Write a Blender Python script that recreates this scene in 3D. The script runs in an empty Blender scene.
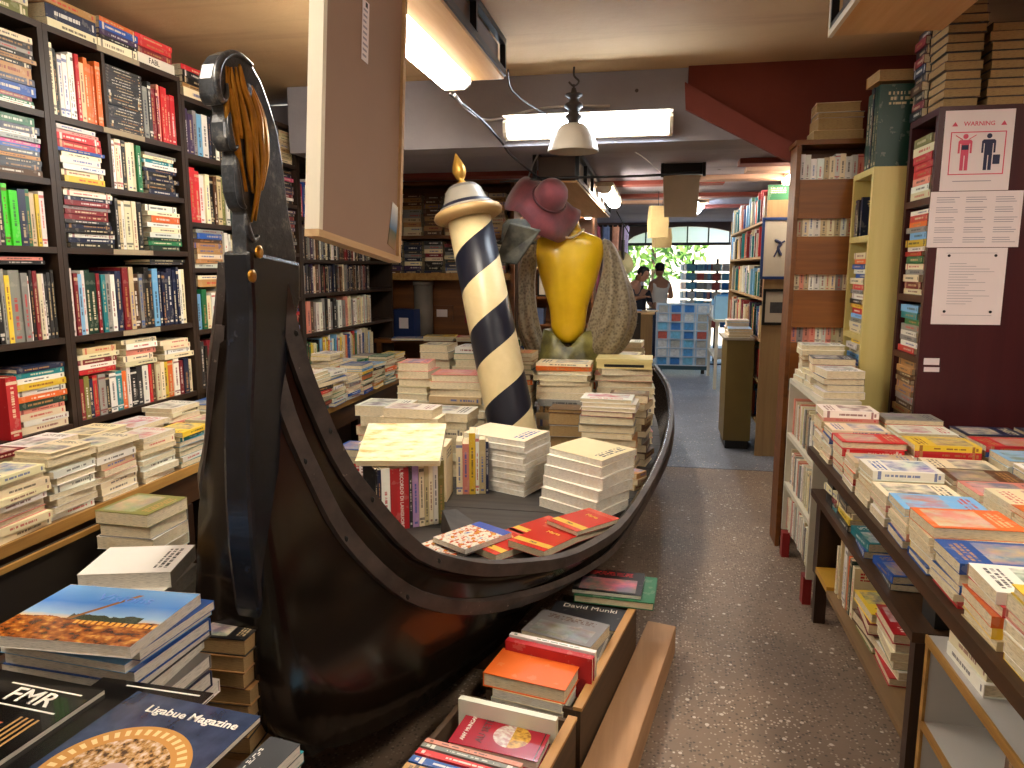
import bpy, bmesh, math, random
from mathutils import Vector, Matrix

random.seed(7)
scene = bpy.context.scene
COLL = scene.collection
PI = math.pi

# ------------------------------------------------------------------ camera
CAM_H = 1.6
FPX = 740.0
PITCH, YAW = math.radians(8.9), math.radians(10.9)
cam_d = bpy.data.cameras.new('camera')
cam_d.sensor_width = 36.0
cam_d.lens = 36.0 * FPX / 1024.0
cam_d.clip_start = 0.05
cam = bpy.data.objects.new('camera', cam_d)
COLL.objects.link(cam)
cam.location = (0, 0, CAM_H)
cam.rotation_euler = (PI / 2 - PITCH, 0, YAW)
scene.camera = cam

# ------------------------------------------------------------------ colour management
vs = scene.view_settings
scene.display_settings.display_device = 'sRGB'
vs.view_transform = 'Standard'
vs.look = 'None'
vs.gamma = 1.0
vs.use_curve_mapping = False
vs.exposure = 0.98

# light strengths of the place and of the added fill
WARM_TUBE = 26.0
COOL_TUBE = 24.0
FAR_TUBE = 34.0
FILL_GLOBE = 12.0  # added fill globes behind the viewer
SKY_STRENGTH = 7.0

# ------------------------------------------------------------------ world (daylight beyond the street door)
w = bpy.data.worlds.new('world')
scene.world = w
w.use_nodes = True
nt = w.node_tree
bg = nt.nodes['Background']
sky = nt.nodes.new('ShaderNodeTexSky')
sky.sky_type = 'HOSEK_WILKIE'
sky.sun_direction = (0.3, -0.5, 0.8)
sky.turbidity = 4.0
nt.links.new(sky.outputs[0], bg.inputs[0])
bg.inputs[1].default_value = SKY_STRENGTH
sun_d = bpy.data.lights.new('sun', 'SUN')
sun_d.energy = 9.0
sun_d.angle = 0.01
sun_d.color = (1.0, 0.95, 0.86)
sun = bpy.data.objects.new('sun', sun_d)
COLL.objects.link(sun)
sun.rotation_euler = (math.radians(38), 0, math.radians(25))

# ------------------------------------------------------------------ small helpers
def lin(h):
    if not isinstance(h, str):
        return tuple(h)
    h = h.lstrip('#')
    out = []
    for i in (0, 2, 4):
        c = int(h[i:i + 2], 16) / 255.0
        out.append(c / 12.92 if c <= 0.04045 else ((c + 0.055) / 1.055) ** 2.4)
    return tuple(out)


_F = Vector((-math.sin(YAW) * math.cos(PITCH), math.cos(YAW) * math.cos(PITCH), -math.sin(PITCH)))
_R = Vector((math.cos(YAW), math.sin(YAW), 0))
_U = _R.cross(_F)


def at(u, v, x=None, y=None, z=None, d=None, plane=None):
    """World point seen at a photo position, on the named plane (x, y, z or depth d)."""
    r = _F + _R * ((u - 512) / FPX) + _U * ((384 - v) / FPX)
    if x is not None:
        t = x / r.x
    elif y is not None:
        t = y / r.y
    elif z is not None:
        t = (z - CAM_H) / r.z
    elif plane is not None:            # x = a + b*y
        a, b = plane
        t = a / (r.x - b * r.y)
    else:
        t = d
    return Vector((0, 0, CAM_H)) + r * t


class MB:
    """Collects faces into one mesh object."""
    def __init__(self):
        self.v, self.f, self.m, self.uv = [], [], [], []

    def face(self, idx, m=0, uv=None):
        self.f.append(tuple(idx)); self.m.append(m); self.uv.append(uv)

    def add(self, verts, faces, m=0):
        b = len(self.v)
        self.v.extend(Vector(p) for p in verts)
        for fc in faces:
            self.face([b + i for i in fc], m)

    def hexa(self, p, m=0):
        """8 corners: bottom loop 0-3 counter-clockwise, top loop 4-7."""
        self.add(p, [(3, 2, 1, 0), (4, 5, 6, 7), (0, 1, 5, 4), (1, 2, 6, 5), (2, 3, 7, 6), (3, 0, 4, 7)], m)

    def box(self, x0, x1, y0, y1, z0, z1, m=0, M=None):
        p = [Vector(q) for q in ((x0, y0, z0), (x1, y0, z0), (x1, y1, z0), (x0, y1, z0), (x0, y0, z1), (x1, y0, z1), (x1, y1, z1), (x0, y1, z1))]
        if M is not None:
            p = [M @ q for q in p]
        self.hexa(p, m)

    def bar(self, a, b, wx, wz, m=0, up=(0, 0, 1)):
        a, b = Vector(a), Vector(b)
        d = (b - a).normalized()
        s = d.cross(Vector(up))
        if s.length < 1e-4:
            s = d.cross(Vector((0, 1, 0)))
        s.normalize()
        t = s.cross(d).normalized()
        s *= wx / 2; t *= wz / 2
        self.hexa([a - s - t, a + s - t, b + s - t, b - s - t, a - s + t, a + s + t, b + s + t, b - s + t], m)

    def tube(self, pts, r, n=8, m=0, caps=True):
        pts = [Vector(p) for p in pts]
        k = len(pts)
        rs = r if isinstance(r, (list, tuple)) else [r] * k
        base = len(self.v)
        ref = None
        for i, p in enumerate(pts):
            d = (pts[min(i + 1, k - 1)] - pts[max(i - 1, 0)]).normalized()
            if ref is None:
                ref = Vector((0, 0, 1)) if abs(d.z) < .9 else Vector((1, 0, 0))
            s = (ref - d * ref.dot(d)).normalized()
            ref = s
            t = d.cross(s)
            for j in range(n):
                a = 2 * PI * j / n
                self.v.append(p + (s * math.cos(a) + t * math.sin(a)) * rs[i])
        for i in range(k - 1):
            for j in range(n):
                j2 = (j + 1) % n
                self.face((base + i * n + j, base + i * n + j2, base + (i + 1) * n + j2, base + (i + 1) * n + j), m)
        if caps:
            self.face([base + j for j in reversed(range(n))], m)
            self.face([base + (k - 1) * n + j for j in range(n)], m)

    def lathe(self, prof, n=24, m=0, M=None, sx=1.0, sy=1.0):
        base = len(self.v)
        k = len(prof)
        for r, z in prof:
            for j in range(n):
                a = 2 * PI * j / n
                p = Vector((r * sx * math.cos(a), r * sy * math.sin(a), z))
                self.v.append(M @ p if M is not None else p)
        for i in range(k - 1):
            for j in range(n):
                j2 = (j + 1) % n
                self.face((base + i * n + j, base + i * n + j2, base + (i + 1) * n + j2, base + (i + 1) * n + j), m)
        self.face([base + j for j in reversed(range(n))], m)
        self.face([base + (k - 1) * n + j for j in range(n)], m)

    def loft(self, rings, m=0, closed=True, caps=True):
        base = len(self.v)
        n = len(rings[0])
        for ring in rings:
            self.v.extend(Vector(p) for p in ring)
        for i in range(len(rings) - 1):
            for j in range(n if closed else n - 1):
                j2 = (j + 1) % n
                self.face((base + i * n + j, base + i * n + j2, base + (i + 1) * n + j2, base + (i + 1) * n + j), m)
        if caps and closed:
            self.face([base + j for j in reversed(range(n))], m)
            self.face([base + (len(rings) - 1) * n + j for j in range(n)], m)

    def prism(self, poly, off, m=0):
        """Polygon (3-D points) extruded by a vector."""
        off = Vector(off)
        b = len(self.v); n = len(poly)
        self.v.extend(Vector(p) for p in poly)
        self.v.extend(Vector(p) + off for p in poly)
        self.face([b + i for i in reversed(range(n))], m)
        self.face([b + n + i for i in range(n)], m)
        for i in range(n):
            j = (i + 1) % n
            self.face((b + i, b + j, b + n + j, b + n + i), m)

    def mesh(self, name, mats, smooth=False):
        me = bpy.data.meshes.new(name)
        me.from_pydata([tuple(p) for p in self.v], [], self.f)
        for mt in mats:
            me.materials.append(mt)
        if len(mats) > 1:
            me.polygons.foreach_set('material_index', self.m)
        if smooth:
            me.polygons.foreach_set('use_smooth', [True] * len(self.f))
        if any(u is not None for u in self.uv):
            uvl = me.uv_layers.new(name='UVMap')
            flat = []
            for fc, u in zip(self.f, self.uv):
                for i in range(len(fc)):
                    flat.extend(u[i] if u is not None else (-5.0, 0.0))
            uvl.data.foreach_set('uv', flat)
        me.update()
        return me

    def build(self, name, mats, parent=None, smooth=False, bevel=0.0, fix=False, loc=None):
        if not isinstance(mats, (list, tuple)):
            mats = [mats]
        me = self.mesh(name, mats, smooth)
        if fix:
            bm = bmesh.new(); bm.from_mesh(me)
            bmesh.ops.recalc_face_normals(bm, faces=bm.faces)
            bm.to_mesh(me); bm.free()
        o = bpy.data.objects.new(name, me)
        COLL.objects.link(o)
        if parent is not None:
            o.parent = parent
        if loc is not None:
            o.location = loc
        if bevel:
            md = o.modifiers.new('bevel', 'BEVEL')
            md.width = bevel; md.segments = 2; md.limit_method = 'ANGLE'; md.angle_limit = 0.6
        return o


def tag(o, label=None, cat=None, group=None, kind=None):
    if label: o['label'] = label
    if cat: o['category'] = cat
    if group: o['group'] = group
    if kind: o['kind'] = kind
    return o


def empty(name, loc=(0, 0, 0), rotz=0.0, label=None, cat=None, group=None):
    o = bpy.data.objects.new(name, None)
    COLL.objects.link(o)
    o.location = loc
    o.rotation_euler = (0, 0, rotz)
    o.empty_display_size = 0.05
    return tag(o, label, cat, group)


def boxo(name, x0, x1, y0, y1, z0, z1, mat, parent=None, bevel=0.0, M=None):
    b = MB(); b.box(x0, x1, y0, y1, z0, z1, M=M)
    return b.build(name, mat, parent, bevel=bevel)


def smoothpts(pts, n=4):
    """Catmull-Rom through points."""
    P = [Vector(p) for p in pts]
    out = []
    for i in range(len(P) - 1):
        p0, p1, p2, p3 = P[max(i - 1, 0)], P[i], P[i + 1], P[min(i + 2, len(P) - 1)]
        for k in range(n):
            t = k / n
            out.append(0.5 * ((2 * p1) + (p2 - p0) * t + (2 * p0 - 5 * p1 + 4 * p2 - p3) * t * t + (3 * p1 - p0 - 3 * p2 + p3) * t ** 3))
    out.append(P[-1])
    return out


# ------------------------------------------------------------------ materials
class NT:
    def __init__(self, name):
        self.mat = bpy.data.materials.new(name)
        self.mat.use_nodes = True
        self.t = self.mat.node_tree
        self.b = self.t.nodes['Principled BSDF']
        self.out = self.t.nodes['Material Output']

    def n(self, kind, **kw):
        nd = self.t.nodes.new(kind)
        for k, val in kw.items():
            setattr(nd, k, val)
        return nd

    def l(self, a, b):
        self.t.links.new(a, b)

    def sock(self, s, val):
        if isinstance(val, bpy.types.NodeSocket):
            self.l(val, s)
        elif isinstance(val, (tuple, list)) and len(val) == 3 and s.type == 'RGBA':
            s.default_value = (*val, 1)
        else:
            s.default_value = val

    def math(self, op, a, b=0.0, c=0.0):
        nd = self.n('ShaderNodeMath', operation=op)
        self.sock(nd.inputs[0], a); self.sock(nd.inputs[1], b); self.sock(nd.inputs[2], c)
        return nd.outputs[0]

    def mix(self, f, a, b, mode='MIX'):
        nd = self.n('ShaderNodeMix', data_type='RGBA', blend_type=mode)
        self.sock(nd.inputs[0], f); self.sock(nd.inputs[6], a); self.sock(nd.inputs[7], b)
        return nd.outputs[2]

    def coord(self, which='Object'):
        return self.n('ShaderNodeTexCoord').outputs[which]

    def pos(self):
        return self.n('ShaderNodeNewGeometry').outputs['Position']

    def mapping(self, vec, scale=(1, 1, 1), loc=(0, 0, 0), rot=(0, 0, 0)):
        nd = self.n('ShaderNodeMapping')
        self.l(vec, nd.inputs[0])
        nd.inputs[1].default_value = loc; nd.inputs[2].default_value = rot; nd.inputs[3].default_value = scale
        return nd.outputs[0]

    def noise(self, vec, scale=5.0, detail=4.0, rough=0.55, out=0):
        nd = self.n('ShaderNodeTexNoise')
        self.l(vec, nd.inputs['Vector'])
        nd.inputs['Scale'].default_value = scale; nd.inputs['Detail'].default_value = detail
        nd.inputs['Roughness'].default_value = rough
        return nd.outputs[out]

    def voronoi(self, vec, scale=5.0, out='Distance', feature='F1'):
        nd = self.n('ShaderNodeTexVoronoi', feature=feature)
        self.l(vec, nd.inputs['Vector']); nd.inputs['Scale'].default_value = scale
        return nd.outputs[out]

    def ramp(self, fac, stops):
        nd = self.n('ShaderNodeValToRGB')
        e = nd.color_ramp.elements
        while len(e) < len(stops):
            e.new(0.5)
        for i, (p, c) in enumerate(stops):
            e[i].position = p
            c = lin(c) if isinstance(c, str) else ((c, c, c) if isinstance(c, (int, float)) else c)
            e[i].color = (*c, 1)
        self.sock(nd.inputs[0], fac)
        return nd.outputs[0]

    def band(self, x, a, b):
        return self.math('MULTIPLY', self.math('GREATER_THAN', x, a), self.math('LESS_THAN', x, b))

    def bump(self, h, strength=0.3, dist=0.01):
        nd = self.n('ShaderNodeBump')
        nd.inputs['Strength'].default_value = strength; nd.inputs['Distance'].default_value = dist
        self.l(h, nd.inputs['Height'])
        self.l(nd.outputs[0], self.b.inputs['Normal'])

    def set(self, **kw):
        for k, val in kw.items():
            s = self.b.inputs[k.replace('_', ' ')]
            self.sock(s, val)
        return self.mat


_plain = {}


def plain(name, col, rough=0.5, metal=0.0, var=0.12, scale=9.0):
    """Simple painted or plastic surface with slight mottling."""
    k = (name, col, rough, metal)
    if k in _plain:
        return _plain[k]
    N = NT(name)
    c = lin(col)
    nz = N.noise(N.coord('Object'), scale, 3)
    a = tuple(x * (1 - var) for x in c); b = tuple(min(1, x * (1 + var)) for x in c)
    N.set(Base_Color=N.mix(nz, a, b), Roughness=rough, Metallic=metal)
    _plain[k] = N.mat
    return N.mat


def wood(name, c1, c2, rough=0.5, axis=1, scale=1.0, coat=0.0):
    N = NT(name)
    sc = [26 * scale] * 3
    sc[axis] = 1.6 * scale
    v = N.mapping(N.coord('Object'), scale=tuple(sc))
    a = N.noise(v, 1.0, 6, 0.62)
    b = N.noise(N.coord('Object'), 3.0, 3)
    c = N.ramp(a, [(0.28, c1), (0.72, c2)])
    c = N.mix(N.math('MULTIPLY', b, 0.35), c, lin(c1))
    N.set(Base_Color=c, Roughness=rough, Coat_Weight=coat)
    N.bump(a, 0.12, 0.003)
    return N.mat


def emit(name, col, strength):
    N = NT(name)
    N.set(Base_Color=(0.9, 0.9, 0.9), Emission_Color=lin(col), Emission_Strength=strength, Roughness=0.4)
    return N.mat


def mat_cover():
    """Printed book cover: plain boards, spine lettering and a picture block, driven by mesh attributes."""
    N = NT('book_cover')
    a1 = N.n('ShaderNodeAttribute', attribute_name='col')
    a2 = N.n('ShaderNodeAttribute', attribute_name='col2')
    st = N.n('ShaderNodeAttribute', attribute_name='style').outputs['Fac']
    c1, c2 = a1.outputs['Color'], a2.outputs['Color']
    seed = N.math('FRACT', st)
    art = N.math('GREATER_THAN', st, 0.999)
    uvn = N.n('ShaderNodeUVMap').outputs[0]
    sx = N.n('ShaderNodeSeparateXYZ'); N.l(uvn, sx.inputs[0])
    u, v = sx.outputs[0], sx.outputs[1]
    # spine
    us = N.math('SUBTRACT', u, 2.0)
    spine = N.band(us, 0.0, 1.0)
    cb = N.n('ShaderNodeCombineXYZ')
    N.l(N.math('MULTIPLY', seed, 91.0), cb.inputs[0]); N.l(N.math('MULTIPLY', v, 34.0), cb.inputs[1])
    nz = N.noise(cb.outputs[0], 1.0, 2, 0.5)
    lo = N.math('MULTIPLY_ADD', seed, 0.25, 0.12); hi = N.math('MULTIPLY_ADD', seed, 0.3, 0.58)
    title = N.math('MULTIPLY', N.band(v, lo, hi), N.band(us, 0.36, 0.64))
    title = N.math('MULTIPLY', title, N.math('GREATER_THAN', nz, 0.44))
    foot = N.math('MULTIPLY', N.band(v, 0.05, 0.085), N.band(us, 0.25, 0.75))
    bands = N.math('MULTIPLY', N.band(N.math('FRACT', N.math('MULTIPLY', seed, 7.0)), 0.0, 0.22), N.math('ADD', N.band(v, 0.88, 0.93), N.band(v, 0.1, 0.14)))
    sp = N.math('MULTIPLY', spine, N.math('MINIMUM', N.math('ADD', N.math('ADD', title, foot), bands), 1.0))
    # front cover
    front = N.band(u, 0.0, 1.0)
    cb2 = N.n('ShaderNodeCombineXYZ')
    N.l(u, cb2.inputs[0]); N.l(v, cb2.inputs[1]); N.l(N.math('MULTIPLY', seed, 57.0), cb2.inputs[2])
    pn = N.noise(cb2.outputs[0], 4.0, 4, 0.55)
    pc = N.noise(cb2.outputs[0], 2.6, 3, 0.5, out=1)
    hs = N.n('ShaderNodeHueSaturation'); N.l(pc, hs.inputs['Color']); hs.inputs['Saturation'].default_value = 0.9
    pic = N.mix(0.3, N.mix(N.ramp(pn, [(0.35, 0.0), (0.6, 1.0)]), c2, c1), hs.outputs[0])
    pm = N.math('MULTIPLY', N.band(u, 0.09, 0.91), N.band(v, 0.08, N.math('MULTIPLY_ADD', seed, 0.15, 0.58)))
    pm = N.math('MULTIPLY', N.math('MULTIPLY', pm, front), art)
    cb3 = N.n('ShaderNodeCombineXYZ')
    N.l(N.math('MULTIPLY', u, 22.0), cb3.inputs[0]); N.l(N.math('FLOOR', N.math('MULTIPLY', v, 16.0)), cb3.inputs[1])
    N.l(N.math('MULTIPLY', seed, 33.0), cb3.inputs[2])
    tn = N.math('GREATER_THAN', N.noise(cb3.outputs[0], 1.0, 1), 0.47)
    tl = N.math('MULTIPLY', N.band(u, 0.14, 0.84), N.band(v, 0.76, 0.93))
    tl = N.math('MULTIPLY', tl, N.math('LESS_THAN', N.math('FRACT', N.math('MULTIPLY', v, 16.0)), 0.6))
    tl = N.math('MULTIPLY', N.math('MULTIPLY', tl, tn), front)
    col = N.mix(N.math('MULTIPLY', sp, 0.78), c1, c2)
    col = N.mix(pm, col, pic)
    col = N.mix(tl, col, c2)
    wear = N.noise(N.coord('Object'), 22.0, 4)
    col = N.mix(N.math('MULTIPLY', N.math('GREATER_THAN', wear, 0.62), 0.12), col, (0.75, 0.68, 0.55))
    N.set(Base_Color=col, Roughness=N.math('MULTIPLY_ADD', seed, 0.25, 0.28))
    return N.mat


def mat_pages(name, base):
    N = NT(name)
    uvn = N.n('ShaderNodeUVMap').outputs[0]
    v = N.mapping(uvn, scale=(9, 760, 1))
    a = N.noise(v, 1.0, 2, 0.5)
    b = N.noise(N.coord('Object'), 14.0, 3)
    c = lin(base)
    d = tuple(x * 0.62 for x in c)
    col = N.mix(N.ramp(a, [(0.3, 0.0), (0.55, 1.0)]), d, c)
    col = N.mix(N.math('MULTIPLY', N.math('GREATER_THAN', b, 0.6), 0.25), col, tuple(x * y for x, y in zip(c, (0.8, 0.68, 0.5))))
    N.set(Base_Color=col, Roughness=0.85)
    return N.mat


M_COVER = mat_cover()
M_PAGES = mat_pages('book_pages_cream', '#e2d3b2')
M_PAGEW = mat_pages('book_pages_white', '#eae4d6')
M_PAGEB = mat_pages('book_pages_browned', '#a98a5c')

M_SHELF = wood('dark_shelf_wood', '#21150d', '#3f2a1b', 0.5, axis=1)
M_SHELFV = wood('dark_shelf_upright', '#21150d', '#3a2718', 0.5, axis=2)
M_OCHRE = wood('ochre_wood', '#8a5f28', '#c79a52', 0.5, axis=1)
M_PLY = wood('plywood', '#c08d50', '#ddb47c', 0.55, axis=1, scale=0.6)
M_PLANK = wood('step_wood', '#a47953', '#c49a72', 0.65, axis=1, scale=0.7)
M_DARKW = wood('dark_table_wood', '#2b1a0d', '#573619', 0.45, axis=1)
M_DARKWZ = wood('dark_leg_wood', '#23140b', '#3f2614', 0.45, axis=2)
M_BROWNW = wood('brown_case_wood', '#5c3210', '#87501b', 0.5, axis=0, scale=0.8)
M_PALEW = wood('pale_panel_wood', '#8b6d45', '#b08d60', 0.6, axis=2, scale=0.5)
M_MAROON = wood('maroon_panel', '#3a1418', '#4c1c20', 0.4, axis=2, scale=0.6)
M_CREAMB = wood('cream_board', '#c6b46a', '#d9c986', 0.5, axis=2, scale=0.4)
M_OLIVE = plain('olive_cabinet_paint', '#6d5a2a', 0.5)
M_WHITEP = plain('white_cabinet_laminate', '#b9b5b0', 0.4, var=0.05)
M_WHITES = plain('white_shelf_paint', '#cfc8b4', 0.5, var=0.08)
M_BLACK = plain('black_paint', '#15130f', 0.4)
M_DKMETAL = plain('dark_metal', '#2c2b2b', 0.4, 0.6)
M_PAPER = plain('white_paper', '#e9dcdc', 0.7, var=0.03)
M_PINK = plain('pink_print', '#d9566f', 0.7, var=0.03)
M_INK = plain('navy_print', '#2f3350', 0.7, var=0.05)
M_GREYINK = plain('grey_print', '#a39aa4', 0.7, var=0.05)
M_TEXTW = plain('white_lettering', '#efeae0', 0.5, var=0.02)
M_TEXTB = plain('black_lettering', '#1a1614', 0.5, var=0.02)
M_TEXTY = plain('yellow_lettering', '#e7c34a', 0.5, var=0.05)
M_GOLD = plain('gold_leaf', '#b8842e', 0.32, 0.75, var=0.4, scale=40)
M_CABLE = plain('black_cable', '#17161a', 0.5)
M_CABLEW = plain('white_cable', '#bcb6b4', 0.5)

# ------------------------------------------------------------------ books
COL = {'black': '#171617', 'charcoal': '#303033', 'navy': '#16203f', 'blue': '#1d4f9e', 'light blue': '#74aede', 'teal': '#1d7f88',
       'green': '#1d6a40', 'dark green': '#15382c', 'bright green': '#3fcb20', 'yellow': '#e2c038', 'orange': '#de6a28', 'red': '#c3262c',
       'dark red': '#7d1b24', 'pink': '#d23a80', 'purple': '#3e2a50', 'white': '#e9e5da', 'cream': '#e6d8b4', 'beige': '#c9b389',
       'tan': '#b48650', 'brown': '#593922', 'grey': '#8b8984', 'mauve': '#9e8088', 'olive': '#77753a', 'lilac': '#a98bb8', 'salmon': '#d98a78',
       'sky blue': '#86b7e0'}
DARKS = {'black', 'charcoal', 'navy', 'blue', 'teal', 'green', 'dark green', 'red', 'dark red', 'purple', 'brown', 'orange', 'pink', 'olive'}
PAL = {
    'shelf': 'black charcoal navy dark_red red white white cream cream green dark_green teal blue orange beige grey brown tan purple'.split(),
    'dark': 'black black charcoal navy navy dark_red purple brown grey white cream'.split(),
    'pale': 'white white cream cream white beige grey cream salmon'.split(),
    'white': 'white white cream white'.split(),
    'mix': 'white cream red blue black orange yellow white cream teal dark_red grey light_blue green'.split(),
    'red': 'red red dark_red orange red'.split(),
    'old': 'beige tan brown beige cream tan grey brown'.split(),
    'tan': 'tan beige tan'.split(),
    'warm': 'cream white cream orange yellow red beige white salmon blue'.split(),
    'navy': 'navy blue navy black'.split(),
}
ORD = ('first second third fourth fifth sixth seventh eighth ninth tenth eleventh twelfth thirteenth fourteenth fifteenth sixteenth seventeenth '
       'eighteenth nineteenth twentieth twenty-first twenty-second twenty-third twenty-fourth twenty-fifth twenty-sixth twenty-seventh '
       'twenty-eighth twenty-ninth thirtieth thirty-first thirty-second thirty-third thirty-fourth thirty-fifth thirty-sixth').split()
LABELS = set()
PROBLEMS = []
rnd = random.Random(11)


def pick(pal):
    return rnd.choice(PAL[pal]).replace('_', ' ')


def book_geo(cov, pag, w, h, t, hard, n=1, bend=0.0):
    """Adds cover faces to cov and page faces to pag in the book's own frame: spine at x=0, height along y, thickness along z."""
    ct = min(0.0025 if hard else 0.0012, t * 0.15)
    ins = 0.004 if hard else 0.0012

    def slab(B, x0, x1, y0, y1, z0, z1, kind):
        xs = [x0 + (x1 - x0) * i / n for i in range(n + 1)]
        b = len(B.v)
        for x in xs:
            dz = -bend * (x / w) ** 2 if bend else 0.0
            B.v.extend([Vector((x, y0, z0 + dz)), Vector((x, y1, z0 + dz)), Vector((x, y1, z1 + dz)), Vector((x, y0, z1 + dz))])
        pg = kind == 'p'
        for i in range(n):
            q = b + 4 * i; r = q + 4
            xa, xb = xs[i] / w, xs[i + 1] / w
            if pg:
                za, zb = z0, z1
                B.face((q, q + 1, r + 1, r), 0, [(0, 0)] * 4)
                B.face((q + 3, r + 3, r + 2, q + 2), 0, [(0, 0)] * 4)
                B.face((q, r, r + 3, q + 3), 0, [(xa, za), (xb, za), (xb, zb), (xa, zb)])
                B.face((q + 1, q + 2, r + 2, r + 1), 0, [(xa, za), (xa, zb), (xb, zb), (xb, za)])
            else:
                o = {'f': 0.0, 'b': -4.0}.get(kind, -5.0)
                up = [(xa + o, 0), (xb + o, 0), (xb + o, 1), (xa + o, 1)] if kind in 'fb' else None
                B.face((q, q + 1, r + 1, r), 0, None)
                B.face((q + 3, r + 3, r + 2, q + 2), 0, up if kind == 'f' else None)
                B.face((q, r, r + 3, q + 3), 0, None)
                B.face((q + 1, q + 2, r + 2, r + 1), 0, None)
        e = b + 4 * n
        if pg:
            B.face((e, e + 1, e + 2, e + 3), 0, [(y0 * 6, z0), (y1 * 6, z0), (y1 * 6, z1), (y0 * 6, z1)])
        else:
            B.face((e, e + 1, e + 2, e + 3), 0, None)
        if kind == 's':
            B.face((b, b + 3, b + 2, b + 1), 0, [(2, 0), (3, 0), (3, 1), (2, 1)])
        else:
            B.face((b, b + 3, b + 2, b + 1), 0, None)

    nn = n
    slab(cov, ct, w, 0, h, 0, ct, 'b')
    slab(cov, ct, w, 0, h, t - ct, t, 'f')
    n = 1
    bb, bend2 = bend, bend
    slab(cov, 0, ct, 0, h, 0, t, 's')
    n = nn
    slab(pag, ct, w - ins, ins, h - ins, ct, t - ct, 'p')


class Stuff:
    def __init__(self):
        self.cov, self.pag = MB(), MB()
        self.c, self.c2, self.st, self.n = [], [], [], []


STUFF = Stuff()


def paint(me, c, c2, st, nl=None):
    n = len(me.loops)
    me.attributes.new('col', 'FLOAT_COLOR', 'CORNER')
    me.attributes.new('col2', 'FLOAT_COLOR', 'CORNER')
    me.attributes.new('style', 'FLOAT', 'CORNER')
    a, b, s = me.attributes['col'], me.attributes['col2'], me.attributes['style']
    if nl is None:
        a.data.foreach_set('color', list((*c, 1.0)) * n)
        b.data.foreach_set('color', list((*c2, 1.0)) * n)
        s.data.foreach_set('value', [st] * n)
    else:
        a.data.foreach_set('color', [x for q, k in zip(c, nl) for x in list((*q, 1.0)) * k])
        b.data.foreach_set('color', [x for q, k in zip(c2, nl) for x in list((*q, 1.0)) * k])
        s.data.foreach_set('value', [x for q, k in zip(st, nl) for x in [q] * k])


PAGEMAT = {'cream': M_PAGES, 'white': M_PAGEW, 'brown': M_PAGEB}


def jitcol(name):
    c = lin(COL[name])
    k = rnd.uniform(0.82, 1.15)
    return tuple(min(1.0, max(0.0, x * k * rnd.uniform(0.95, 1.05))) for x in c)


def book(M, w, h, t, color, label=None, hard=False, name='book', cat='book', group=None, ind=True, pages='cream', col2=None,
         art=False, n=1, bend=0.0, cover_mat=None, plain_cover=False):
    c = jitcol(color)
    if col2 is None:
        col2 = rnd.choice(['white', 'cream', 'beige', 'tan']) if color in DARKS else rnd.choice(['black', 'navy', 'dark red', 'charcoal', 'blue', 'red'])
    c2 = lin(COL[col2])
    st = rnd.random() * 0.98 + (1.0 if art else 0.0)
    if plain_cover:
        c2 = c
    if not ind:
        cov, pag = MB(), MB()
        book_geo(cov, pag, w, h, t, hard, n, bend)
        for src, dst, isc in ((cov, STUFF.cov, True), (pag, STUFF.pag, False)):
            b = len(dst.v)
            dst.v.extend(M @ p for p in src.v)
            for fc, uv in zip(src.f, src.uv):
                dst.face([b + i for i in fc], 0, uv)
        STUFF.c.append(c); STUFF.c2.append(c2); STUFF.st.append(st); STUFF.n.append(4 * len(cov.f))
        return None
    cov, pag = MB(), MB()
    book_geo(cov, pag, w, h, t, hard, n, bend)
    o = cov.build(name, cover_mat or M_COVER, smooth=False)
    paint(o.data, c, c2, st)
    o.matrix_world = M
    p = pag.build('page_block', PAGEMAT[pages], o)
    if label in LABELS or not 4 <= len(label.split()) <= 16:
        PROBLEMS.append(label)
    LABELS.add(label)
    tag(o, label, cat, group)
    return o


def frame(org, X, Y):
    X = Vector(X).normalized(); Y = Vector(Y)
    Y = (Y - X * Y.dot(X)).normalized()
    Z = X.cross(Y)
    M = Matrix((X, Y, Z)).transposed().to_4x4()
    M.translation = Vector(org)
    return M


def flatM(cx, cy, z, w, h, a, tilt=0.0):
    """Frame of a book lying flat, centred on cx, cy, spine-to-fore-edge direction at angle a (degrees)."""
    a = math.radians(a)
    R = Matrix.Rotation(a, 4, 'Z') @ Matrix.Rotation(math.radians(tilt), 4, 'Y')
    return Matrix.Translation((cx, cy, z)) @ R @ Matrix.Translation((-w / 2, -h / 2, 0))


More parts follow.
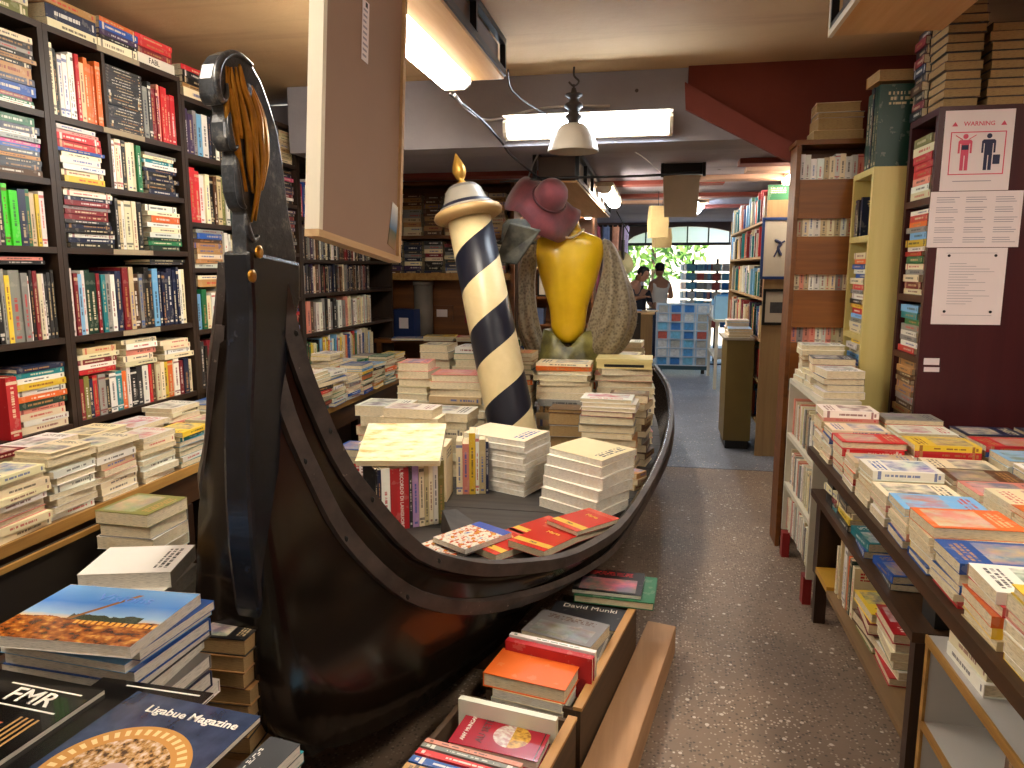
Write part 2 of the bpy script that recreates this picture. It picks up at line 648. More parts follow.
def pile(cx, cy, z, n, a, where, pal='pale', w=0.14, h=0.21, t=(0.014, 0.03), jit=0.008, ja=4.0, ind=True, hard=0.3, tops=None, cols=None,
         flip=0.0, name=None, cat=None, group=None, art_top=True, pages='cream', wj=0.08, bend=0.0, nseg=1, ts=None, dx=0.0, dy=0.0):
    """A pile of n books; cols runs from the bottom up; labels count from the top. Returns the top height and the last book."""
    last = None
    for i in range(n):
        top = i == n - 1
        tt = ts[i] if ts else rnd.uniform(*t)
        ww = w * rnd.uniform(1 - wj, 1 + wj); hh = h * rnd.uniform(1 - wj, 1 + wj)
        c = cols[i] if cols else (tops if (top and tops) else pick(pal))
        isH = rnd.random() < hard
        aa = a + rnd.uniform(-ja, ja) + (180 if rnd.random() < flip else 0)
        M = flatM(cx + dx * i + rnd.uniform(-jit, jit), cy + dy * i + rnd.uniform(-jit, jit), z, ww, hh, aa)
        k = n - 1 - i
        kind = 'hardback' if isH else 'paperback'
        if n == 1:
            lab = f"{c} {kind} {where}"
        elif k == 0:
            lab = f"{c} {kind} on top of {where}"
        else:
            lab = f"{c} {kind} {ORD[k]} from top of {where}"
        last = book(M, ww, hh, tt, c, lab, isH, name or kind, cat or 'book', group, ind, pages, art=(top and art_top), bend=bend, n=nseg)
        z += tt + 0.0006
    return z, last


def row(start, out, length, where, pal='shelf', cols=None, h=(0.2, 0.27), t=(0.014, 0.035), w=(0.13, 0.19), zmax=None, ind=True, hard=0.5,
        lean=0.0, name='book', group=None, jit=0.012, ts=None, pages='cream'):
    """Upright books on a shelf, running left to right as one faces the spines; start = left front bottom corner."""
    out = Vector(out)
    X = -out; Y = Vector((0, 0, 1)); D = X.cross(Y)
    pos = 0.0
    items = []
    i = 0
    while True:
        if cols and i >= len(cols):
            break
        tt = ts[i] if ts else rnd.uniform(*t)
        if pos + tt > length:
            break
        items.append((pos, tt, (cols[i] if cols else pick(pal))))
        pos += tt + 0.0008
        i += 1
    if cols and items:      # spread given colours over the whole length
        k = length / pos if not ts else 1.0
        items = [(p * k, q * k - 0.0006, c) for p, q, c in items]
    for i, (p, tt, c) in enumerate(items):
        hh = rnd.uniform(*h); ww = rnd.uniform(*w)
        if zmax: hh = min(hh, zmax)
        o = Vector(start) + D * p - out * rnd.uniform(0, jit)
        M = frame(o, X, Y)
        if lean:
            M = M @ Matrix.Rotation(math.radians(lean), 4, 'X')
        book(M, ww, hh, tt, c, f"{c} book, {ORD[i] if ind else ''} from left {where}", rnd.random() < hard, name, 'book', group, ind, pages)
    return pos


def stack(start, out, n, where, pal='shelf', cols=None, h=(0.19, 0.26), t=(0.014, 0.032), w=(0.13, 0.18), width=0.26, zmax=None, ind=True, hard=0.5,
          group=None, ts=None, jit=0.012, pages='cream', fore=0.0):
    """Books lying flat on a shelf, spines outward; start = left front bottom corner of a slot of the given width."""
    out = Vector(out)
    Xd = -out
    D = Xd.cross(Vector((0, 0, 1)))
    z = start[2]
    lst = []
    i = 0
    while i < n:
        tt = ts[i] if ts else rnd.uniform(*t)
        if zmax and z + tt > zmax:
            break
        lst.append((z, tt, cols[i] if cols else pick(pal)))
        z += tt + 0.0006
        i += 1
    m = len(lst)
    for i, (zz, tt, c) in enumerate(lst):
        hh = min(rnd.uniform(*h), width); ww = rnd.uniform(*w)
        k = m - 1 - i
        ctr = Vector((start[0], start[1], zz)) + D * (width / 2 + rnd.uniform(-1, 1) * (width - hh) / 2) - out * (ww / 2 + rnd.uniform(0, jit))
        aa = math.degrees(math.atan2(Xd.y, Xd.x)) + rnd.uniform(-1.5, 1.5) + (180 if rnd.random() < fore else 0)
        pos = f"{ORD[k]} from top" if k else "on top"
        book(flatM(ctr.x, ctr.y, zz, ww, hh, aa), ww, hh, tt, c, f"{c} book, {pos} {where}", rnd.random() < hard, 'book', 'book', group, ind, pages)
    return z


def text(body, size, mat, parent, M, align='CENTER', name='title', extrude=0.0004, bold=False, spacing=1.0):
    cu = bpy.data.curves.new(name, 'FONT')
    cu.body = body; cu.size = size; cu.align_x = align; cu.align_y = 'CENTER'
    cu.extrude = extrude; cu.space_character = spacing; cu.resolution_u = 2
    if bold: cu.offset = size * 0.012
    cu.materials.append(mat)
    tmp = bpy.data.objects.new(name, cu)
    me = bpy.data.meshes.new_from_object(tmp)
    bpy.data.objects.remove(tmp)
    bpy.data.curves.remove(cu)
    o = bpy.data.objects.new(name, me)
    COLL.objects.link(o)
    o.parent = parent
    o.matrix_local = M
    return o

# ================================================================== structure
XL, XR, YB, YF, ZC, ZB = -2.75, 2.9, 14.0, -1.5, 2.75, 2.42


def mat_floor(name, base1, base2, chip, gloss):
    N = NT(name)
    p = N.pos()
    big = N.noise(p, 1.3, 5, 0.6)
    c = N.ramp(big, [(0.3, base1), (0.7, base2)])
    vc = N.voronoi(p, 75.0, 'Color')
    sp = N.n('ShaderNodeSeparateColor'); N.l(vc, sp.inputs[0])
    vd = N.voronoi(p, 75.0, 'Distance')
    small = N.math('MULTIPLY', N.math('LESS_THAN', vd, 0.33), N.math('GREATER_THAN', sp.outputs[0], 0.55))
    dark = N.math('MULTIPLY', N.math('LESS_THAN', vd, 0.4), N.math('LESS_THAN', sp.outputs[0], 0.3))
    patch = N.ramp(N.noise(p, 2.2, 4, 0.6), [(0.4, 0.25), (0.62, 1.0)])
    c = N.mix(N.math('MULTIPLY', small, N.math('MULTIPLY', patch, 0.75)), c, lin(chip))
    c = N.mix(N.math('MULTIPLY', dark, 0.55), c, lin('#1d1714'))
    v2 = N.voronoi(p, 28.0, 'Distance')
    v2c = N.voronoi(p, 28.0, 'Color')
    s2 = N.n('ShaderNodeSeparateColor'); N.l(v2c, s2.inputs[0])
    bigchip = N.math('MULTIPLY', N.math('LESS_THAN', v2, 0.22), N.math('GREATER_THAN', s2.outputs[1], 0.82))
    c = N.mix(N.math('MULTIPLY', bigchip, 0.8), c, lin('#d9cdbd'))
    stain = N.ramp(N.noise(p, 0.9, 3), [(0.45, 0.0), (0.6, 1.0)])
    c = N.mix(N.math('MULTIPLY', stain, 0.28), c, lin('#2a211d'))
    N.set(Base_Color=c, Roughness=N.math('MULTIPLY_ADD', big, 0.35, gloss))
    N.bump(N.math('ADD', vd, big), 0.22, 0.004)
    return N.mat


def slab_floor(name, y0, y1, mat, z0=-0.1):
    o = boxo(name, XL - .2, XR + .2, y0, y1, z0, 0.0, mat)
    return tag(o, kind='structure')


f1 = slab_floor('floor', YF, 6.0, mat_floor('floor_terrazzo', '#6d5a4b', '#8c7662', '#cdbda8', 0.35))
tag(f1, 'brown speckled terrazzo floor along the aisle beside the gondola')
f2 = slab_floor('floor', 6.012, YB + .05, mat_floor('floor_grey_stone', '#585c68', '#7f8592', '#c3c9d2', 0.3))
tag(f2, 'blue-grey worn stone floor of the aisle towards the street door')
boxo('floor_joint', XL, XR, 5.99, 6.02, -0.1, -0.012, M_BLACK, f1)


def mat_plaster(name, c1, c2, c3, rough=0.85):
    N = NT(name)
    p = N.pos()
    a = N.noise(p, 1.1, 6, 0.6)
    b = N.noise(N.mapping(p, scale=(0.6, 5, 1)), 1.2, 4, 0.6)
    c = N.ramp(a, [(0.3, c1), (0.68, c2)])
    c = N.mix(N.math('MULTIPLY', N.ramp(b, [(0.55, 0.0), (0.75, 1.0)]), 0.5), c, lin(c3))
    pit = N.math('MULTIPLY', N.math('LESS_THAN', N.voronoi(p, 2.6), 0.045), 0.85)
    c = N.mix(pit, c, lin('#3c2f28'))
    N.set(Base_Color=c, Roughness=rough)
    N.bump(N.noise(p, 14, 6, 0.65), 0.35, 0.01)
    return N.mat


M_CEIL = mat_plaster('ceiling_plaster_warm', '#b8966c', '#caa97d', '#9f815d')
M_CEILB = mat_plaster('ceiling_plaster_grey', '#8d8893', '#a9a3ae', '#78727d')
M_BEAM = mat_plaster('beam_plaster', '#8c8890', '#a6a2a8', '#77737c')
M_REDW = mat_plaster('red_wall_plaster', '#64281d', '#7d3626', '#50211a')
M_REDL = mat_plaster('red_soffit_paint', '#7a3a33', '#8d4a41', '#693029')
M_WALLP = mat_plaster('wall_plaster', '#75695c', '#8f8272', '#5f554a')

cl = tag(boxo('ceiling', XL - .2, XR + .2, YF, 5.1, ZC, ZC + .1, M_CEIL), 'warm beige plastered ceiling over the front of the shop', kind='structure')
# hairline joints in the plaster
for y in (2.55,):
    boxo('ceiling_joint', XL, XR, y, y + .006, ZC - .003, ZC, plain('ceiling_crack', '#5b4a3c', 0.9), cl)
tag(boxo('ceiling', XL - .2, XR + .2, 5.0, YB + .1, ZB, ZB + .3, M_CEILB), 'lower grey ceiling of the back room with old boards', kind='structure')
tag(boxo('ceiling_beam', -2.37, XR + .2, 4.64, 5.0, 2.34, ZC, M_BEAM), 'grey plastered beam across the shop where the ceiling drops', kind='structure')
tag(boxo('wall_left', XL - .2, XL, YF, YB + .1, 0, ZC + .1, M_WALLP), 'plastered wall behind the dark bookcases', kind='structure')
tag(boxo('wall_right', XR, XR + .2, YF, YB + .1, 0, ZC + .1, M_REDW), 'red plastered wall behind the maroon bookcase', kind='structure')
tag(boxo('wall_front', XL - .2, XR + .2, YF - .2, YF, 0, ZC + .1, M_WALLP), 'plastered wall at the near end of the shop', kind='structure')
# red stair soffit: triangular front face with a sloping underside
b = MB()
tri = [(0.15, 4.602, 2.75), (0.15, 4.602, 2.58), (0.74, 4.602, 2.24), (1.3, 4.602, 1.95), (XR, 4.602, 1.95), (XR, 4.602, 2.75)]
b.prism([Vector(p) for p in tri], (0, .037, 0))
o = b.build('wall_stair', M_REDW, fix=True); tag(o, 'dark red triangular wall under a stair, above the brown case', kind='structure')
b = MB()
b.prism([Vector(p) for p in ((0.13, 4.565, 2.655), (0.14, 4.565, 2.505), (0.775, 4.565, 2.17), (1.3, 4.565, 1.89), (1.3, 4.565, 2.0), (0.61, 4.565, 2.37))], (0, .036, 0))
o2 = b.build('stair_stringer', M_REDL, o, fix=True)

# back wall with arched street door
b = MB()
DX0, DX1, DZ, DTOP = -0.58, 1.66, 2.06, 2.40
M_BACKW = mat_plaster('back_wall_plaster', '#6b5a55', '#84706a', '#54443f')
b.box(XL, DX0, YB, YB + .25, 0, ZB)
b.box(DX1, XR, YB, YB + .25, 0, ZB)
n = 14
arc = [(DX0 + (DX1 - DX0) * i / n, DZ + (DTOP - .05 - DZ) * math.sin(PI * i / n) ** 0.6) for i in range(n + 1)]
for (xa, za), (xb, zb) in zip(arc, arc[1:]):
    b.hexa([(xa, YB, za), (xb, YB, zb), (xb, YB + .25, zb), (xa, YB + .25, za), (xa, YB, ZB), (xb, YB, ZB), (xb, YB + .25, ZB), (xa, YB + .25, ZB)])
tag(b.build('wall_back', M_BACKW), 'back wall with the arched street doorway', kind='structure')
dr = empty('door_1', (0, YB + .1, 0)); tag(dr, 'open arched street doorway with glazed fanlight', kind='structure')
fb = MB()
fb.box(DX0, DX1, YB + .08, YB + .14, DZ - .05, DZ)
for i in range(1, 6):
    x = DX0 + (DX1 - DX0) * i / 6
    zt = DZ + (DTOP - .05 - DZ) * math.sin(PI * i / 6) ** 0.6
    fb.box(x - .012, x + .012, YB + .09, YB + .13, DZ, zt)
fb.box(DX0, DX0 + .06, YB + .08, YB + .14, 0, DZ); fb.box(DX1 - .06, DX1, YB + .08, YB + .14, 0, DZ)
fr = fb.build('door_frame', plain('door_iron', '#2b3036', 0.5), dr); fr.location = (0, -YB - .1, 0)
G = NT('fanlight_glass')
G.set(Base_Color=(0.86, 0.88, 0.95), Roughness=0.35, Transmission_Weight=0.85)
for i in range(6):
    xs = [DX0 + (DX1 - DX0) * (i + k / 3) / 6 for k in range(4)]
    pb = MB()
    top = [(x, YB + .105, DZ + (DTOP - .05 - DZ) * max(0.0, math.sin(PI * (x - DX0) / (DX1 - DX0))) ** 0.6) for x in reversed(xs)]
    poly = [(xs[0] + .012, YB + .105, DZ), (xs[-1] - .012, YB + .105, DZ)] + top
    q = pb; q.prism([Vector(p) for p in poly], (0, .006, 0))
    g = q.build('pane', G.mat, dr, fix=True); g.location = (0, -YB - .1, 0)

# outside: sunlit paving, pale house and greenery
tag(boxo('street_ground', -12, 14, YB + .25, 40, -0.1, 0.0, plain('sunlit_paving', '#b9ad9b', 0.8)), 'pale sunlit paving outside the street door', kind='structure')
tag(boxo('outside_wall', -10, 14, 27, 27.4, 0, 2.6, plain('pale_garden_wall', '#d8cdb9', 0.8)), 'pale garden wall across the street outside the door', kind='structure')


def leafy(name, cx, cy, z0, rx, ry, rz, label, seed, trunk):
    r = random.Random(seed)
    root = empty(name, (cx, cy, 0), 0, label, 'tree', None)
    lb = MB()
    for i in range(900):
        a, u_ = r.uniform(0, 2 * PI), r.uniform(-1, 1)
        k = r.uniform(0.55, 1.0)
        s = math.sqrt(1 - u_ * u_)
        p = Vector((rx * k * s * math.cos(a), ry * k * s * math.sin(a), z0 + rz * k * u_))
        d1 = Vector((r.uniform(-1, 1), r.uniform(-1, 1), r.uniform(-1, 1))).normalized()
        d2 = d1.orthogonal().normalized()
        L = r.uniform(.1, .2)
        lb.add([p - d1 * L, p + d2 * L * .45, p + d1 * L, p - d2 * L * .45], [(0, 1, 2, 3)])
    N = NT('leaf_green')
    N.set(Base_Color=N.mix(N.noise(N.coord('Object'), 2.0), lin('#2f5a1c'), lin('#7da644')), Roughness=0.5, Subsurface_Weight=0.0)
    fo = lb.build('foliage', N.mat, root); fo['kind'] = 'stuff'
    tb = MB(); tb.tube([(0, 0, 0), (0.05, 0, z0 * .5), (0, 0, z0)], [trunk, trunk * .8, trunk * .5])
    tb.build('trunk', plain('bark', '#5b4936', 0.9), root)


leafy('garden_tree', -0.1, 21, 2.6, 1.6, 1.3, 1.6, 'leafy green tree outside, behind the shop assistants', 1, .1)
leafy('garden_tree', 3.6, 22, 2.8, 1.7, 1.3, 1.7, 'leafy green tree outside, above the postcard stands', 2, .1)

# ------------------------------------------------------------------ ceiling lights
M_TUBEW = emit('warm_tube_glow', '#fff4e2', WARM_TUBE)
M_TUBEC = emit('cool_tube_glow', '#e4f1ff', COOL_TUBE)
M_TUBEF = emit('far_tube_glow', '#fff0dc', FAR_TUBE)
M_FIX = plain('lamp_housing', '#b8a68c', 0.5)


def tube_light(name, x, y0, y1, z, w, h, glow, label, along='y', group=None):
    r = empty(name, (x, (y0 + y1) / 2, z), 0, label, 'lamp', group)
    L = (y1 - y0) / 2
    if along == 'x':
        r.rotation_euler = (0, 0, PI / 2)
    b = MB(); b.box(-w / 2 - .012, w / 2 + .012, -L, L, 0, .035)
    b.build('housing', M_FIX, r, bevel=.006)
    d = MB()
    prof = [(-w / 2, 0), (-w / 2 * .86, -h * .7), (-w / 2 * .5, -h), (w / 2 * .5, -h), (w / 2 * .86, -h * .7), (w / 2, 0)]
    d.loft([[(px_, yy, pz - .001) for px_, pz in prof] for yy in (-L + .02, L - .02)])
    d.build('diffuser', glow, r, fix=True)
    for s in (-1, 1):
        e = MB(); yy = s * (L - .01)
        e.loft([[(px_ * 1.03, yy - .012, pz * 1.03 - .001) for px_, pz in prof], [(px_ * 1.03, yy + .012, pz * 1.03 - .001) for px_, pz in prof]])
        e.build('end_cap', plain('end_cap_plastic', '#e8dfcf', 0.4), r, fix=True)
    return r


tube_light('fluorescent_lamp', -1.06, 2.45, 3.93, 2.60, .19, .08, M_TUBEW, 'glowing white fluorescent lamp beside the plywood box over the gondola')
tube_light('fluorescent_lamp', -1.55, 0.2, 1.5, 2.66, .17, .075, M_TUBEW, 'fluorescent lamp on the ceiling above the magazine piles')
tube_light('fluorescent_lamp', 1.3, 0.9, 2.4, 2.66, .17, .075, M_TUBEW, 'fluorescent lamp on the ceiling above the near end of paperback table')
# beam tube: lies along x on the front face of the grey beam
r = tube_light('fluorescent_lamp', -0.37, -0.5, 0.5, 2.47, .11, .06, M_TUBEC, 'cool white fluorescent lamp on the grey beam behind the pendant', along='x')
r.location = (-0.43, 4.603, 2.435)
boxo('shade_bar', .062, .067, -.5, .5, -.10, .034, M_FIX, r)
r.rotation_euler = (PI / 2, 0, PI / 2)
r.rotation_euler = Matrix(((0, 1, 0), (0, 0, 1), (1, 0, 0))).to_euler()


def ceiling_box(name, x0, x1, y0, y1, z0, z1, label, side):
    """Suspended plywood box: bottom board and dark open framing up to the ceiling."""
    r = empty(name, ((x0 + x1) / 2, (y0 + y1) / 2, z0), 0, label, 'ceiling box')
    X, Y = (x1 - x0) / 2, (y1 - y0) / 2
    H = z1 - z0
    boxo('bottom_board', -X, X, -Y, Y, 0, .014, M_PLY, r)
    for s in (-1, 1):
        boxo('rail', s * X - .014, s * X + .014, -Y, Y, H - .035, H - .005, M_DKMETAL, r)
        boxo('rail', s * X - .011, s * X + .011, -Y, Y, .0145, .045, M_DKMETAL, r)
        k = max(2, int((y1 - y0) / .55) + 1)
        for i in range(k):
            yy = -Y + .014 + (2 * Y - .028) * i / (k - 1)
            boxo('post', s * X - .014, s * X + .014, yy - .014, yy + .014, .046, H - .036, M_DKMETAL, r)
    boxo('back_panel', -X + .02, X - .02, -Y + .05, Y - .05, .05, H - .04, plain('box_board', '#6d5c50', 0.7), r)
    return r


ceiling_box('ceiling_box', -0.955, -0.79, 2.0, 3.88, 2.55, 2.745, 'dark framed plywood box hanging beside the warm fluorescent lamp', 1)
cb = ceiling_box('ceiling_box', 0.66, 1.06, 1.6, 3.3, 2.51, 2.745, 'plywood box with white edge hanging over the aisle edge of the paperback table', -1)
boxo('edge_trim', -.216, -.2, -.86, .86, -.004, .02, M_WHITES, cb)
boxo('edge_trim', -.216, -.2, .835, .86, .02, .23, M_WHITES, cb)
ceiling_box('ceiling_box', -0.86, -0.56, 5.3, 9.0, 2.19, 2.415, 'black lattice box with wooden base hanging behind the pendant', 1)
tube_light('fluorescent_lamp', -0.46, 6.6, 8.2, 2.3, .13, .06, M_TUBEF, 'warm lamp glowing beneath the lattice box behind the maroon hat')
tube_light('fluorescent_lamp', -1.9, 8.2, 9.0, 2.38, .13, .05, M_TUBEF, 'warm fluorescent lamp on the back room ceiling above the far left shelves')
tube_light('fluorescent_lamp', 0.5, 9.4, 10.6, 2.38, .13, .05, M_TUBEC, 'small cool strip lamp on the ceiling far along the aisle')
tube_light('fluorescent_lamp', 1.15, 6.0, 7.2, 2.38, .13, .05, M_TUBEF, 'fluorescent lamp on the ceiling over the far right shelves')

# unseen globes added behind the viewer as fill for ceiling and front
for gx, gy, ql in ((-.9, -.7, 'left'), (.9, -.9, 'right')):
    gr = empty('fill_globe', (gx, gy, 2.749), 0, f'added round white fill globe, unseen behind the viewer on the {ql}', 'lamp')
    b = MB(); b.tube([(0, 0, 0), (0, 0, -.3)], .006, 6); b.build('cord', M_CABLE, gr)
    b = MB(); b.lathe([(.01, -.30), (.06, -.315), (.10, -.36), (.115, -.41), (.10, -.46), (.06, -.505), (.005, -.52)], 20); b.build('globe', emit('fill_globe_glow', '#fff5ea', FILL_GLOBE), gr, smooth=True)

# pendant with enamel shade
pr = empty('pendant_lamp', (-0.487, 4.38, 2.72), 0, 'old enamel pendant lamp with pale dome shade hanging from a hook', 'lamp')
pr.scale = (.94, .94, .94)
b = MB()
outer = [(.03, -.325), (.062, -.33), (.085, -.345), (.105, -.37), (.13, -.41), (.148, -.46), (.155, -.485), (.157, -.49)]
inner = [(r_ - .006, z_ - .004) for r_, z_ in reversed(outer)]
pb = outer + inner
n = 28; base = 0
for r_, z_ in pb:
    for j in range(n):
        a = 2 * PI * j / n
        b.v.append(Vector((r_ * math.cos(a), r_ * math.sin(a), z_)))
for i in range(len(pb) - 1):
    for j in range(n):
        j2 = (j + 1) % n
        b.face((i * n + j, i * n + j2, (i + 1) * n + j2, (i + 1) * n + j))
b.build('lamp_shade', plain('enamel_shade', '#b5ada0', 0.35, var=0.15), pr, smooth=True, fix=True)
b = MB(); b.lathe([(.012, -.12), (.02, -.15), (.05, -.155), (.055, -.165), (.03, -.18), (.03, -.2), (.055, -.215), (.058, -.23), (.034, -.245), (.034, -.27), (.05, -.28), (.05, -.295), (.036, -.305), (.034, -.33)], 16)
b.build('insulator', plain('rusty_iron', '#2f231d', 0.7), pr, smooth=True)
b = MB(); b.tube(smoothpts([(0, 0, 0), (0, 0, -.05), (.03, 0, -.085), (0, 0, -.11), (-.03, 0, -.085)]), .006); b.tube([(0, 0, -.1), (0, 0, -.13)], .006)
b.build('hook', plain('rusty_iron', '#2f231d', 0.7), pr)
b = MB(); b.lathe([(.02, -.34), (.04, -.37), (.045, -.4), (.03, -.44), (.01, -.455)], 14)
b.build('bulb', plain('frosted_bulb', '#e6e2d6', 0.3), pr, smooth=True)

# wires along the ceiling
def cable(name, pts, r, mat, label):
    b = MB(); b.tube(smoothpts(pts, 5), r, 6)
    o = b.build(name, mat, smooth=True); tag(o, label, 'cable')


cable('cable', [at(450, 94, y=3.7), at(480, 118, y=4.3), at(500, 140, y=4.57), at(512, 156, y=4.8), at(548, 185, y=5.1)], .007, M_CABLE, 'thick black cable sagging from the warm lamp towards the lattice box')
cable('cable', [at(455, 95, y=3.62), at(468, 110, y=4.2), at(490, 120, y=4.58), at(545, 108, y=4.62), at(610, 106, y=4.62)], .008, M_CABLEW, 'white cable running from the warm lamp onto the beam')
cable('cable', [at(508, 70, y=3.75), at(512, 90, y=4.0), at(535, 108, y=4.3), at(560, 120, y=4.5)], .004, M_CABLE, 'thin wire sloping from the plywood box to the beam')
cable('cable', [at(545, 143, y=4.8), at(535, 160, y=5.1), at(528, 178, y=5.2)], .005, M_CABLEW, 'pale thin wire dropping beside the maroon hat')
cable('cable', [at(615, 142, y=4.62), at(640, 155, y=5.2), at(660, 172, y=6.0)], .004, M_CABLEW, 'pale thin cord beneath the right end of beam lamp')
cable('cable', [at(500, 182, y=5.1), at(560, 178, y=5.12), at(640, 176, y=5.12), at(700, 172, y=5.1)], .008, M_CABLE, 'black cable stretched across the low back ceiling')

# boards and hatch on the back ceiling
r = empty('ceiling_hatch', (0.25, 7.0, ZB), 0, 'dark framed hatch with pale hanging board in the back ceiling', 'hatch')
a0, a1 = at(663, 150, y=6.2), at(704, 174, y=6.2)
boxo('recess', a0.x - .25, a1.x - .25, -.8, -.74, a1.z - ZB, a0.z - ZB - .01, M_BLACK, r)
for xx in (a0.x, a1.x):
    boxo('post', xx - .25 - .012, xx - .25 + .012, -.83, -.801, a1.z - ZB - .02, a0.z - ZB - .01, M_DKMETAL, r)
pbm = MB(); c0, c1 = at(663, 175, y=6.2), at(700, 175, y=6.2); c2, c3 = at(697, 217, y=6.2), at(664, 217, y=6.2)
off = Vector((0.25, 7.0, ZB))
pbm.prism([c0 - off, c1 - off, c2 - off, c3 - off], (0, .012, 0))
pbm.build('hanging_board', plain('pale_board', '#c9b79c', 0.6), r, fix=True)
M_OLDRED = wood('old_red_board', '#7a332a', '#a5584a', 0.7, axis=0)
M_OLDTAN = wood('old_tan_board', '#9a7763', '#c2a089', 0.7, axis=0)
bd = [(-0.2, 7.3, 1.6, 'old_red'), (0.9, 7.0, 1.1, 'tan'), (0.55, 8.6, 2.4, 'old_red'), (-0.3, 9.4, 1.8, 'tan'), (0.9, 10.2, 1.6, 'old_red'), (-1.6, 6.4, 1.3, 'old_red'), (1.0, 6.0, .8, 'old_red'), (1.05, 6.45, 0.7, 'tan')]
wh = ['above the lattice box', 'beside the pale hanging board', 'across the middle of the back ceiling', 'over the assistants', 'near the far strip lamp', 'over the far left shelves', 'just behind the red stair wall', 'between stair wall and far shelves']
for (x, y, L, k), q in zip(bd, wh):
    o = boxo('ceiling_board', x - L / 2, x + L / 2, y, y + .2, ZB - .04, ZB - .001, M_OLDRED if k == 'old_red' else M_OLDTAN)
    tag(o, ('old red-painted board fixed under ceiling ' if k == 'old_red' else 'old tan board fixed under ceiling ') + q, 'ceiling board', 'old boards under the back ceiling')

# ================================================================== gondola
AX = (-1.02 - .116 * 1.9, .116)          # centre plane x = a + b*y


def mirror(p):
    nrm = Vector((1, -AX[1], 0)).normalized()
    q = Vector((AX[0], 0, 0))
    d = (p - q).dot(nrm)
    k = 1.42 - .3 * min(1.0, max(0.0, (p.y - 4.0) / 3.0))      # the hull is fuller on its far side
    return p - nrm * (d + (k - .17) * d + (.12 + .04 * min(1.0, max(0.0, (p.y - 1.9) / .2))) * min(1.0, max(0.0, (p.z - .25) / .7)))


A_px = [(279, 262, 2.0), (289, 310, 2.02), (308, 375, 2.05), (339, 450, 2.12), (370, 495, 2.18), (419, 548, 2.30), (470, 563, 2.42), (512, 564, 2.56), (562, 557, 2.75), (600, 539, 3.0), (624, 519, 3.3), (652, 476, 3.95), (667, 439, 4.7), (671, 409, 5.5), (667, 385, 6.3), (655, 366, 7.0)]
A = [at(u, v, d=d) for u, v, d in A_px]
B_px = [(266, 300, 1.98), (268, 345, 1.99), (286, 415, 2.02), (313, 477, 2.07), (344, 534, 2.13), (392, 583, 2.23), (431, 602, 2.34), (481, 606, 2.48), (540, 592, 2.7), (590, 566, 2.98), (618, 540, 3.28), (648, 492, 3.94), (663, 452, 4.7), (667, 418, 5.5), (664, 392, 6.3), (652, 372, 7.0)]
B = [at(u, v, d=d) for u, v, d in B_px]
C_px = [(258, 420, 1.96), (262, 520, 1.955), (268, 600, 1.95), (278, 670, 1.95), (296, 730, 1.98), (335, 748, 2.08), (395, 722, 2.25), (445, 690, 2.43), (510, 636, 2.78), (560, 600, 3.1), (590, 570, 3.4), (625, 520, 4.1), (640, 475, 4.8), (645, 440, 5.5), (640, 410, 6.3), (628, 385, 7.0)]
C = [at(u, v, d=d) for u, v, d in C_px]
for i in range(9, 16):
    C[i].z = 0.17 + (i - 9) * 0.012
    C[i].x = A[i].x - 0.36 + (i - 9) * 0.01
    C[i].y = A[i].y
for i in (12, 13, 14, 15):
    B[i] = A[i] + Vector((.0, 0, -.09))
K = []
for i in range(16):
    m = (C[i] + mirror(C[i])) / 2
    K.append(Vector((m.x, m.y, C[i].z - (0.03 if i > 5 else 0.0))))
SA, SB, SC, SK = (smoothpts(q, 3) for q in (A, B, C, K))


def mat_lacquer():
    N = NT('black_hull_lacquer')
    p = N.coord('Object')
    a = N.noise(p, 2.2, 5, 0.6)
    c = N.ramp(a, [(0.3, '#0c0907'), (0.75, '#21160f')])
    sc = N.noise(N.mapping(p, scale=(3, 3, 60)), 1.0, 3)
    c = N.mix(N.math('MULTIPLY', N.math('GREATER_THAN', sc, 0.68), 0.15), c, lin('#5d4a3a'))
    N.set(Base_Color=c, Roughness=N.math('MULTIPLY_ADD', a, 0.22, 0.1), Coat_Weight=0.35, Coat_Roughness=0.12)
    N.bump(a, 0.08, 0.01)
    return N.mat


def mat_rail():
    N = NT('worn_rail_paint')
    p = N.coord('Object')
    a = N.noise(p, 9, 6, 0.65)
    c = N.ramp(a, [(0.3, '#231b18'), (0.65, '#4b3f39')])
    chips = N.math('GREATER_THAN', N.noise(p, 38, 4, 0.7), 0.68)
    c = N.mix(N.math('MULTIPLY', chips, 0.5), c, lin('#8f8378'))
    N.set(Base_Color=c, Roughness=0.5)
    N.bump(a, 0.2, 0.004)
    return N.mat


def mat_stem():
    N = NT('stem_blue_black_paint')
    p = N.coord('Object')
    a = N.noise(p, 26, 6, 0.7)
    c = N.ramp(a, [(0.35, '#0d0e12'), (0.62, '#1a1e28'), (0.8, '#3a4150')])
    N.set(Base_Color=c, Roughness=0.26, Coat_Weight=0.4, Coat_Roughness=0.15)
    N.bump(a, 0.45, 0.006)
    return N.mat


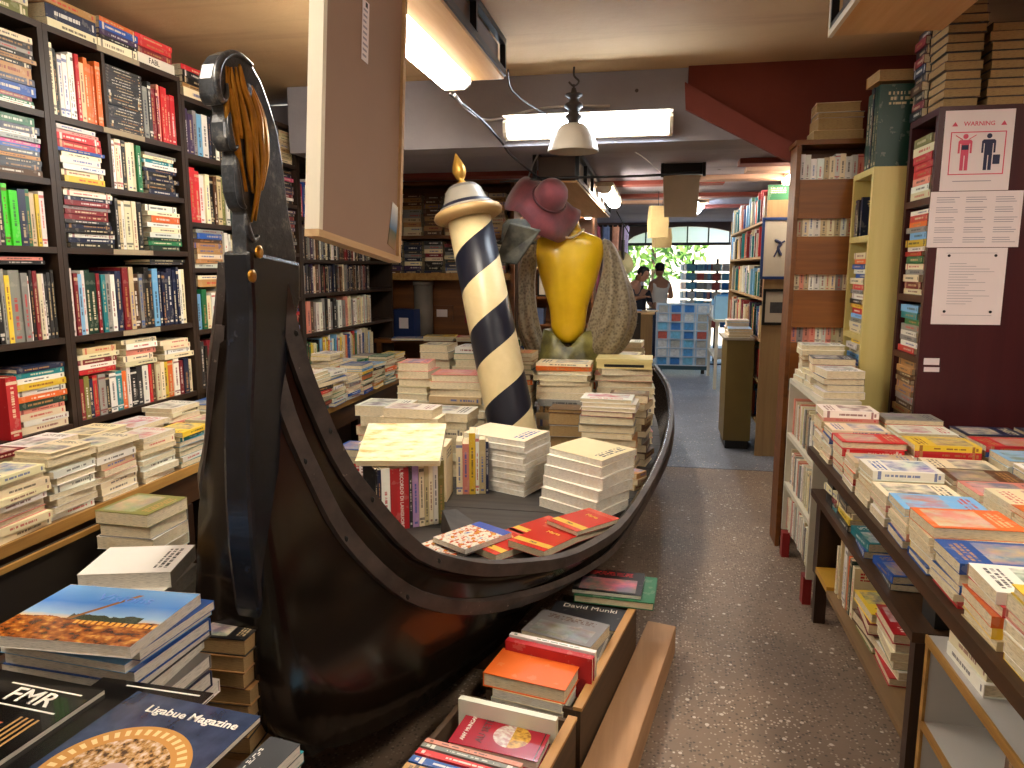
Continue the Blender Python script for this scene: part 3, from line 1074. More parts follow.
M_LACQ, M_RAIL, M_STEM = mat_lacquer(), mat_rail(), mat_stem()
gon = empty('gondola', (0, 0, 0), 0, 'black lacquered gondola filled with books, tall curved prow facing the viewer', 'gondola')
hb = MB()
rows = [SA, SB, SC, SK]
n = len(SA)
for i in range(n):
    ring = [SA[i], SA[i] * .5 + SB[i] * .5, SB[i], SB[i] * .66 + SC[i] * .34, SB[i] * .33 + SC[i] * .67, SC[i], SK[i]]
    hb.v.extend(ring + [mirror(p) for p in reversed(ring[:-1])])
k = 13
for i in range(n - 1):
    for j in range(k - 1):
        hb.face((i * k + j, (i + 1) * k + j, (i + 1) * k + j + 1, i * k + j + 1))
hb.face([(n - 1) * k + j for j in range(k)])
hb.face([j for j in reversed(range(k))])
ho = hb.build('hull', M_LACQ, gon, smooth=True, fix=True)
md = ho.modifiers.new('solid', 'SOLIDIFY'); md.thickness = 0.022; md.offset = -1.0


def rail_strip(name, pts, low, mats, up_w, out_w, offset, mir=False, taper=True):
    """Wooden strip following a hull line."""
    rings = []
    m = len(pts)
    for i, p in enumerate(pts):
        d = (pts[min(i + 1, m - 1)] - pts[max(i - 1, 0)]).normalized()
        u = p - low[i]; u = (u - d * u.dot(d)).normalized()
        o = d.cross(u)
        if o.dot(Vector((1, -.5, -.1))) < 0: o = -o
        k_ = min(1.0, 0.55 + i * .2) if taper else 1.0
        a_, b_ = up_w / 2 * k_, out_w
        q = p + u * offset
        ring = [q - u * a_ - o * .006, q - u * a_ * .8 + o * b_, q + u * a_ * .8 + o * b_, q + u * a_ - o * .006]
        rings.append([mirror(x) for x in ring] if mir else ring)
    bb = MB(); bb.loft(rings)
    return bb.build(name, mats, gon, fix=True)


for mir in (False, True):
    rail_strip('gunwale', SA, SB, M_RAIL, .055, .02, -.012, mir)
    rail_strip('rubbing_strip', SB[2:], SC[2:], M_RAIL, .055, .018, 0.0, mir)
# bolts on the two visible strips
for q in (SA, SB):
    for i in range(4, 20, 4):
        bm_ = MB(); bm_.lathe([(.009, 0), (.009, .004), (.004, .006)], 8, M=Matrix.Translation(q[i] + Vector((.012, -.014, -.008))) @ Matrix.Rotation(PI / 2, 4, 'X'))
        bm_.build('bolt_head', M_BLACK, gon)
# foredeck closing the bow between the two gunwales
fd = MB()
for i in range(0, 17):
    a_, m_ = SA[i], mirror(SA[i])
    mid = (a_ + m_) / 2 + Vector((0, 0, .012))
    fd.v.extend([a_ - Vector((0, 0, .012)), mid, m_ - Vector((0, 0, .012))])
for i in range(16):
    for j in range(2):
        fd.face((i * 3 + j, (i + 1) * 3 + j, (i + 1) * 3 + j + 1, i * 3 + j + 1))
fo = fd.build('foredeck', M_LACQ, gon, smooth=True, fix=True)
md = fo.modifiers.new('solid', 'SOLIDIFY'); md.thickness = 0.012
# book deck inside the hull: separate boards
DECK = 0.43
M_DECK = wood('grey_deck_boards', '#2b2623', '#4d4641', 0.6, axis=0)
ys = [2.52 + i * .3 for i in range(15)]


def half_w(y):
    for p, q in zip(SA, SA[1:]):
        if p.y <= y <= q.y and p.y > 2.2:
            f = (y - p.y) / max(1e-6, q.y - p.y)
            return p.x + (q.x - p.x) * f
    return SA[-1].x


for y0, y1 in zip(ys, ys[1:]):
    xr0, xr1 = half_w(y0) - .045, half_w(y1 - .006) - .045
    l0, l1 = mirror(Vector((xr0, y0, 0))), mirror(Vector((xr1, y1 - .006, 0)))
    b = MB(); b.hexa([(l0.x, y0, DECK - .025), (xr0, y0, DECK - .025), (xr1, y1 - .006, DECK - .025), (l1.x, y1 - .006, DECK - .025), (l0.x, y0, DECK), (xr0, y0, DECK), (xr1, y1 - .006, DECK), (l1.x, y1 - .006, DECK)])
    b.build('deck_board', M_DECK, gon)
# supports the hull rests on
for y in (2.75, 4.2, 5.6):
    boxo('cradle', -1.15, -.35, y - .05, y + .05, 0.0, .16, M_DARKW, gon)

# stem blade and carved head, traced on the centre plane
SP = (AX[0] + .02, AX[1])


def stem_pt(u, v):
    return at(u, v, plane=SP)


stem_front = [(240, 250), (241, 275), (243, 310), (243, 350), (241, 400), (240, 450), (241, 500), (244, 550), (251, 610), (262, 660), (281, 715), (305, 757)]
stem_back = [(330, 742), (306, 700), (292, 650), (283, 590), (276, 540), (272, 470), (274, 400), (282, 345), (292, 300), (292, 262)]
poly = [stem_pt(*q) for q in stem_front] + [stem_pt(*q) for q in stem_back]
nrm = Vector((1, -AX[1], 0)).normalized()
sb = MB(); sb.prism([p - nrm * .055 for p in poly], nrm * .085)
sb.build('stem', M_STEM, gon, fix=True, bevel=.012)
head_l = [(234, 53), (225, 51), (216, 55), (210, 64), (207, 78), (208, 96), (213, 106), (219, 104), (221, 112), (219, 122), (220, 140), (226, 152), (231, 150), (229, 165), (231, 192), (236, 208), (240, 212), (240, 230), (241, 262)]
head_r = [(292, 262), (288, 236), (283, 209), (278, 165), (272, 130), (264, 104), (256, 82), (246, 64)]
poly = [stem_pt(*q) for q in head_l] + [stem_pt(*q) for q in head_r]
hb2 = MB(); hb2.prism([p - nrm * .028 for p in poly], nrm * .046)
M_HEADP = NT('prow_head_paint')
_p = M_HEADP.coord('Object')
_a = M_HEADP.noise(_p, 18, 6, 0.7)
M_HEADP.set(Base_Color=M_HEADP.ramp(_a, [(0.32, '#16181c'), (0.55, '#3a3e44'), (0.72, '#84817a')]), Roughness=0.3, Coat_Weight=0.3)
M_HEADP.bump(_a, 0.4, 0.006)
hd = hb2.build('prow_head', M_HEADP.mat, gon, fix=True, bevel=.012)
# scroll rim around the head and lobes
rim = smoothpts([stem_pt(*q) + nrm * .018 for q in ((246, 66), (234, 56), (224, 54), (215, 60), (210, 75), (211, 92), (215, 101), (220, 96), (220, 84))], 4)
rb = MB(); rb.tube(rim, [.005 + .005 * math.sin(PI * i / (len(rim) - 1)) for i in range(len(rim))], 8)
rb.build('scroll_rim', M_HEADP.mat, hd, smooth=True)
for pts in (((222, 112), (222, 130), (226, 148), (231, 146)), ((229, 160), (231, 182), (234, 202), (239, 208)), ((239, 214), (241, 228), (246, 240), (252, 236))):
    q = smoothpts([stem_pt(*p) + nrm * .02 for p in pts], 4)
    rb = MB(); rb.tube(q, [.004 + .005 * math.sin(PI * i / (len(q) - 1)) for i in range(len(q))], 8)
    rb.build('lobe', M_HEADP.mat, hd, smooth=True)
# gold carved leaf: strands sweeping down the head
gold = MB()
r_ = random.Random(3)
spine_ = [(231, 66), (236, 88), (242, 112), (247, 140), (250, 165), (250, 192), (247, 222)]
for sdx in range(-7, 8):
    pts = []
    st0 = r_.randint(0, 1); en = 7 - r_.randint(0, 3)
    for i in range(st0, en):
        u, v = spine_[i]
        wd = (1.0, 1.6, 2.0, 2.0, 1.7, 1.1, 0.5)[i]
        pts.append(stem_pt(u - 3 + sdx * wd * 1.15 + r_.uniform(-1.6, 1.6), v + r_.uniform(-2, 2)) + nrm * (.018 + .010 * math.cos(sdx * .25)))
    q = smoothpts(pts, 4)
    gold.tube(q, [.0025 + .0055 * math.sin(PI * (i + .5) / len(q)) for i in range(len(q))], 6)
go = gold.build('gold_leaf_carving', M_GOLD, hd, smooth=True)
go['label'] = 'gilded carved leaf on prow head'
eb = MB(); eb.lathe([(.017, -.004), (.017, .004), (.008, .006)], 14, M=Matrix.Translation(stem_pt(240, 91) + nrm * .022) @ Matrix.Rotation(PI / 2, 4, 'Y'))
eb.build('eye_hole', M_BLACK, hd)
for u, v in ((248, 252), (241, 276)):
    eb = MB(); eb.lathe([(.016, 0), (.016, .006), (.009, .009)], 12, M=Matrix.Translation(stem_pt(u, v) + nrm * .03) @ Matrix.Rotation(PI / 2, 4, 'Y'))
    eb.build('brass_stud', M_GOLD, hd)

# ------------------------------------------------------------------ striped mooring pole
pb0, pb1 = at(514, 435, y=4.2), at(469, 218, y=4.35)
axis = (pb1 - pb0).normalized()
foot = pb0 - axis * ((pb0.z - DECK - .045) / axis.z)
pole = empty('mooring_pole', foot, 0, 'navy and cream spiral striped mooring pole with gold finial leaning in the gondola', 'mooring pole')
Rq = Vector((0, 0, 1)).rotation_difference(axis).to_matrix().to_4x4()
pole.rotation_euler = Rq.to_euler()
L = (pb1 - foot).length
N = NT('spiral_stripe_paint')
sx = N.n('ShaderNodeSeparateXYZ'); N.l(N.coord('Object'), sx.inputs[0])
ang = N.math('DIVIDE', N.math('ARCTAN2', sx.outputs[1], sx.outputs[0]), 2 * PI)
tt = N.math('FRACT', N.math('ADD', N.math('SUBTRACT', N.math('DIVIDE', sx.outputs[2], 0.45), ang), 10.30))
nz = N.noise(N.coord('Object'), 12, 5, 0.6)
cr = N.mix(nz, lin('#c9b384'), lin('#e2d0a2'))
N.set(Base_Color=N.mix(N.math('LESS_THAN', tt, 0.47), cr, lin('#141624')), Roughness=0.38)
b = MB(); b.lathe([(.135, 0), (.143, .02), (.141, .3), (.137, .8), (.130, L - .01)], 40)
b.build('shaft', N.mat, pole, smooth=True)
NC = NT('cap_paint')
sx = NC.n('ShaderNodeSeparateXYZ'); NC.l(NC.coord('Object'), sx.inputs[0])
zz = NC.math('SUBTRACT', sx.outputs[2], L)
cc = NC.mix(NC.band(zz, .063, .087), lin('#8c857a'), lin('#15172a'))
cc = NC.mix(NC.band(zz, .17, .24), cc, lin('#6f6a66'))
NC.set(Base_Color=cc, Roughness=0.4)
b = MB(); b.lathe([(0.117, L + 0.044), (0.178, L + 0.047), (0.166, L + 0.064), (0.138, L + 0.091), (0.119, L + 0.129), (0.109, L + 0.164), (0.082, L + 0.193), (0.035, L + 0.206), (0.006, L + 0.208)], 40)
b.build('cap_dome', NC.mat, pole, smooth=True)
b = MB(); b.lathe([(0.129, L - 0.014), (0.175, L - 0.009), (0.201, L + 0.007), (0.206, L + 0.023), (0.197, L + 0.042), (0.140, L + 0.049)], 40)
b.build('cap_brim', plain('tan_brim_paint', '#b59463', 0.4), pole, smooth=True)
b = MB(); b.lathe([(0.026, L + 0.199), (0.026, L + 0.216), (0.014, L + 0.226), (0.028, L + 0.243), (0.041, L + 0.275), (0.040, L + 0.302), (0.026, L + 0.339), (0.011, L + 0.374), (0.002, L + 0.392)], 24)
b.build('finial', plain('gold_finial', '#b78b3c', 0.35, 0.5, var=0.2), pole, smooth=True)

# ------------------------------------------------------------------ hanging panel (back of a framed picture)
q0, q1 = at(313, 236, d=1.55), at(396, 263, d=1.97)
dirp = (q1 - q0).normalized()
upv = Vector((0, 0, 1)); upv = (upv - dirp * upv.dot(dirp)).normalized()
nr = upv.cross(dirp).normalized()
if nr.x < 0: nr = -nr
pan = empty('hanging_panel', q0, 0, 'brown backed picture panel with wooden frame hanging above the gondola', 'picture')
W_ = (q1 - q0).length; H_ = 2.74 - max(q0.z, q1.z) - .002
Ml = Matrix((dirp, upv, nr)).transposed().to_4x4()
pan.rotation_euler = Ml.to_euler()
H0 = 1.03
M_FRW = wood('pale_frame_wood', '#b58d5c', '#d9b98a', 0.6, axis=0)
boxo('backing_board', .0151, W_ - .0151, .0151, H0, -.004, .006, plain('hardboard_brown', '#997c67', 0.75, var=0.07, scale=5), pan)
boxo('frame_bottom', 0, W_, 0, .015, -.02, .014, M_FRW, pan)
boxo('frame_side', W_ - .015, W_, .0155, H0, -.02, .014, M_FRW, pan)
boxo('frame_side', 0, .015, .0155, H0, -.02, .014, plain('white_frame_edge', '#e6dcc6', 0.6, var=0.05), pan)
boxo('frame_top', .0155, W_ - .0155, H0 - .022, H0, -.02, .0135, M_FRW, pan)
for xx in (.1, W_ - .1):
    bb = MB(); bb.tube([(xx, H0 - .01, 0), (xx, H0 + .12 - (W_ - xx) * .0, 0)], .002, 6)
    bb.build('hanging_wire', M_DKMETAL, pan)
lab = boxo('paper_label', .0, .035, 0, .14, 0, .0008, M_PAPER, pan); lab.location = (.19, .44, .0065)
for i in range(9):
    boxo('label_print', .005, rnd.uniform(.018, .031), .010 + i * .013, .015 + i * .013, .0009, .0012, M_GREYINK, lab)
boxo('label_mark', .015, .026, .125, .136, .0009, .0012, M_TEXTB, lab)
pc = empty('postcard', at(386, 247, d=1.93) + Vector((.015, -.012, 0)), 0, 'postcard of a pale sky tucked into the picture frame corner', 'postcard')
pc.rotation_euler = Ml.to_euler()
N = NT('postcard_print')
sx = N.n('ShaderNodeSeparateXYZ'); N.l(N.coord('Object'), sx.inputs[0])
N.set(Base_Color=N.ramp(N.math('MULTIPLY', sx.outputs[1], 6.0), [(0.0, '#8d6a3a'), (0.25, '#3f4a2e'), (0.3, '#3c6f9c'), (0.65, '#dfe3e0'), (0.75, '#d9cfc0')]), Roughness=0.3)
b = MB(); b.box(-.02, .025, 0, .115, .002, .003)
b.build('card', N.mat, pc).rotation_euler = (0, 0, math.radians(-12))

# ================================================================== furniture
def bookcase(name, x0, x1, y0, y1, z0, z1, shelves, out, label, mat=None, matv=None, t=.025, top=True, back=True, cat='bookcase'):
    """Case with separate sides, shelves and back; out is the open side: '+x', '-x', '-y'."""
    mat = mat or M_SHELF; matv = matv or M_SHELFV
    r = empty(name, ((x0 + x1) / 2, (y0 + y1) / 2, z0), 0, label, cat)
    X, Y, H = (x1 - x0) / 2, (y1 - y0) / 2, z1 - z0
    if out in ('+x', '-x'):
        boxo('side_panel', -X, X, -Y, -Y + t, 0, H, matv, r)
        boxo('side_panel', -X, X, Y - t, Y, 0, H, matv, r)
        bx = (-X, -X + .01) if out == '+x' else (X - .01, X)
        if back: boxo('back_panel', bx[0], bx[1], -Y + t, Y - t, 0, H, matv, r)
        g = .0105 if back else 0
        sx0, sx1 = (-X + g, X) if out == '+x' else (-X, X - g)
        for z in shelves:
            boxo('shelf', sx0, sx1 - .002, -Y + t, Y - t, z - z0 - t, z - z0, mat, r)
        if top: boxo('top_board', -X, X, -Y, Y, H, H + t, mat, r)
    else:
        boxo('side_panel', -X, -X + t, -Y, Y, 0, H, matv, r)
        boxo('side_panel', X - t, X, -Y, Y, 0, H, matv, r)
        if back: boxo('back_panel', -X + t, X - t, Y - .01, Y, 0, H, matv, r)
        for z in shelves:
            boxo('shelf', -X + t, X - t, -Y + .002, Y - .0105, z - z0 - t, z - z0, mat, r)
        if top: boxo('top_board', -X, X, -Y, Y, H, H + t, mat, r)
    return r


LX = -2.4
SH = [2.215, 1.955, 1.685, 1.315, .95, .5, .1]
bookcase('bookcase', XL + .002, LX, 1.75, 2.685, 0, 2.53, SH, '+x', 'dark wooden bookcase at the photo edge, first of the wall of bookcases')
c2 = bookcase('bookcase', XL + .002, LX, 2.687, 3.555, 0, 2.53, SH, '+x', 'dark wooden bookcase packed with books just to the left of the prow')
c2o = Vector(((XL + .002 + LX) / 2, (2.687 + 3.555) / 2, 0))
for z0, z1 in ((2.216, 2.529), (1.956, 2.189)):
    boxo('divider', -.16, .172, 3.005 - c2o.y, 3.025 - c2o.y, z0, z1, M_SHELFV, c2)
M_STRIP = plain('shelf_label_card', '#9c8d74', 0.7)
for y0, y1, z in ((2.98, 3.25, 2.53), (2.98, 3.25, 2.19), (2.98, 3.25, 1.66), (3.0, 3.26, 1.29)):
    boxo('shelf_label', .1745, .1765, y0 - c2o.y, y1 - c2o.y, z + .001, z + .024, M_STRIP, c2)
bookcase('bookcase', XL + .002, LX, 3.557, 4.53, 0, 2.45, [2.19, 1.84, 1.6, 1.27, .95, .5], '+x', 'dark wooden bookcase partly hidden right behind the prow head')
bookcase('bookcase', XL + .002, LX, 4.532, 4.80, 0, 2.5, [2.28, 2.02, 1.70, 1.40, 1.02, .6], '+x', 'narrow dark bookcase of flat stacks between prow and hanging panel')
bookcase('bookcase', XL + .002, LX, 4.802, 6.6, 0, 2.33, [1.95, 1.66, 1.42, 1.14, .8], '+x', 'dark wooden bookcase below the hanging panel, farthest on the wall')

# left display table
lt = empty('display_table', (-2.17, 3.4, 0), 0, 'long table with ochre edge along the bookcases, loaded with book piles', 'table')
boxo('table_top', -.22, .2, -2.1, 2.2, .722, .75, plain('table_top_board', '#6d5233', 0.5), lt)
boxo('edge_strip', .2, .212, -2.1, 2.2, .712, .7505, M_OCHRE, lt)
boxo('apron', .17, .19, -2.05, 2.15, .58, .72, M_DARKW, lt)
for y in (-2.0, -.62, .8, 2.1):
    boxo('leg', .14, .2, y - .03, y + .03, 0, .579, M_DARKWZ, lt)
    boxo('leg', -.2, -.14, y - .03, y + .03, 0, .721, M_DARKWZ, lt)
fp = empty('framed_board', (-1.93, 2.0, 0), 0, 'dark board with thin ochre frame leaning under the left table', 'board')
boxo('panel', -.012, 0, -.65, .45, .02, .70, plain('dark_board', '#1c1510', 0.6), fp)
boxo('frame_strip', 0.001, .012, -.65, .45, .682, .70, M_OCHRE, fp)
boxo('frame_strip', 0.001, .012, .43, .45, .02, .681, M_OCHRE, fp)

# low front table under the magazines
ft = empty('low_table', (-1.22, 1.38, 0), 0, 'low dark table under the magazine piles in front of the prow', 'table')
boxo('table_top', -.68, .44, -.6, .06, .42, .45, M_DARKW, ft)
boxo('table_top', -.68, -.18, .0605, .62, .42, .45, M_DARKW, ft)
for x, y in ((-.62, -.54), (.38, -.54), (-.62, .56), (-.26, .56)):
    boxo('leg', x - .025, x + .025, y - .025, y + .025, 0, .42, M_DARKWZ, ft)

# back-left wooden shelving facing us
bs = bookcase('shelving_unit', -2.6, -1.28, 6.75, 7.05, 0, 2.36, [1.54, 1.9], '-y', 'brown wooden shelving at the end of the left wall behind the piles', M_BROWNW, M_BROWNW, .03)
bd_ = boxo('desk_board', -.6, .6, -.45, -.152, .92, .955, M_BROWNW, bs)
for x in (-.58, .54):
    boxo('desk_leg', x, x + .04, -.44, -.40, 0, .919, M_BROWNW, bs)
boxo('lip_board', -.62, .62, -.165, -.151, 1.49, 1.555, M_OCHRE, bs)

# right paperback table
rt = empty('paperback_table', (1.25, 2.3, 0), 0, 'long dark plank table of paperbacks along the aisle', 'table')
for i, (a_, b_) in enumerate(((-.53, -.27), (-.268, -.01), (-.008, .26), (.262, .5))):
    boxo('table_plank', a_, b_, -1.2, 1.2, .765, .795, M_DARKW, rt)
boxo('edge_rail', -.545, -.5305, -1.2, 1.2, .758, .797, M_DARKW, rt)
for x, y in ((.42, -1.1), (.42, 1.1)):
    boxo('leg', x - .03, x + .03, y - .03, y + .03, 0, .764, M_DARKWZ, rt)
boxo('block', -.5, -.3, .88, .98, .606, .764, M_BLACK, rt)
boxo('block', -.46, -.3, -.18, -.08, .606, .764, M_BLACK, rt)
# lower bench
lb_ = empty('low_bench', (.95, 2.75, 0), 0, 'dark wooden bench with low shelf standing beneath the paperback table', 'bench')
boxo('bench_top', -.225, .25, -.66, .72, .575, .605, M_DARKW, lb_)
boxo('end_panel', -.2, .25, .66, .70, 0.22, .574, M_DARKWZ, lb_)
boxo('leg', -.2, -.15, .62, .659, 0, .574, M_DARKWZ, lb_)
boxo('leg', .19, .24, .62, .659, 0, .574, M_DARKWZ, lb_)
boxo('end_panel', -.215, .25, -.66, -.62, 0, .574, M_DARKWZ, lb_)
boxo('low_shelf', -.205, .25, -.619, .4, .235, .255, wood('shelf_board_tan', '#6d5236', '#8f7048', 0.55), lb_)
boxo('low_shelf', -.205, .25, .401, .619, .245, .27, plain('mustard_board', '#b98a2a', 0.5), lb_)

# white cabinet at the near right
wc = empty('white_cabinet', (.95, 1.55, 0), 0, 'open white laminate cabinet with ochre edges under near end of paperback table', 'cabinet')
W0, W1, Y0, Y1 = -.2, .2, -.45, .5
boxo('top_board', W0, W1, Y0, Y1, .60, .62, M_WHITEP, wc)
boxo('side_panel', W0 + .004, W1, Y1 - .018, Y1, .03, .599, M_WHITEP, wc)
boxo('side_panel', W0 + .004, W1, Y0, Y0 + .018, .03, .599, M_WHITEP, wc)
boxo('back_panel', W1 - .01, W1, Y0 + .0185, Y1 - .0185, .03, .599, M_WHITEP, wc)
boxo('shelf', W0 + .004, W1 - .0105, Y0 + .0185, Y1 - .0185, .36, .378, M_WHITEP, wc)
boxo('base_board', W0 + .004, W1, Y0, Y1, 0, .029, M_WHITEP, wc)
boxo('edge_strip', W0 - .006, W0, Y0, Y1, .597, .622, M_OCHRE, wc)
boxo('edge_strip', W0 - .004, W0 + .0035, Y1 - .02, Y1, .03, .596, M_OCHRE, wc)
boxo('edge_strip', W0 - .004, W0 + .0035, Y0 + .0185, Y1 - .0205, .357, .380, M_OCHRE, wc)

# white shelf unit further along the aisle
ws = bookcase('white_shelf_unit', .74, .93, 3.53, 4.25, .14, .98, [.42, .7], '-x', 'small white shelf unit on red feet beyond the paperback table', M_WHITES, M_WHITES, .022, cat='shelf unit')
for y in (-.3, .3):
    boxo('foot', -.1, -.06, y - .03, y + .03, -.14, 0, plain('red_foot', '#8c1f1f', 0.5), ws)
    boxo('foot', .06, .1, y - .03, y + .03, -.14, 0, plain('red_foot', '#8c1f1f', 0.5), ws)

# maroon bookcase with posters on its side panel
MX0, MX1, MY0, MY1, MZ = 1.15, 1.60, 3.53, 3.90, 2.24
mb = bookcase('maroon_bookcase', MX0, MX1, MY0, MY1, 0, MZ, [1.905, 1.48, 1.21, .9, .5], '-x', 'tall maroon bookcase with notices pinned on its side panel', M_MAROON, M_MAROON, .03)
MO = Vector(((MX0 + MX1) / 2, (MY0 + MY1) / 2, 0))
# pale yellow shelf behind it
yb = bookcase('yellow_bookcase', 1.01, 1.40, 3.92, 4.30, 0, 2.05, [1.76, 1.27, .9], '-x', 'pale yellow narrow bookcase between the maroon and brown cases', M_CREAMB, M_CREAMB, .03)

# brown paperback display case facing us
bc = empty('display_case', (.925, 4.43, 0), 0, 'tall brown wooden display case with rows of small paperbacks', 'bookcase')
boxo('side_panel', -.20, -.178, -.1, .1, 0, 2.25, M_BROWNW, bc)
boxo('side_panel', .178, .20, -.1, .1, 0, 2.25, M_BROWNW, bc)
boxo('back_panel', -.177, .177, .085, .1, 0, 2.25, M_BROWNW, bc)
boxo('top_board', -.21, .21, -.11, .11, 2.251, 2.275, M_BROWNW, bc)
BCZ = [2.10, 1.80, 1.51, 1.22, .95]
for z in BCZ:
    boxo('front_board', -.177, .177, -.1, -.082, z - .235, z - .03, wood('brown_front_board', '#6b3a10', '#94591c', 0.45, axis=0), bc)
    boxo('shelf', -.177, .177, -.081, .084, z - .045, z - .03, M_BROWNW, bc)

# pale wood end panel with pictures (end of the far right shelving)
fs = empty('aisle_shelving', (1.08, 8.0, 0), 0, 'long pale wooden aisle shelving with framed pictures on its end', 'bookcase')
boxo('end_panel', -.2, .25, -1.5, -1.47, 0, 2.15, M_PALEW, fs)
boxo('end_panel', -.2, .25, 1.47, 1.5, 0, 2.15, M_PALEW, fs)
boxo('back_panel', .235, .25, -1.469, 1.469, 0, 2.15, M_PALEW, fs)
for z in (.3, .65, 1.0, 1.35, 1.7, 2.0):
    boxo('shelf', -.2, .234, -1.469, 1.469, z - .02, z, M_PALEW, fs)


def framed(name, c, w_, h_, fmat, label, art):
    r = empty(name, c, 0, label, 'picture')
    t = .022
    boxo('frame_side', -w_ / 2, -w_ / 2 + t, -.015, 0, -h_ / 2, h_ / 2, fmat, r)
    boxo('frame_side', w_ / 2 - t, w_ / 2, -.015, 0, -h_ / 2, h_ / 2, fmat, r)
    boxo('frame_top', -w_ / 2 + t, w_ / 2 - t, -.015, 0, h_ / 2 - t, h_ / 2, fmat, r)
    boxo('frame_bottom', -w_ / 2 + t, w_ / 2 - t, -.015, 0, -h_ / 2, -h_ / 2 + t, fmat, r)
    boxo('sheet', -w_ / 2 + t, w_ / 2 - t, -.006, -.001, -h_ / 2 + t, h_ / 2 - t, plain('aged_print_paper', '#b8ac98', 0.6), r)
    art(r)
    return r


def art_figure(r):
    b = MB(); b.tube(smoothpts([(-.03, -.0075, .07), (.02, -.0075, .04), (0, -.0075, 0), (.03, -.0075, -.06)]), [.004] + [.012] * 11 + [.003], 6)
    b.tube([(.0, -.0075, .03), (.05, -.0075, .06)], .007, 6); b.tube([(0, -.0075, 0), (-.03, -.0075, -.07)], .007, 6)
    b.build('drawing', M_INK, r)


def art_view(r):
    boxo('print', -.06, .06, -.0085, -.0065, -.05, .04, plain('dark_etching', '#3b3a3a', 0.6, var=.6, scale=40), r)


framed('framed_print', (0.98, 6.494, 1.76), .27, .50, plain('blue_frame', '#1f3566', 0.4), 'blue framed drawing of a small figure on the pale end panel', art_figure)
framed('framed_print', (1.0, 6.494, 1.28), .24, .30, M_BLACK, 'black framed small print with pale mount below the blue frame', art_view)

# olive cabinet in the aisle
oc = empty('olive_cabinet', (.76, 6.95, 0), 0, 'low olive painted cabinet standing in the aisle', 'cabinet')
boxo('body', -.13, .1, -.25, .25, .08, .98, M_OLIVE, oc)
boxo('plinth', -.11, .09, -.22, .22, 0, .079, M_BLACK, oc)
boxo('top_board', -.16, .1, -.28, .28, .981, 1.0, plain('grey_top', '#a8a294', 0.5), oc)

# wooden step beam in the aisle
sb_ = MB(); p = [(-0.205, 1.88), (-0.068, 1.88), (0.125, 2.98), (0.009, 3.01)]
sb_.hexa([(p[0][0], p[0][1], .0), (p[1][0], p[1][1], .0), (p[2][0], p[2][1], .0), (p[3][0], p[3][1], .0), (p[0][0], p[0][1], .12), (p[1][0], p[1][1], .12), (p[2][0], p[2][1], .12), (p[3][0], p[3][1], .12)])
o = sb_.build('wooden_beam', M_PLANK, bevel=.004)
tag(o, 'long squared light wooden beam lying on the floor beside the crates', 'beam')

# crates along the gondola
CA = math.atan2(.2, 1.0)


def crate(y0, y1, h, wd, label):
    cy = (y0 + y1) / 2
    xr = -0.235 + (cy - 1.78) * .2
    r = empty('book_crate', (xr, cy, 0), -CA, label, 'crate', None)
    L = (y1 - y0) / 2
    mt = wood('crate_side', '#3a2a1c', '#59422c', 0.6, axis=1)
    me_ = wood('crate_rim', '#a57440', '#c8995c', 0.55, axis=1)
    boxo('side_board', -.016, 0, -L, L, 0, h - .012, mt, r)
    boxo('side_board', -wd, -wd + .016, -L, L, 0, h - .012, mt, r)
    boxo('end_board', -wd + .0165, -.0165, -L, -L + .016, 0, h - .012, mt, r)
    boxo('end_board', -wd + .0165, -.0165, L - .016, L, 0, h - .012, mt, r)
    boxo('rim', -.024, .004, -L, L, h - .0115, h, me_, r)
    boxo('bottom', -wd + .0165, -.0165, -L + .0165, L - .0165, .01, .02, mt, r)
    return r


crate(1.30, 2.0, .30, .36, 'wooden crate of books nearest the photo bottom beside the hull')
crate(2.03, 2.78, .30, .31, 'wooden crate of books farther along the hull beside the wooden beam')

# ================================================================== books: left bookcases
g = 'books in the left wall of bookcases'
zt = lambda i: SH[i] + .0006
XS = LX - .008
OUT = (1, 0, 0)
# case 1 (photo edge)
w1 = 'in the photo-edge bookcase'
stack((XS, 2.375, 2.556), OUT, 4, 'on top of the photo-edge bookcase', cols=['olive', 'cream', 'black', 'cream'], width=.28, t=(.03, .045), h=(.24, .28))
stack((XS, 2.375, zt(0)), OUT, 12, 'on top shelf ' + w1, cols=['white', 'green', 'dark red', 'blue', 'navy', 'tan', 'black', 'tan', 'black', 'grey', 'charcoal', 'cream'], ts=[.012, .014, .016, .038, .025, .04, .018, .016, .018, .016, .022, .024], width=.28, zmax=2.5, h=(.24, .28))
s2 = stack((XS, 2.375, zt(1)), OUT, 11, 'on second shelf ' + w1, cols=['brown', 'charcoal', 'black', 'tan', 'charcoal', 'blue', 'pink', 'grey', 'white', 'navy', 'green'], ts=[.024, .02, .018, .014, .02, .016, .014, .018, .012, .028, .032], width=.27, zmax=2.185, h=(.23, .26))
row((XS, 2.36, zt(2)), OUT, .27, 'on third shelf ' + w1, cols=['mauve', 'mauve', 'black', 'bright green', 'bright green', 'navy', 'green', 'beige', 'yellow', 'white'], h=(.2, .235), zmax=.235)
row((XS, 2.365, zt(3)), OUT, .29, 'on fourth shelf ' + w1, cols=['black', 'grey', 'yellow', 'grey', 'grey', 'white', 'black', 'dark red', 'cream', 'white', 'charcoal', 'charcoal', 'black', 'charcoal'], h=(.25, .29), ts=[.02, .016, .022, .05, .03, .014, .014, .02, .02, .012, .018, .018, .016, .018], zmax=.3)
stack((XS - .02, 2.38, 1.615), OUT, 2, 'above fourth shelf row ' + w1, cols=['black', 'salmon'], width=.26, t=(.012, .016), h=(.23, .25), ind=False)
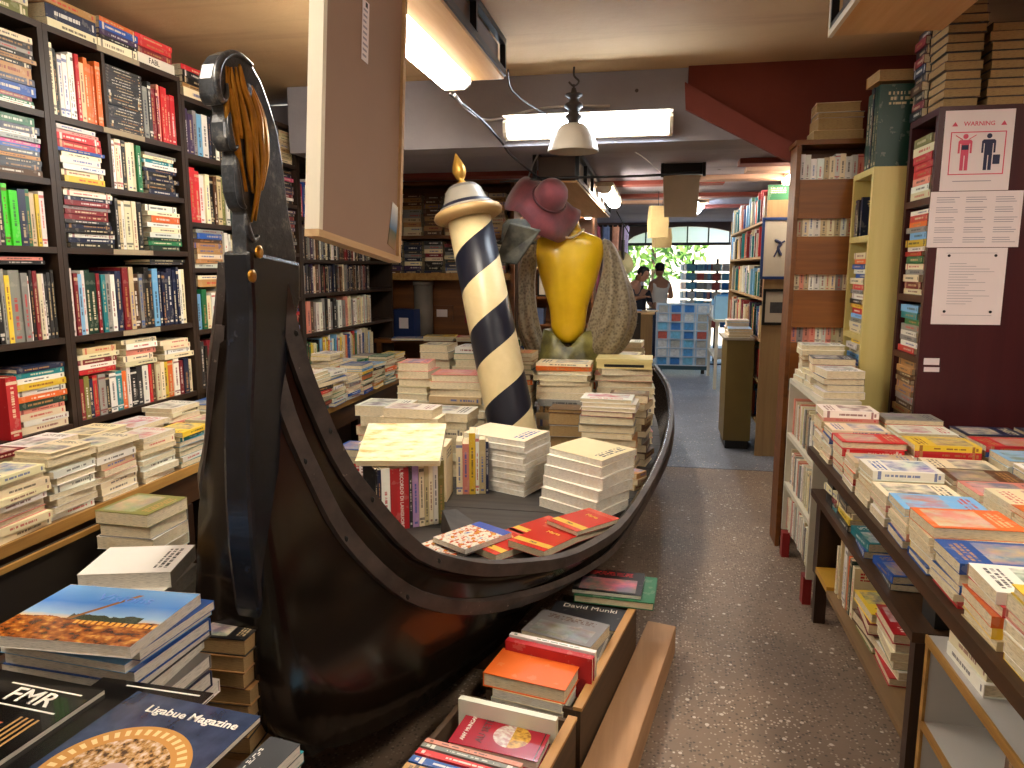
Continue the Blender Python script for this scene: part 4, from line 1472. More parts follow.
stack((XS, 2.40, zt(4)), OUT, 11, 'on fifth shelf ' + w1, cols=['cream', 'white', 'cream', 'salmon', 'dark green', 'orange', 'white', 'yellow', 'white', 'teal', 'navy'], ts=[.03, .022, .028, .018, .028, .022, .022, .026, .02, .022, .02], width=.26, zmax=1.28, h=(.22, .26))
row((XS + .02, 2.34, zt(4)), OUT, .055, 'at front of fifth shelf ' + w1, cols=['red'], ts=[.05], h=(.24, .25))
# case 2
w2 = 'of case left of prow'
y2 = 2.718
stack((XS, y2, 2.556), OUT, 3, 'above first bay of bookcase left of prow', cols=['cream', 'navy', 'tan'], ts=[.035, .055, .03], width=.29, h=(.27, .29))
stack((XS, y2 + .30, 2.556), OUT, 5, 'above second bay of bookcase left of prow', cols=['cream', 'black', 'purple', 'blue', 'orange'], ts=[.04, .016, .022, .03, .022], width=.25, h=(.24, .25))
bl = stack((XS, y2 + .54, 2.603), OUT, 3, 'above lettered white box file on the bookcase', cols=['dark red', 'red', 'red'], ts=[.03, .03, .025], width=.27, h=(.25, .27))
fb_ = empty('box_file', (XS - .1, y2 + .675, 2.556), 0, 'long white box file lettered in black on top of the bookcase', 'box file')
boxo('case', -.1, .1, -.135, .135, 0, .046, plain('box_file_card', '#d9d2c2', 0.6), fb_)
text('FABL', .036, M_TEXTB, fb_, frame((.1006, -.02, .023), (0, 1, 0), (0, 0, 1)))
stack((XS, 3.59, 2.476), OUT, 5, 'above bookcase behind prow head', cols=['cream', 'tan', 'black', 'black', 'red'], ts=[.05, .02, .03, .03, .03], width=.27, h=(.24, .27))
row((XS, y2, zt(0)), OUT, .285, 'on top shelf, first bay ' + w2, cols=['cream', 'black', 'white', 'white', 'white', 'white', 'red', 'beige', 'orange', 'orange', 'orange', 'orange', 'brown'], h=(.24, .28), zmax=.29)
stack((XS, 3.03, zt(0)), OUT, 21, 'on top shelf, second bay ' + w2, cols=['charcoal'] * 21, ts=[.0125] * 21, width=.24, h=(.235, .24), w=(.16, .165), jit=.003, ind=True)
row((XS, 3.272, zt(0)), OUT, .25, 'on top shelf, far end ' + w2, cols=['grey', 'charcoal', 'dark red', 'dark red', 'salmon', 'red', 'red', 'red', 'red'], h=(.23, .27), zmax=.29)
stack((XS, y2, zt(1)), OUT, 10, 'on second shelf, first bay ' + w2, cols=['yellow', 'cream', 'white', 'white', 'cream', 'blue', 'red', 'red', 'salmon', 'white'], ts=[.026, .024, .024, .026, .02, .014, .03, .026, .014, .018], width=.27, h=(.22, .27))
row((XS, 3.03, zt(1)), OUT, .2, 'on second shelf, second bay ' + w2, cols=['white', 'cream', 'white', 'black', 'cream', 'cream', 'green'], ts=[.022, .022, .024, .024, .035, .035, .03], h=(.2, .225), zmax=.228)
stack((XS, 3.24, zt(1)), OUT, 10, 'on second shelf, far end ' + w2, cols=['navy', 'black', 'charcoal', 'navy', 'black', 'navy', 'white', 'teal', 'cream', 'grey'], ts=[.022, .02, .018, .02, .024, .016, .022, .018, .014, .016], width=.27, zmax=2.185, h=(.22, .27))
stack((XS, y2, zt(2)), OUT, 13, 'on third shelf, first bay ' + w2, cols=['black', 'navy', 'white', 'black', 'navy', 'charcoal', 'dark red', 'dark red', 'grey', 'dark red', 'navy', 'white', 'cream'], ts=[.022, .02, .018, .02, .018, .016, .022, .02, .014, .022, .016, .02, .018], width=.3, h=(.24, .3))
row((XS, 3.03, zt(2)), OUT, .19, 'on third shelf, second bay ' + w2, cols=['charcoal', 'beige', 'white', 'cream', 'cream', 'black'], ts=[.02, .022, .022, .045, .03, .035], h=(.21, .235), zmax=.24)
stack((XS, 3.235, zt(2)), OUT, 9, 'on third shelf, far end ' + w2, cols=['dark green', 'green', 'dark green', 'white', 'cream', 'white', 'orange', 'cream', 'white'], ts=[.024, .022, .016, .024, .024, .022, .032, .02, .03], width=.27, zmax=1.925, h=(.22, .27))
row((XS, y2, zt(3)), OUT, .79, 'on fourth shelf ' + w2, cols=['white', 'dark red', 'sky blue', 'white', 'dark green', 'dark green', 'dark red', 'teal', 'grey', 'white', 'navy', 'dark red', 'beige', 'brown', 'grey', 'charcoal', 'black', 'charcoal', 'light blue', 'navy', 'navy', 'navy', 'navy', 'navy', 'navy', 'white', 'cream'], h=(.25, .29), zmax=.3)
stack((XS, 3.24, 1.616), OUT, 2, 'above navy volumes on fourth shelf ' + w2, cols=['charcoal', 'black'], ts=[.012, .014], width=.28, h=(.25, .28), ind=False)
row((XS, y2, zt(4)), OUT, .80, 'on fifth shelf ' + w2, cols=['dark red', 'olive', 'navy', 'red', 'grey', 'black', 'white', 'teal', 'orange', 'white', 'black', 'charcoal', 'white', 'red', 'brown', 'cream', 'cream', 'yellow', 'orange', 'white', 'dark red', 'navy', 'cream'], h=(.17, .19))
for yy, nn, lb2 in ((y2, 5, 'first'), (y2 + .28, 5, 'second'), (y2 + .56, 4, 'third')):
    stack((XS, yy, 1.143), OUT, nn, f'in {lb2} low heap ' + w2, pal='pale', cols=None if lb2 != 'first' else ['red', 'white', 'dark red', 'cream', 'beige'], width=.26, t=(.02, .028), h=(.2, .25), zmax=1.285)
# case 3 (behind the prow)
w3 = 'in bookcase behind prow head'
row((XS, 3.59, 2.1906), OUT, .3, 'on top shelf ' + w3, cols=['purple', 'purple', 'grey', 'light blue', 'white', 'navy', 'black', 'white'], h=(.2, .235), zmax=.24)
row((XS, 3.9, 2.1906), OUT, .58, '', ind=False, h=(.2, .235))
row((XS, 3.59, 1.8406), OUT, .33, 'on second shelf ' + w3, cols=['red', 'red', 'white', 'cream', 'black', 'brown', 'beige', 'olive'], h=(.24, .3), zmax=.31)
row((XS, 3.93, 1.8406), OUT, .55, '', ind=False, h=(.24, .3))
stack((XS, 3.60, 1.6006), OUT, 8, 'on third shelf ' + w3, cols=['white', 'tan', 'cream', 'tan', 'tan', 'brown', 'blue', 'grey'], ts=[.024, .024, .026, .03, .028, .02, .03, .02], width=.28, h=(.23, .28))
row((XS, 3.9, 1.6006), OUT, .58, '', ind=False, h=(.15, .2), pal='pale')
row((XS, 3.60, 1.2706), OUT, .3, 'on fourth shelf ' + w3, cols=['light blue', 'green', 'cream', 'white', 'cream', 'grey', 'black', 'olive'], h=(.18, .22))
stack((XS, 3.62, 1.4986), OUT, 2, 'above fourth shelf row ' + w3, cols=['tan', 'cream'], ts=[.04, .02], width=.27, h=(.25, .27), ind=False)
row((XS, 3.9, 1.2706), OUT, .58, '', ind=False, h=(.2, .28))
row((XS, 3.60, .9506), OUT, .4, 'on fifth shelf ' + w3, cols=['charcoal', 'black', 'dark red', 'brown', 'navy', 'orange', 'black', 'white', 'navy', 'cream'], h=(.2, .26), lean=0)
row((XS, 4.0, .9506), OUT, .5, '', ind=False, h=(.2, .26))
# case 4 narrow, flat stacks
w4 = 'in narrow bookcase beside hanging panel'
c4 = [2.28, 2.02, 1.70, 1.40, 1.02]
tops4 = [2.49, 2.25, 1.99, 1.67, 1.37]
cc4 = [['cream', 'beige', 'beige', 'tan', 'beige', 'beige'], ['black', 'white', 'dark red', 'purple', 'navy', 'black', 'pink', 'navy'], ['black', 'charcoal', 'white', 'black', 'navy', 'mauve', 'white', 'purple', 'black', 'white'], ['white', 'cream', 'grey', 'red', 'orange', 'beige', 'black', 'navy', 'grey'], None]
for i, (z, zz) in enumerate(zip(c4, tops4)):
    stack((XS, 4.56, z + .0006), OUT, 16 if i < 4 else 14, f'on {ORD[i]} shelf ' + w4, cols=None if i > 1 else cc4[i] * 3, pal='dark' if i < 3 else 'mix', width=.20, t=(.018, .028), h=(.17, .195), zmax=zz, ind=i < 4)
# case 5
w5 = 'in bookcase below hanging panel'
row((XS, 4.83, 1.6606), OUT, 1.28, '', ind=False, h=(.2, .26), pal='dark')
row((XS, 4.83, 1.9506), OUT, 1.28, '', ind=False, h=(.2, .28))
row((XS, 4.83, 1.4206), OUT, .62, 'on third shelf ' + w5, pal='dark', h=(.19, .21), zmax=.21, t=(.025, .04))
row((XS, 5.47, 1.4206), OUT, .64, '', pal='dark', ind=False, h=(.19, .21))
row((XS, 4.83, 1.1406), OUT, .7, 'on fourth shelf ' + w5, cols=['orange', 'salmon', 'brown', 'grey', 'white', 'white', 'grey', 'black', 'white', 'grey', 'black', 'grey', 'white', 'grey'], h=(.2, .24), zmax=.25)
row((XS, 5.55, 1.1406), OUT, .55, '', ind=False, h=(.2, .24), pal='pale')
row((XS, 4.83, .8006), OUT, 1.28, '', ind=False, h=(.25, .3), pal='mix')
# left table front piles (fore-edges towards the aisle) and back rows
fronts = [(1.72, 9, 'white'), (1.95, 9, 'pale'), (2.17, 10, 'white'), (2.39, 9, 'pale'), (2.62, 8, 'pale'), (2.86, 7, 'mix'), (3.09, 7, 'pale'), (3.32, 8, 'pale')]
nm = ['first', 'second', 'third', 'fourth', 'fifth', 'sixth', 'seventh', 'eighth']
for i, (y, n_, pl) in enumerate(fronts):
    pile(-2.045, y, .7506, n_, 0, f'{nm[i]} edge pile along left table', pl, w=.145, h=.195, t=(.018, .027), ja=4, flip=.3, jit=.008, art_top=True, ind=True, hard=.2)
backs = [(1.8, 10, 'pale'), (2.06, 10, 'mix'), (2.31, 9, 'pale'), (2.57, 9, 'mix'), (2.83, 8, 'pale'), (3.09, 9, 'pale'), (3.36, 8, 'mix'), ]
for i, (y, n_, pl) in enumerate(backs):
    pile(-2.235, y, .7506, n_, 0, f'{nm[i]} rear pile along left table', pl, w=.15, h=.215, t=(.018, .027), ja=3, flip=.4, ind=False)
for k in range(9):
    y = 3.62 + k * .23
    pile(-2.005, y, .7506, rnd.randint(7, 10), 0, '', 'mix', w=.145, h=.2, ja=6, flip=.4, ind=False)
    pile(-2.23, y, .7506, rnd.randint(7, 11), 0, '', 'mix', w=.145, h=.2, ja=6, flip=.4, ind=False)

# ------------------------------------------------------------------ front magazines and low table piles
LTZ = .4506


def fancy(name, M, w_, h_, t_, label, mat, pages='white', cat='magazine', color='black', hard=False):
    return book(M, w_, h_, t_, color, label, hard, name, cat, None, True, pages, cover_mat=mat, plain_cover=True)


def uvmat(name):
    N = NT(name)
    sx = N.n('ShaderNodeSeparateXYZ'); N.l(N.n('ShaderNodeUVMap').outputs[0], sx.inputs[0])
    return N, sx.outputs[0], sx.outputs[1]


# landscape photo book: blue evening sky over a lit square (u runs away from the spine, v up)
N, u0_, v0_ = uvmat('square_photo_cover')
u = v0_
v = N.math('SUBTRACT', 1.0, u0_)
cbx = N.n('ShaderNodeCombineXYZ'); N.l(u, cbx.inputs[0]); N.l(v, cbx.inputs[1])
nz = N.noise(cbx.outputs[0], 6, 5, 0.6)
skyc = N.ramp(N.math('ADD', v, N.math('MULTIPLY', nz, 0.1)), [(0.40, '#e9c27a'), (0.5, '#8fb3d8'), (0.72, '#3f7fd0'), (1.0, '#6ba3dd')])
ground = N.ramp(N.noise(cbx.outputs[0], 13, 4), [(0.35, '#4a2312'), (0.55, '#a45c22'), (0.7, '#e0a548')])
c = N.mix(N.math('LESS_THAN', v, N.math('MULTIPLY_ADD', nz, 0.16, 0.30)), skyc, ground)
arc_ = N.math('MULTIPLY', N.band(v, 0.3, 0.36), N.math('GREATER_THAN', N.math('FRACT', N.math('MULTIPLY', u, 24.0)), 0.4))
c = N.mix(N.math('MULTIPLY', arc_, N.math('GREATER_THAN', u, 0.42)), c, lin('#f0aa48'))
trees = N.math('MULTIPLY', N.band(v, 0.36, N.math('MULTIPLY_ADD', nz, 0.2, 0.36)), N.band(u, 0.35, 0.85))
c = N.mix(trees, c, lin('#2f3a24'))
tw = N.math('LESS_THAN', N.math('ABSOLUTE', N.math('SUBTRACT', N.math('MULTIPLY_ADD', v, -0.5, 0.75), N.math('ADD', N.math('SUBTRACT', 1.0, u), -0.07))), 0.02)
c = N.mix(N.math('MULTIPLY', tw, N.band(v, 0.36, 0.88)), c, lin('#8a5a2b'))
isf = N.band(u0_, 0.0, 1.0)
c = N.mix(isf, lin('#e7e4de'), c)
N.set(Base_Color=c, Roughness=0.22, Coat_Weight=0.3)
M_SQ = N.mat

zz_ = LTZ
zz_, _ = pile(-1.23, 1.405, zz_, 9, -90, 'big pile under the evening sky photo book', cols=['charcoal', 'grey', 'brown', 'white', 'navy', 'grey', 'white', 'charcoal', 'blue'], w=.26, h=.36, ts=[.035, .03, .04, .034, .04, .035, .03, .03, .032], ja=6, jit=.015, hard=1.0, wj=.04, pages='white', art_top=False)
zz_, _ = pile(-1.22, 1.40, zz_, 2, -90, 'stack just under evening sky photo book', cols=['light blue', 'blue'], w=.26, h=.35, ts=[.02, .022], ja=5, jit=.012, hard=0, pages='white', art_top=True)
fancy('photo_book', flatM(-1.215, 1.365, zz_, .255, .345, -88, 0) , .255, .345, .026, 'large photo book with blue evening sky over a lit square, top of pile', M_SQ, cat='book')
# the photo cover is landscape: sky towards the far edge
text('Visions', .05, plain('faint_blue_script', '#3f7bd0', .4), bpy.data.objects['photo_book'], frame((.055, .19, .0262), (0, 1, 0), (-1, 0, 0)))
# white paperbacks behind
zq, _ = pile(-1.50, 1.86, LTZ, 6, -78, 'white pile between left table and prow', 'white', w=.20, h=.27, t=(.045, .052), ja=5, pages='white', hard=0, flip=0, art_top=False, cols=['brown', 'cream', 'white', 'cream', 'white', 'white'])
zq2, _ = pile(-1.77, 2.24, .0006, 17, -90, 'tall pile behind white pile near prow', cols=['brown'] * 9 + ['cream', 'tan', 'white', 'cream', 'white', 'white', 'grey', 'olive'], w=.2, h=.2, ts=[.045] * 17, ja=4, hard=.3, ind=False)
# dark side pile between magazines and prow
pile(-1.085, 1.68, .0006, 14, -90, 'dark pile at foot of prow', cols=['black', 'tan', 'charcoal', 'tan', 'brown', 'tan', 'black'] * 2, w=.12, h=.14, ts=[.046] * 14, ja=4, hard=.5, pages='brown')
# magazines in front
zf, _ = pile(-1.24, .95, LTZ, 11, 96, 'magazine stack beneath the black magazine', cols=['grey', 'black', 'white', 'grey', 'black', 'white', 'grey', 'black', 'white', 'black', 'charcoal'], w=.29, h=.23, ts=[.027] * 11, ja=4, jit=.006, hard=0, pages='white', art_top=False)
zg, _ = pile(-.925, .99, LTZ, 11, 76, 'magazine stack beneath the medallion magazine', cols=['white', 'green', 'black', 'white', 'teal', 'white', 'green', 'black', 'white', 'teal', 'black'], w=.29, h=.23, ts=[.0265] * 11, ja=5, jit=.012, hard=0, pages='white', art_top=False)
N, u, v = uvmat('black_art_magazine_cover')
rx_ = N.math('SUBTRACT', v, 0.62); ry_ = N.math('SUBTRACT', u, -0.1)
an = N.math('ARCTAN2', rx_, ry_)
ray_ = N.math('GREATER_THAN', N.math('FRACT', N.math('MULTIPLY', an, 9.0)), 0.5)
c = N.mix(N.math('MULTIPLY', ray_, N.math('MULTIPLY', N.band(u, .0, .62), N.band(v, .3, .95))), lin('#0d0b0a'), lin('#8a4a32'))
col_ = N.math('MULTIPLY', N.band(u, .0, .68), N.band(v, .1, .28))
strp = N.math('GREATER_THAN', N.math('FRACT', N.math('MULTIPLY', v, 22.0)), 0.55)
c = N.mix(N.math('MULTIPLY', col_, strp), c, lin('#a98352'))
N.set(Base_Color=N.mix(N.band(u, 0.0, 1.0), lin('#11100f'), c), Roughness=0.2, Coat_Weight=0.3)
fm = fancy('art_magazine', flatM(-1.22, 1.02, zf + .0008, .37, .29, 85), .37, .29, .012, 'black art magazine with white masthead and fanned golden columns', N.mat)
text('FMR', .06, M_TEXTW, fm, frame((.305, .115, .0125), (0, -1, 0), (1, 0, 0)), bold=True)
for k, (x0_, x1_) in enumerate(((.272, .276), (.335, .339))):
    boxo('masthead_rule', x0_, x1_, .025, .2, .0121, .0126, M_TEXTW, fm)
fm2 = fancy('art_magazine', flatM(-.985, 1.06, zg + .0008, .36, .26, 88), .36, .26, .007, 'black art magazine half covered by the medallion magazine', plain('black_gloss_cover', '#0e0c0c', .22))
boxo('masthead_rule', .342, .346, .02, .19, .0071, .0076, M_TEXTW, fm2)
text('FMR', .05, M_TEXTW, fm2, frame((.305, .10, .0075), (0, -1, 0), (1, 0, 0)), bold=True)
N, u, v = uvmat('medallion_magazine_cover')
dx_ = N.math('MULTIPLY', N.math('SUBTRACT', v, .5), .82); dy_ = N.math('SUBTRACT', u, .40)
rr = N.math('SQRT', N.math('ADD', N.math('MULTIPLY', dx_, dx_), N.math('MULTIPLY', dy_, dy_)))
an = N.math('ARCTAN2', dx_, dy_)
dots = N.math('GREATER_THAN', N.math('SINE', N.math('MULTIPLY', an, 40.0)), 0.1)
cbx = N.n('ShaderNodeCombineXYZ'); N.l(u, cbx.inputs[0]); N.l(v, cbx.inputs[1])
bgc = N.ramp(N.noise(cbx.outputs[0], 5, 5), [(0.3, '#1d2740'), (0.7, '#3b4a68')])
c = N.mix(N.math('LESS_THAN', rr, .37), bgc, lin('#c08a4a'))
c = N.mix(N.math('MULTIPLY', N.band(rr, .30, .345), dots), c, lin('#e8c890'))
relief = N.ramp(N.noise(cbx.outputs[0], 24, 4), [(0.38, '#4a3423'), (0.5, '#b58a54'), (0.66, '#d9c4b4')])
c = N.mix(N.math('LESS_THAN', rr, .27), c, relief)
c = N.mix(N.math('LESS_THAN', rr, .09), c, lin('#b79a94'))
N.set(Base_Color=N.mix(N.band(u, 0.0, 1.0), lin('#20283c'), c), Roughness=0.22, Coat_Weight=0.3)
lg = fancy('medallion_magazine', flatM(-.865, 1.0, zg + .0085, .36, .285, 84), .36, .285, .012, 'dark blue magazine with big golden medallion cover at photo bottom', N.mat)
text('Ligabue Magazine', .029, M_TEXTW, lg, frame((.318, .12, .0125), (0, -1, 0), (1, 0, 0)), bold=True)

pile(-.755, 1.18, LTZ, 7, 80, 'small stack right of the medallion magazine', cols=['white', 'teal', 'black', 'white', 'green', 'teal', 'charcoal'], w=.26, h=.08, ts=[.024] * 7, ja=3, jit=.004, hard=0, pages='white', art_top=False)
# ------------------------------------------------------------------ crates of books beside the hull
def cr(xo, y):      # position relative to the crate edge line
    return Vector((-0.235 + (y - 1.78) * .2 + xo, y, 0))


CR = -math.degrees(CA)
# nearest crate: filler, row of spines, red hardback, white slab
for y in (1.48, 1.65, 1.82):
    c0 = cr(-.18, y)
    pile(c0.x, c0.y, .0206, 4, CR, '', 'dark', w=.28, h=.15, t=(.028, .033), ja=1, ind=False)
c0 = cr(-.17, 1.87)
zr, _ = pile(c0.x, c0.y, .152, 4, CR + 2, 'white stack beneath the red hardback in near crate', 'white', w=.255, h=.165, ts=[.03, .03, .03, .032], ja=1.5, hard=0, pages='white', jit=.003, cols=['white'] * 4, art_top=False)
N, u, v = uvmat('red_hardback_cover')
d1_ = N.math('SUBTRACT', u, .62); d2_ = N.math('MULTIPLY', N.math('SUBTRACT', v, .45), 0.7)
rr = N.math('SQRT', N.math('ADD', N.math('MULTIPLY', d1_, d1_), N.math('MULTIPLY', d2_, d2_)))
half = N.math('GREATER_THAN', u, .62)
cbx = N.n('ShaderNodeCombineXYZ'); N.l(u, cbx.inputs[0]); N.l(v, cbx.inputs[1])
mm = N.noise(cbx.outputs[0], 16, 4)
disc = N.mix(half, N.ramp(mm, [(.4, '#d9d2c8'), (.6, '#b98f8a')]), N.ramp(mm, [(.35, '#8a5a1e'), (.6, '#d8a63c')]))
c = N.mix(N.math('LESS_THAN', rr, .205), lin('#a3142c'), disc)
c = N.mix(N.math('LESS_THAN', N.math('ABSOLUTE', N.math('SUBTRACT', u, .955)), .006), c, lin('#3a0a12'))
N.set(Base_Color=c, Roughness=0.25, Coat_Weight=0.3)
c0 = cr(-.17, 1.87)
rh = fancy('hardback', flatM(c0.x, c0.y, zr, .26, .175, CR + 3), .26, .175, .03, 'red hardback with white and gold disc on its cover in near crate', N.mat, color='dark red', hard=True, cat='book')
text('ANY MUNGARELL', .0175, M_TEXTW, rh, frame((.032, .09, .0304), (0, 1, 0), (-1, 0, 0)))
text('AU SETE', .03, plain('dark_red_lettering', '#4a0a14', .4), rh, frame((.08, .08, .0304), (0, 1, 0), (-1, 0, 0)), bold=True)
# white slab standing behind the red book
def stand(c, ang, w_, h_, t_, color, label, z=.0206, tilt=0.0, **kw):
    """Book standing on its fore-edge side across the crate: h along the crate width, w upward."""
    a = math.radians(ang)
    X = Vector((0, 0, -1)); Y = Vector((math.cos(a), math.sin(a), 0))
    M = frame((c.x, c.y, z + w_), X, Y)
    M = M @ Matrix.Rotation(math.radians(tilt), 4, 'Y')
    return book(M, w_, h_, t_, color, label, **kw)


c0 = cr(-.33, 1.958)
stand(c0, CR + 1, .33, .30, .022, 'white', 'white board-backed book standing upright behind the red hardback', hard=True, plain_cover=True, z=.022)
sp = [(1.44, 'tan', 'tan'), (1.475, 'blue', 'blue'), (1.505, 'red', 'red'), (1.53, 'grey', 'grey'), (1.553, 'salmon', 'salmon')]
wds = ['tan paperback standing in near crate, spine up, first of five', 'navy blue paperback standing in near crate, spine up, second of five', 'red paperback standing in near crate, spine up, third of five', 'grey paperback standing in near crate, spine up, fourth of five', 'salmon paperback standing in near crate, spine up, beside red hardback']
for k, ((y, cname, _c), lb3) in enumerate(zip([(1.655, 'tan', ''), (1.687, 'blue', ''), (1.717, 'red', ''), (1.741, 'grey', ''), (1.761, 'salmon', '')], wds)):
    c0 = cr(-.335, y)
    stand(c0, CR, .17, .28, (.028, .026, .022, .016, .016)[k], cname, lb3, z=.17, hard=False, col2='charcoal' if k in (0, 4) else 'white')
c0 = cr(-.2, 1.47)
zb_, _ = pile(c0.x, c0.y, .155, 4, CR + 90, 'stack beneath the sky blue book in near crate', 'mix', w=.2, h=.28, ts=[.04] * 4, ja=2, hard=.5, art_top=False)
book(flatM(c0.x - .02, c0.y + .01, zb_, .2, .3, CR + 100), .2, .3, .02, 'sky blue', 'sky blue glossy book at the near end of crate', name='hardback', pages='white', plain_cover=True, hard=True)
# second crate
for y in (2.20, 2.36, 2.52, 2.67):
    c0 = cr(-.155, y)
    pile(c0.x, c0.y, .0206, 5, CR, '', 'dark', w=.25, h=.14, t=(.028, .034), ja=1, ind=False)
c0 = cr(-.2, 2.145)
zo, _ = pile(c0.x + .03, c0.y, .19, 4, CR, 'stack beneath orange book in far crate', 'white', w=.24, h=.17, ts=[.026, .028, .03, .03], ja=2, hard=0, cols=['charcoal', 'olive', 'white', 'cream'], art_top=False, pages='white')
book(flatM(c0.x + .015, c0.y, zo, .27, .165, CR), .27, .165, .045, 'orange', 'thick orange hardback lying flat in the crate', name='hardback', hard=True, plain_cover=True)
c0 = cr(-.31, 2.265)
stand(c0, CR - 2, .2, .30, .026, 'red', 'red boarded book standing behind the orange hardback', hard=True, z=.185, tilt=0, plain_cover=True)
c0 = cr(-.31, 2.292)
stand(c0, CR - 2, .205, .30, .02, 'white', 'pale green and white patterned book standing behind the red boards', hard=False, z=.185, col2='green')
c0 = cr(-.17, 2.43)
zo, _ = pile(c0.x, c0.y, .19, 4, CR + 2, 'stack beneath grey photo paperback in far crate', 'white', w=.27, h=.18, ts=[.03, .03, .03, .03], cols=['black', 'white', 'charcoal', 'grey'], ja=4, hard=.3, pages='white', art_top=False)
book(flatM(c0.x, c0.y, zo, .26, .18, CR - 6), .26, .18, .04, 'grey', 'grey paperback with tree photograph cover and blue corner', name='paperback', art=True, col2='brown')
c0 = cr(-.16, 2.65)
zo, _ = pile(c0.x, c0.y, .19, 3, CR + 4, 'white magazines beneath dark lettered book in far crate', 'white', w=.26, h=.15, ts=[.03, .03, .03], cols=['white', 'white', 'white'], ja=3, hard=0, pages='white', art_top=False)
dm = book(flatM(c0.x, c0.y, zo, .28, .18, CR + 4), .28, .18, .014, 'charcoal', 'charcoal book lettered in white beside hull in far crate', name='hardback', plain_cover=True)
text('David Munki', .042, M_TEXTW, dm, frame((.14, .15, .0145), (1, 0, 0), (0, 1, 0)))
c0 = cr(-.10, 2.86)
zo, _ = pile(c0.x, c0.y, .302, 1, CR + 8, 'lying across the far end of crate', cols=['green'], w=.3, h=.24, ts=[.03], ja=1, hard=1, art_top=False)
book(flatM(c0.x - .03, c0.y, zo, .27, .22, CR + 8), .27, .22, .016, 'black', 'glossy dark magazine with red and blue art on green book', name='magazine', cat='magazine', art=True, col2='red', pages='white')

# ------------------------------------------------------------------ books in the gondola
DZ_ = DECK + .0008
# row of spines with the red one, facing the aisle
row((-1.19, 2.985, DZ_), (.6, -.8, 0), .5, 'of the row at gondola bow', cols=['black', 'navy', 'white', 'red', 'charcoal', 'lilac', 'cream', 'beige', 'cream', 'white', 'olive'], ts=[.012, .016, .04, .085, .016, .03, .024, .022, .02, .022, .03], h=(.285, .30), w=(.2, .21), hard=.2, jit=.004)
for o in scene.objects:
    if o.get('label', '').startswith('red book, fourth from left of the row at gondola bow'):
        dmx = [max(c[k] for c in o.bound_box) for k in range(3)]
        text('IL RICORDO DI LANGUORE', .0225, M_TEXTW, o, frame((-.0006, dmx[1] * .52, dmx[2] * .6), (0, -1, 0), (0, 0, 1)), bold=True)
        me_ = o.data; me_.attributes['col2'].data.foreach_set('color', [x for _ in range(len(me_.loops)) for x in (*jitcol('red'), 1.0)])
N_, u_, v_ = uvmat('watercolour_cover')
cbx = N_.n('ShaderNodeCombineXYZ'); N_.l(u_, cbx.inputs[0]); N_.l(v_, cbx.inputs[1])
m_ = N_.noise(N_.mapping(cbx.outputs[0], scale=(3, 1.2, 1)), 3.2, 4, .6)
N_.set(Base_Color=N_.ramp(m_, [(.3, '#d9a95a'), (.48, '#efdcb0'), (.7, '#f0e9d8')]), Roughness=.3)
# row of tall books with the pale atlas tilted over them
row((-1.45, 3.43, DZ_), (.10, -.99, 0), .45, 'of the tall row beneath pale atlas', cols=['white', 'cream', 'cream', 'beige', 'white', 'cream', 'salmon', 'white', 'cream', 'beige', 'cream'], h=(.28, .30), w=(.17, .2), hard=.2, jit=.004)
pile(-1.27, 3.76, DZ_, 9, -90, 'pile propping up the pale atlas', 'pale', w=.16, h=.3, t=(.042, .05), ja=2)
aN, aF = at(440, 466, d=3.28), at(448, 422, d=3.60)
aL = at(356, 463, d=3.31)
fancy('atlas', frame(aN, aF - aN, aL - aN), .31, .375, .028, 'wide pale atlas with washed yellow cover lying over the tall row', N_.mat, cat='book', color='cream')
row((-.99, 3.61, DZ_), (.22, -.97, 0), .17, 'of the short row right of pale atlas', cols=['cream', 'salmon', 'yellow', 'white', 'beige', 'navy', 'orange'], h=(.27, .33), w=(.15, .16), hard=.3)
wd = MB(); wd.hexa([(-.78, 2.86, DZ_), (-.62, 2.98, DZ_), (-.86, 3.13, DZ_), (-.92, 3.07, DZ_), (-.79, 2.87, DZ_ + .03), (-.63, 2.985, DZ_ + .01), (-.86, 3.125, DZ_ + .09), (-.91, 3.07, DZ_ + .1)])
tag(wd.build('wooden_wedge', M_DECK, bevel=.003), 'dark wooden wedge on the gondola deck beside the upright books', 'wedge')
# white stacks
pile(-0.76, 3.82, DZ_ + .013, 10, -114, 'left white stack in front of striped pole', 'white', w=.25, h=.39, t=(.024, .032), ja=2, pages='white', hard=0, cols=['white'] * 9 + ['cream'], jit=.006, bend=.012, nseg=4, art_top=False, wj=.04)
pile(-0.315, 3.50, DZ_ + .015, 6, -126, 'right white stack near the gunwale', 'white', w=.25, h=.36, ts=[.045, .05, .05, .055, .05, .03], ja=2.5, pages='white', hard=0, cols=['white'] * 5 + ['cream'], jit=.004, bend=.014, nseg=4, art_top=False, dx=.006, dy=.014, wj=.04)
M_RED = plain('red_gloss_cover', '#c42a1e', 0.3)
Nr, ur, vr = uvmat('red_series_cover')
c = Nr.mix(Nr.band(vr, .12, .26), lin('#c5281d'), lin('#e2b64a'))
c = Nr.mix(Nr.math('GREATER_THAN', vr, .86), c, lin('#d0503f'))
Nr.set(Base_Color=Nr.mix(Nr.band(ur, 0.0, 1.0), lin('#c5281d'), c), Roughness=.25, Coat_Weight=.3)
reds = [(-.60, 2.93, -36, 0.0), (-.46, 3.125, -36, .0), (-.31, 3.09, -36, .033), (-.42, 2.92, -30, .034), (-.28, 3.10, -40, .068)]
rl = ['red series book with yellow lettering lying lowest on the bow deck', 'red series book with yellow band in middle of bow deck', 'red series book overlapping its neighbour at deck centre', 'red series book lying across two red books near gunwale', 'uppermost red series book beside the right white stack']
